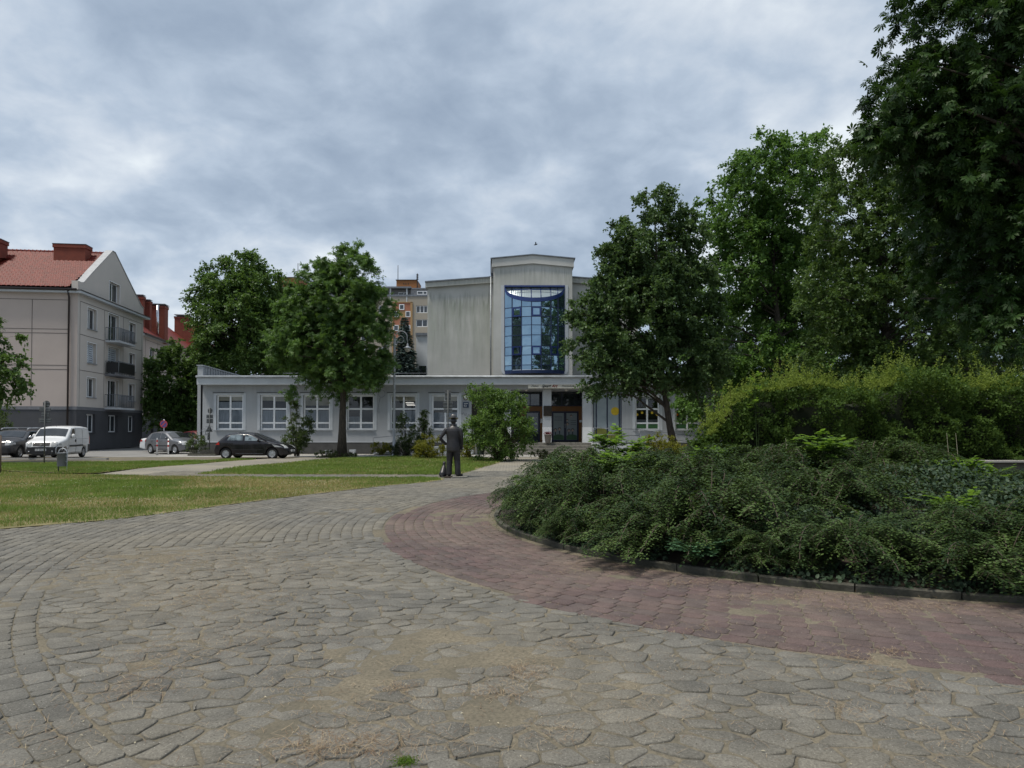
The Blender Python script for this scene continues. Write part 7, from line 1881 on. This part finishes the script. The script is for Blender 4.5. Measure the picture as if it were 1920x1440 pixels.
for i in range(130):
    x_ = r.uniform(hx0 + .5, hx1 - .1) - (hx0 + hx1) / 2; g.tube([(x_, r.uniform(-.5, .5), 0), (x_ + r.normal(0, .2), r.uniform(-.6, .6), 1.4), (x_ + r.normal(0, .35), r.uniform(-.8, .8), 2.8)], [.022, .015, .006], 5, False)
g.build('stems', M['twig'], hedge, recalc=False)
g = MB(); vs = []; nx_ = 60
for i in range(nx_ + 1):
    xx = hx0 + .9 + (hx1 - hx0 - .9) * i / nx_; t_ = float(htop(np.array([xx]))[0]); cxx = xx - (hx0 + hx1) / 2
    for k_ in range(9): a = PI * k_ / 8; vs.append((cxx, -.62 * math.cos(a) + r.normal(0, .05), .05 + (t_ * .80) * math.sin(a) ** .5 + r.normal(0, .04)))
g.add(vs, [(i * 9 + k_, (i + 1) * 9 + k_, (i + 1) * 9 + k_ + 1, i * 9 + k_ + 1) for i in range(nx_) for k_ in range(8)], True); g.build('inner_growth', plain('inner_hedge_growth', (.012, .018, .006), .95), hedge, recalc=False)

# ---------------- cotoneaster on the round bed
M['coto'] = foliage('cotoneaster_foliage', (0.013, 0.033, 0.010), (0.092, 0.146, 0.040), .15, .55, .2)
def coto_proto(seed, R_=1.25, H_=.85, nst=92):
    r = np.random.default_rng(seed); C, D, N, T = [], [], [], []; TV = []
    for i in range(nst):
        a = r.uniform(0, 2 * PI); reach = R_ * r.uniform(.45, 1.15); hgt = H_ * r.uniform(.35, 1.12) * (1.15 - .30 * reach / R_); t = np.linspace(.12, 1, 13); bend = r.normal(0, .35)
        px = reach * t; dq = r.uniform(1.3, 2.5); pz = hgt * 1.08 * ((1.45 + .5 * dq) * t - dq * t ** 2.0); aa = a + bend * t * t; P = np.column_stack([np.cos(aa) * px, np.sin(aa) * px, np.maximum(pz + .04, .03)]); tint = r.random() ** 1.4 * .85 - .1
        dr = unit(np.gradient(P, axis=0)); w_ = .006
        s1 = unit(np.cross(dr, [0, 0, 1.0])) * w_; 
        for q in range(12): TV.append([P[q] - s1[q], P[q] + s1[q], P[q + 1] + s1[q] * .8, P[q + 1] - s1[q] * .8])
        for q in range(2, 13):
            for sd in (-1, 1):
                L = .26 * (1 - .6 * t[q]) * r.uniform(.5, 1.3); dd_ = unit(dr[q] * .75 + sd * s1[q] / w_ * .75 + np.array([0, 0, r.uniform(-.25, .2)])); k_ = 9; u = np.linspace(.05, 1, k_)
                Q = P[q] + dd_ * (L * u)[:, None]; Q[:, 2] -= .75 * L * u * u; side = np.tile([1, -1], k_)[:k_]; pn = unit(np.cross(dd_, [0, 0, 1.0]))
                C.append(Q); D.append(dd_ * .6 + pn * side[:, None] * .9 + r.normal(0, .2, (k_, 3))); N.append(r.normal(0, .2, (k_, 3)) + [0, 0, 1]); T.append(np.full(k_, tint) + r.random(k_) * .35)
                e = Q[-1]; TV.append([P[q] - s1[q] * .5, P[q] + s1[q] * .5, e, e])
        k_ = 26; u = r.uniform(.1, 1.0, k_); ii = np.minimum((u * 12).astype(int), 11); Q = P[ii] + r.normal(0, .012, (k_, 3)); side = r.choice([-1, 1], k_); C.append(Q); D.append(dr[ii] * .4 + (s1[ii] / w_) * side[:, None] + r.normal(0, .2, (k_, 3))); N.append(r.normal(0, .2, (k_, 3)) + [0, 0, 1]); T.append(np.full(k_, tint) + r.random(k_) * .35)
    C, D, N, T = map(np.concatenate, (C, D, N, T)); C[:, 2] = np.maximum(C[:, 2], .01); m = len(C)
    lm = leaf_mesh('leaves', C, D, N, r.uniform(.034, .060, m), LEAF1, M['coto'], T); TV = np.array(TV).reshape(-1, 3)
    tm = fast_mesh('branches', TV, np.arange(len(TV)).reshape(-1, 4), M['twig']); return lm, tm
protos = [coto_proto(100 + i) for i in range(3)]
def coto(x, y, rz, s, sz_, lab, pi):
    o = empty('cotoneaster_shrub', (x, y, mound(x, y) - .03), rz, lab, 'shrub', 'dark arching shrubs on the round bed'); lm, tm = protos[pi]; link('leaves', lm, o); link('branches', tm, o); o.scale = (s, s, sz_); return o
bush = [(1.35, 12.2, .9, 1.05, 'leftmost arching dark shrub of the round bed, spilling over the kerb tip'), (1.5, 10.2, .95, 1.05, 'arching dark shrub at the front left of the round bed, right of the leftmost one'),
        (2.6, 8.8, 1.0, 1.0, 'arching dark shrub behind the front kerb, left of the blue-green rose leaves'), (1.8, 13.6, 1.0, 1.15, 'dark shrub at the back left of the round bed, in front of the paved path'),
        (3.0, 11.6, 1.1, .98, 'tall mounded dark shrub in the left middle of the round bed'), (4.3, 9.4, 1.0, .85, 'dark shrub in the front middle of the round bed, above the deepest shadow'),
        (4.8, 12.4, 1.2, 1.02, 'mounded dark shrub in the centre of the round bed, below the hedge corner'), (3.6, 14.6, 1.2, .95, 'dark shrub at the back of the round bed near the bright ash seedlings'),
        (6.1, 11.0, .95, .75, 'dark shrub right of the centre of the round bed with a shadowy hollow beneath'), (6.7, 12.8, 1.25, 1.08, 'highest dark shrub of the round bed, with long twigs reaching to the right'),
        (6.1, 15.2, 1.3, .85, 'dark shrub at the back right of the round bed in front of the hedge'), (5.3, 7.7, .8, .66, 'low spreading dark shrub near the front kerb on the right'),
        (7.6, 9.4, 1.05, .62, 'dark shrub at the right of the round bed, above the long dark kerb shadow'), (8.9, 11.3, 1.2, .55, 'low dark shrub at the right edge of the picture, before the low wall'),
        (9.4, 13.8, 1.3, .55, 'farther low dark shrub at the right edge, close to the low wall'), (6.6, 7.3, .9, .72, 'dark shrub at the front right kerb, cut by the right edge'),
        (8.3, 15.6, 1.2, .6, 'low dark shrub at the back of the round bed, right below the hedge'), (3.7, 7.6, .8, .62, 'smallest dark shrub, creeping out to the front kerb'),
        (.95, 11.3, .78, .8, 'small dark shrub low over the left kerb, between the two leftmost ones'), (1.95, 8.5, .85, .72, 'low dark shrub leaning over the front left kerb'), (4.9, 6.95, .8, .62, 'low dark shrub over the front kerb, right of the rose plant'), (.45, 12.0, .55, .62, 'tiny dark shrub spilling low over the very tip of the kerb'), (.62, 10.6, .55, .55, 'tiny dark shrub on the left kerb just below the tip'),
        (1.05, 9.5, .55, .52, 'tiny dark shrub on the left kerb, third from the tip'), (6.0, 6.75, .6, .5, 'small dark shrub low on the front kerb toward the right edge'), (2.9, 7.75, .55, .48, 'tiny dark shrub on the front kerb just left of the rose plant')]
for i, (x, y, s, szz, lab) in enumerate(bush):
    dx_, dy_ = x - BC[0], y - BC[1]; q_ = 1.03 if math.hypot(dx_, dy_) > 3.8 else 1.0; coto(BC[0] + dx_ * q_, BC[1] + dy_ * q_, i * 2.4, s * .97, szz * 1.12, lab, i % 3)
# glossy ground cover (periwinkle-like) as stuff
M['gcover'] = foliage('ground_cover_leaves', (0.014, 0.032, 0.014), (0.055, 0.090, 0.050), .1, .55, .28)
r = np.random.default_rng(8); n = 90000; th = r.uniform(0, 2 * PI, n); rr = (BR - .02) * r.uniform(.02, 1, n) ** .36; x = BC[0] + rr * np.cos(th); y = BC[1] + rr * np.sin(th)
kp = (vnoise(x + 20, y + 20, 61, 3, .9) > .40) | ((x > 5.0) & (y < 10) & (vnoise(x + 20, y + 20, 62, 3, 1.5) > .40)); x, y, rr = x[kp], y[kp], rr[kp]; n = len(x)
mz = 0.03 + .5 * np.maximum(0, 1 - (rr / (BR - .08)) ** 2) ** .8; hcov = (.10 + .34 * vnoise(x + 20, y + 20, 64, 3, 1.1) + .42 * np.exp(-((x - 6.1) / 1.6) ** 2 - ((y - 9.3) / 1.5) ** 2)) * np.clip((BR - rr) / .8, .3, 1); P = np.column_stack([x, y, mz + hcov * r.random(n) ** .5])
props(link('ground_cover', leaf_mesh('ground_cover', P, unit(r.normal(size=(n, 3)) + [0, -.3, .1]), r.normal(0, .5, (n, 3)) + [0, -.3, 1], r.uniform(.03, .06, n), LEAFQ, M['gcover'], r.random(n))), kind='stuff')
# dry grass wisps and weeds along the kerb
n = 2600; th = r.uniform(PI * .95, PI * 1.75, n); rr = BR + r.normal(-.02, .10, n); x = BC[0] + rr * np.cos(th); y = BC[1] + rr * np.sin(th); kp = vnoise(x + 9, y + 9, 71, 2, 1.7) > .5; x, y = x[kp], y[kp]; n = len(x)
props(link('kerb_weeds', leaf_mesh('kerb_weeds', np.column_stack([x, y, np.full(n, .03)]) + r.normal(0, .02, (n, 3)), unit(r.normal(size=(n, 3)) + [0, -.2, .8]), r.normal(size=(n, 3)), r.uniform(.03, .09, n), (np.array([[0, -.03, 0], [0, .03, 0], [1, 0, 0]]), np.array([[0, 1, 2]])), M['s_mid'], r.random(n))), kind='stuff')
# bright pinnate seedlings and other single plants in the bed
M['ash'] = foliage('bright_seedling_foliage', (0.075, 0.145, 0.022), (0.17, 0.29, 0.045), .45, .45, .4); M['rose'] = foliage('blue_green_rose_foliage', (0.05, 0.12, 0.06), (0.13, 0.25, 0.13), .25, .4, .4)
def seedling(px, py, Y, lab, nst, h, mat, ls=.09, name='ash_seedling', spread=.35, seed=1, cat='plant'):
    c = A(px, py, Y); z0_ = mound(c[0], c[1]) ; o = empty(name, (c[0], Y, z0_), 0, lab, cat); r = np.random.default_rng(seed); C, D, N = [], [], []; g = MB(); H = max(h, c[2] - z0_)
    for i in range(nst):
        a = r.uniform(0, 2 * PI); tp = np.array([math.cos(a) * spread * r.uniform(.1, 1), math.sin(a) * spread * r.uniform(.1, 1), H * r.uniform(.8, 1.0)]); g.tube([(0, 0, 0), tuple(tp * .55 + [0, 0, .05]), tuple(tp)], [.008, .006, .003], 5, False)
        for j in range(6):
            b = r.uniform(0, 2 * PI); L = r.uniform(.16, .30); st_ = tp * (.72 + .28 * r.random()) ; d = unit(np.array([math.cos(b), math.sin(b), r.uniform(-.1, .6)])); sd = unit(np.cross(d, [0, 0, 1.0]))
            for u in np.linspace(.3, 1, 5):
                for s_ in (-1, 1): C.append(st_ + d * L * u - [0, 0, .12 * L * u * u]); D.append(d * .5 + sd * s_); N.append(r.normal(0, .2, 3) + [0, 0, 1])
            C.append(st_ + d * L); D.append(d); N.append([0, 0, 1]); g.tube([tuple(st_), tuple(st_ + d * L)], .0025, 4, False)
    C, D, N = np.array(C), np.array(D), np.array(N, float); m = len(C); link('leaves', leaf_mesh('leaves', C, D, N, ls * r.uniform(.7, 1.2, m), LEAFQ, mat, r.random(m)), o); g.build('stems', M['s_mid'], o, recalc=False)
SD = [(1150, 805, 14.2, 'tall bright green seedling with feathery leaves in front of the porch glazing', 6, .12), (1185, 812, 13.6, 'bright green seedling just left of the linden trunk, among the dark shrubs', 6, .12), (1160, 848, 12.2, 'broad bright green leaf cluster below the porch, on top of the bed', 11, .11),
      (1330, 838, 13.2, 'pale green leaf cluster in front of the hedge corner, left part of the bed', 8, .10), (1345, 862, 12.0, 'small yellow-green leaf tuft low among the dark shrubs, right of the linden', 2, .07), (1530, 806, 11.8, 'bright green seedling standing highest before the dark middle of the hedge', 8, .11),
      (1560, 812, 12.2, 'bright green seedling right beside the highest one, before the hedge', 3, .09), (1790, 862, 11.5, 'bright green leafy plant left of the right end of the low wall', 10, .10), (1835, 880, 11.2, 'bright leafy plant at the far right of the bed below the low wall', 4, .09),
      (985, 890, 13.2, 'yellowish leaves poking out of the leftmost dark shrub', 2, .07), (1780, 925, 8.2, 'yellow-green maple-like shoot in the right front of the bed', 5, .07), (1590, 960, 8.6, 'single upright weed with a few leaves in the dark middle of the bed', 1, .06), (1320, 955, 9.0, 'tiny yellow-green tuft at the left front of the bed', 1, .05), (1420, 700, 20.6, 'light green climbing shoots on the left end of the hedge', 3, .09)]
for i, (px, py, Y_, lab, ns2, ls) in enumerate(SD): seedling(px, py, Y_, lab, ns2, .25, M['ash'], ls, seed=200 + i, spread=.28 + .025 * ns2)
c = G(1305, 1060); seedling(1300, 1022, 7.68, 'blue-green rose plant with rounded leaves leaning over the front kerb', 9, .30, M['rose'], .06, 'rose_plant', .24, 301, 'plant')
# reeds
for i, (px, py, Y_) in enumerate(((1775, 812, 12.5), (1792, 812, 12.6), (1473, 822, 13))):
    c = A(px, py, Y_); z0_ = mound(c[0], c[1]); g = MB(); g.tube([(c[0] + .1, Y_, z0_), (c[0] + .04, Y_, (z0_ + c[2]) / 2), c], [.006, .005, .003], 5, False)
    props(g.build('dry_stalk', M['husk'], recalc=False), ('thin dry stalk standing before the hedge, left one of the crossing pair', 'thin dry stalk standing before the hedge, right one of the crossing pair', 'short dry stalk before the dark middle of the hedge')[i], 'stalk')
# moss tuft at the bottom
c = G(760, 1432); r = np.random.default_rng(9); n = 900; P = np.column_stack([r.normal(c[0], .028, n), r.normal(c[1], .022, n), r.random(n) * .022]); 
mo = link('moss_tuft', leaf_mesh('moss_tuft', P, unit(r.normal(size=(n, 3)) + [0, 0, .6]), r.normal(size=(n, 3)), r.uniform(.004, .010, n), LEAF1, foliage('moss', (.05, .10, .01), (.13, .22, .02)), r.random(n))); props(mo, 'small bright green moss cushion between the stones at the bottom edge', 'moss')
# weeds in joints
n = 500; cc = [G(670, 1290), G(690, 1300), G(1560, 1390), G(250, 1170), G(1340, 1290)];
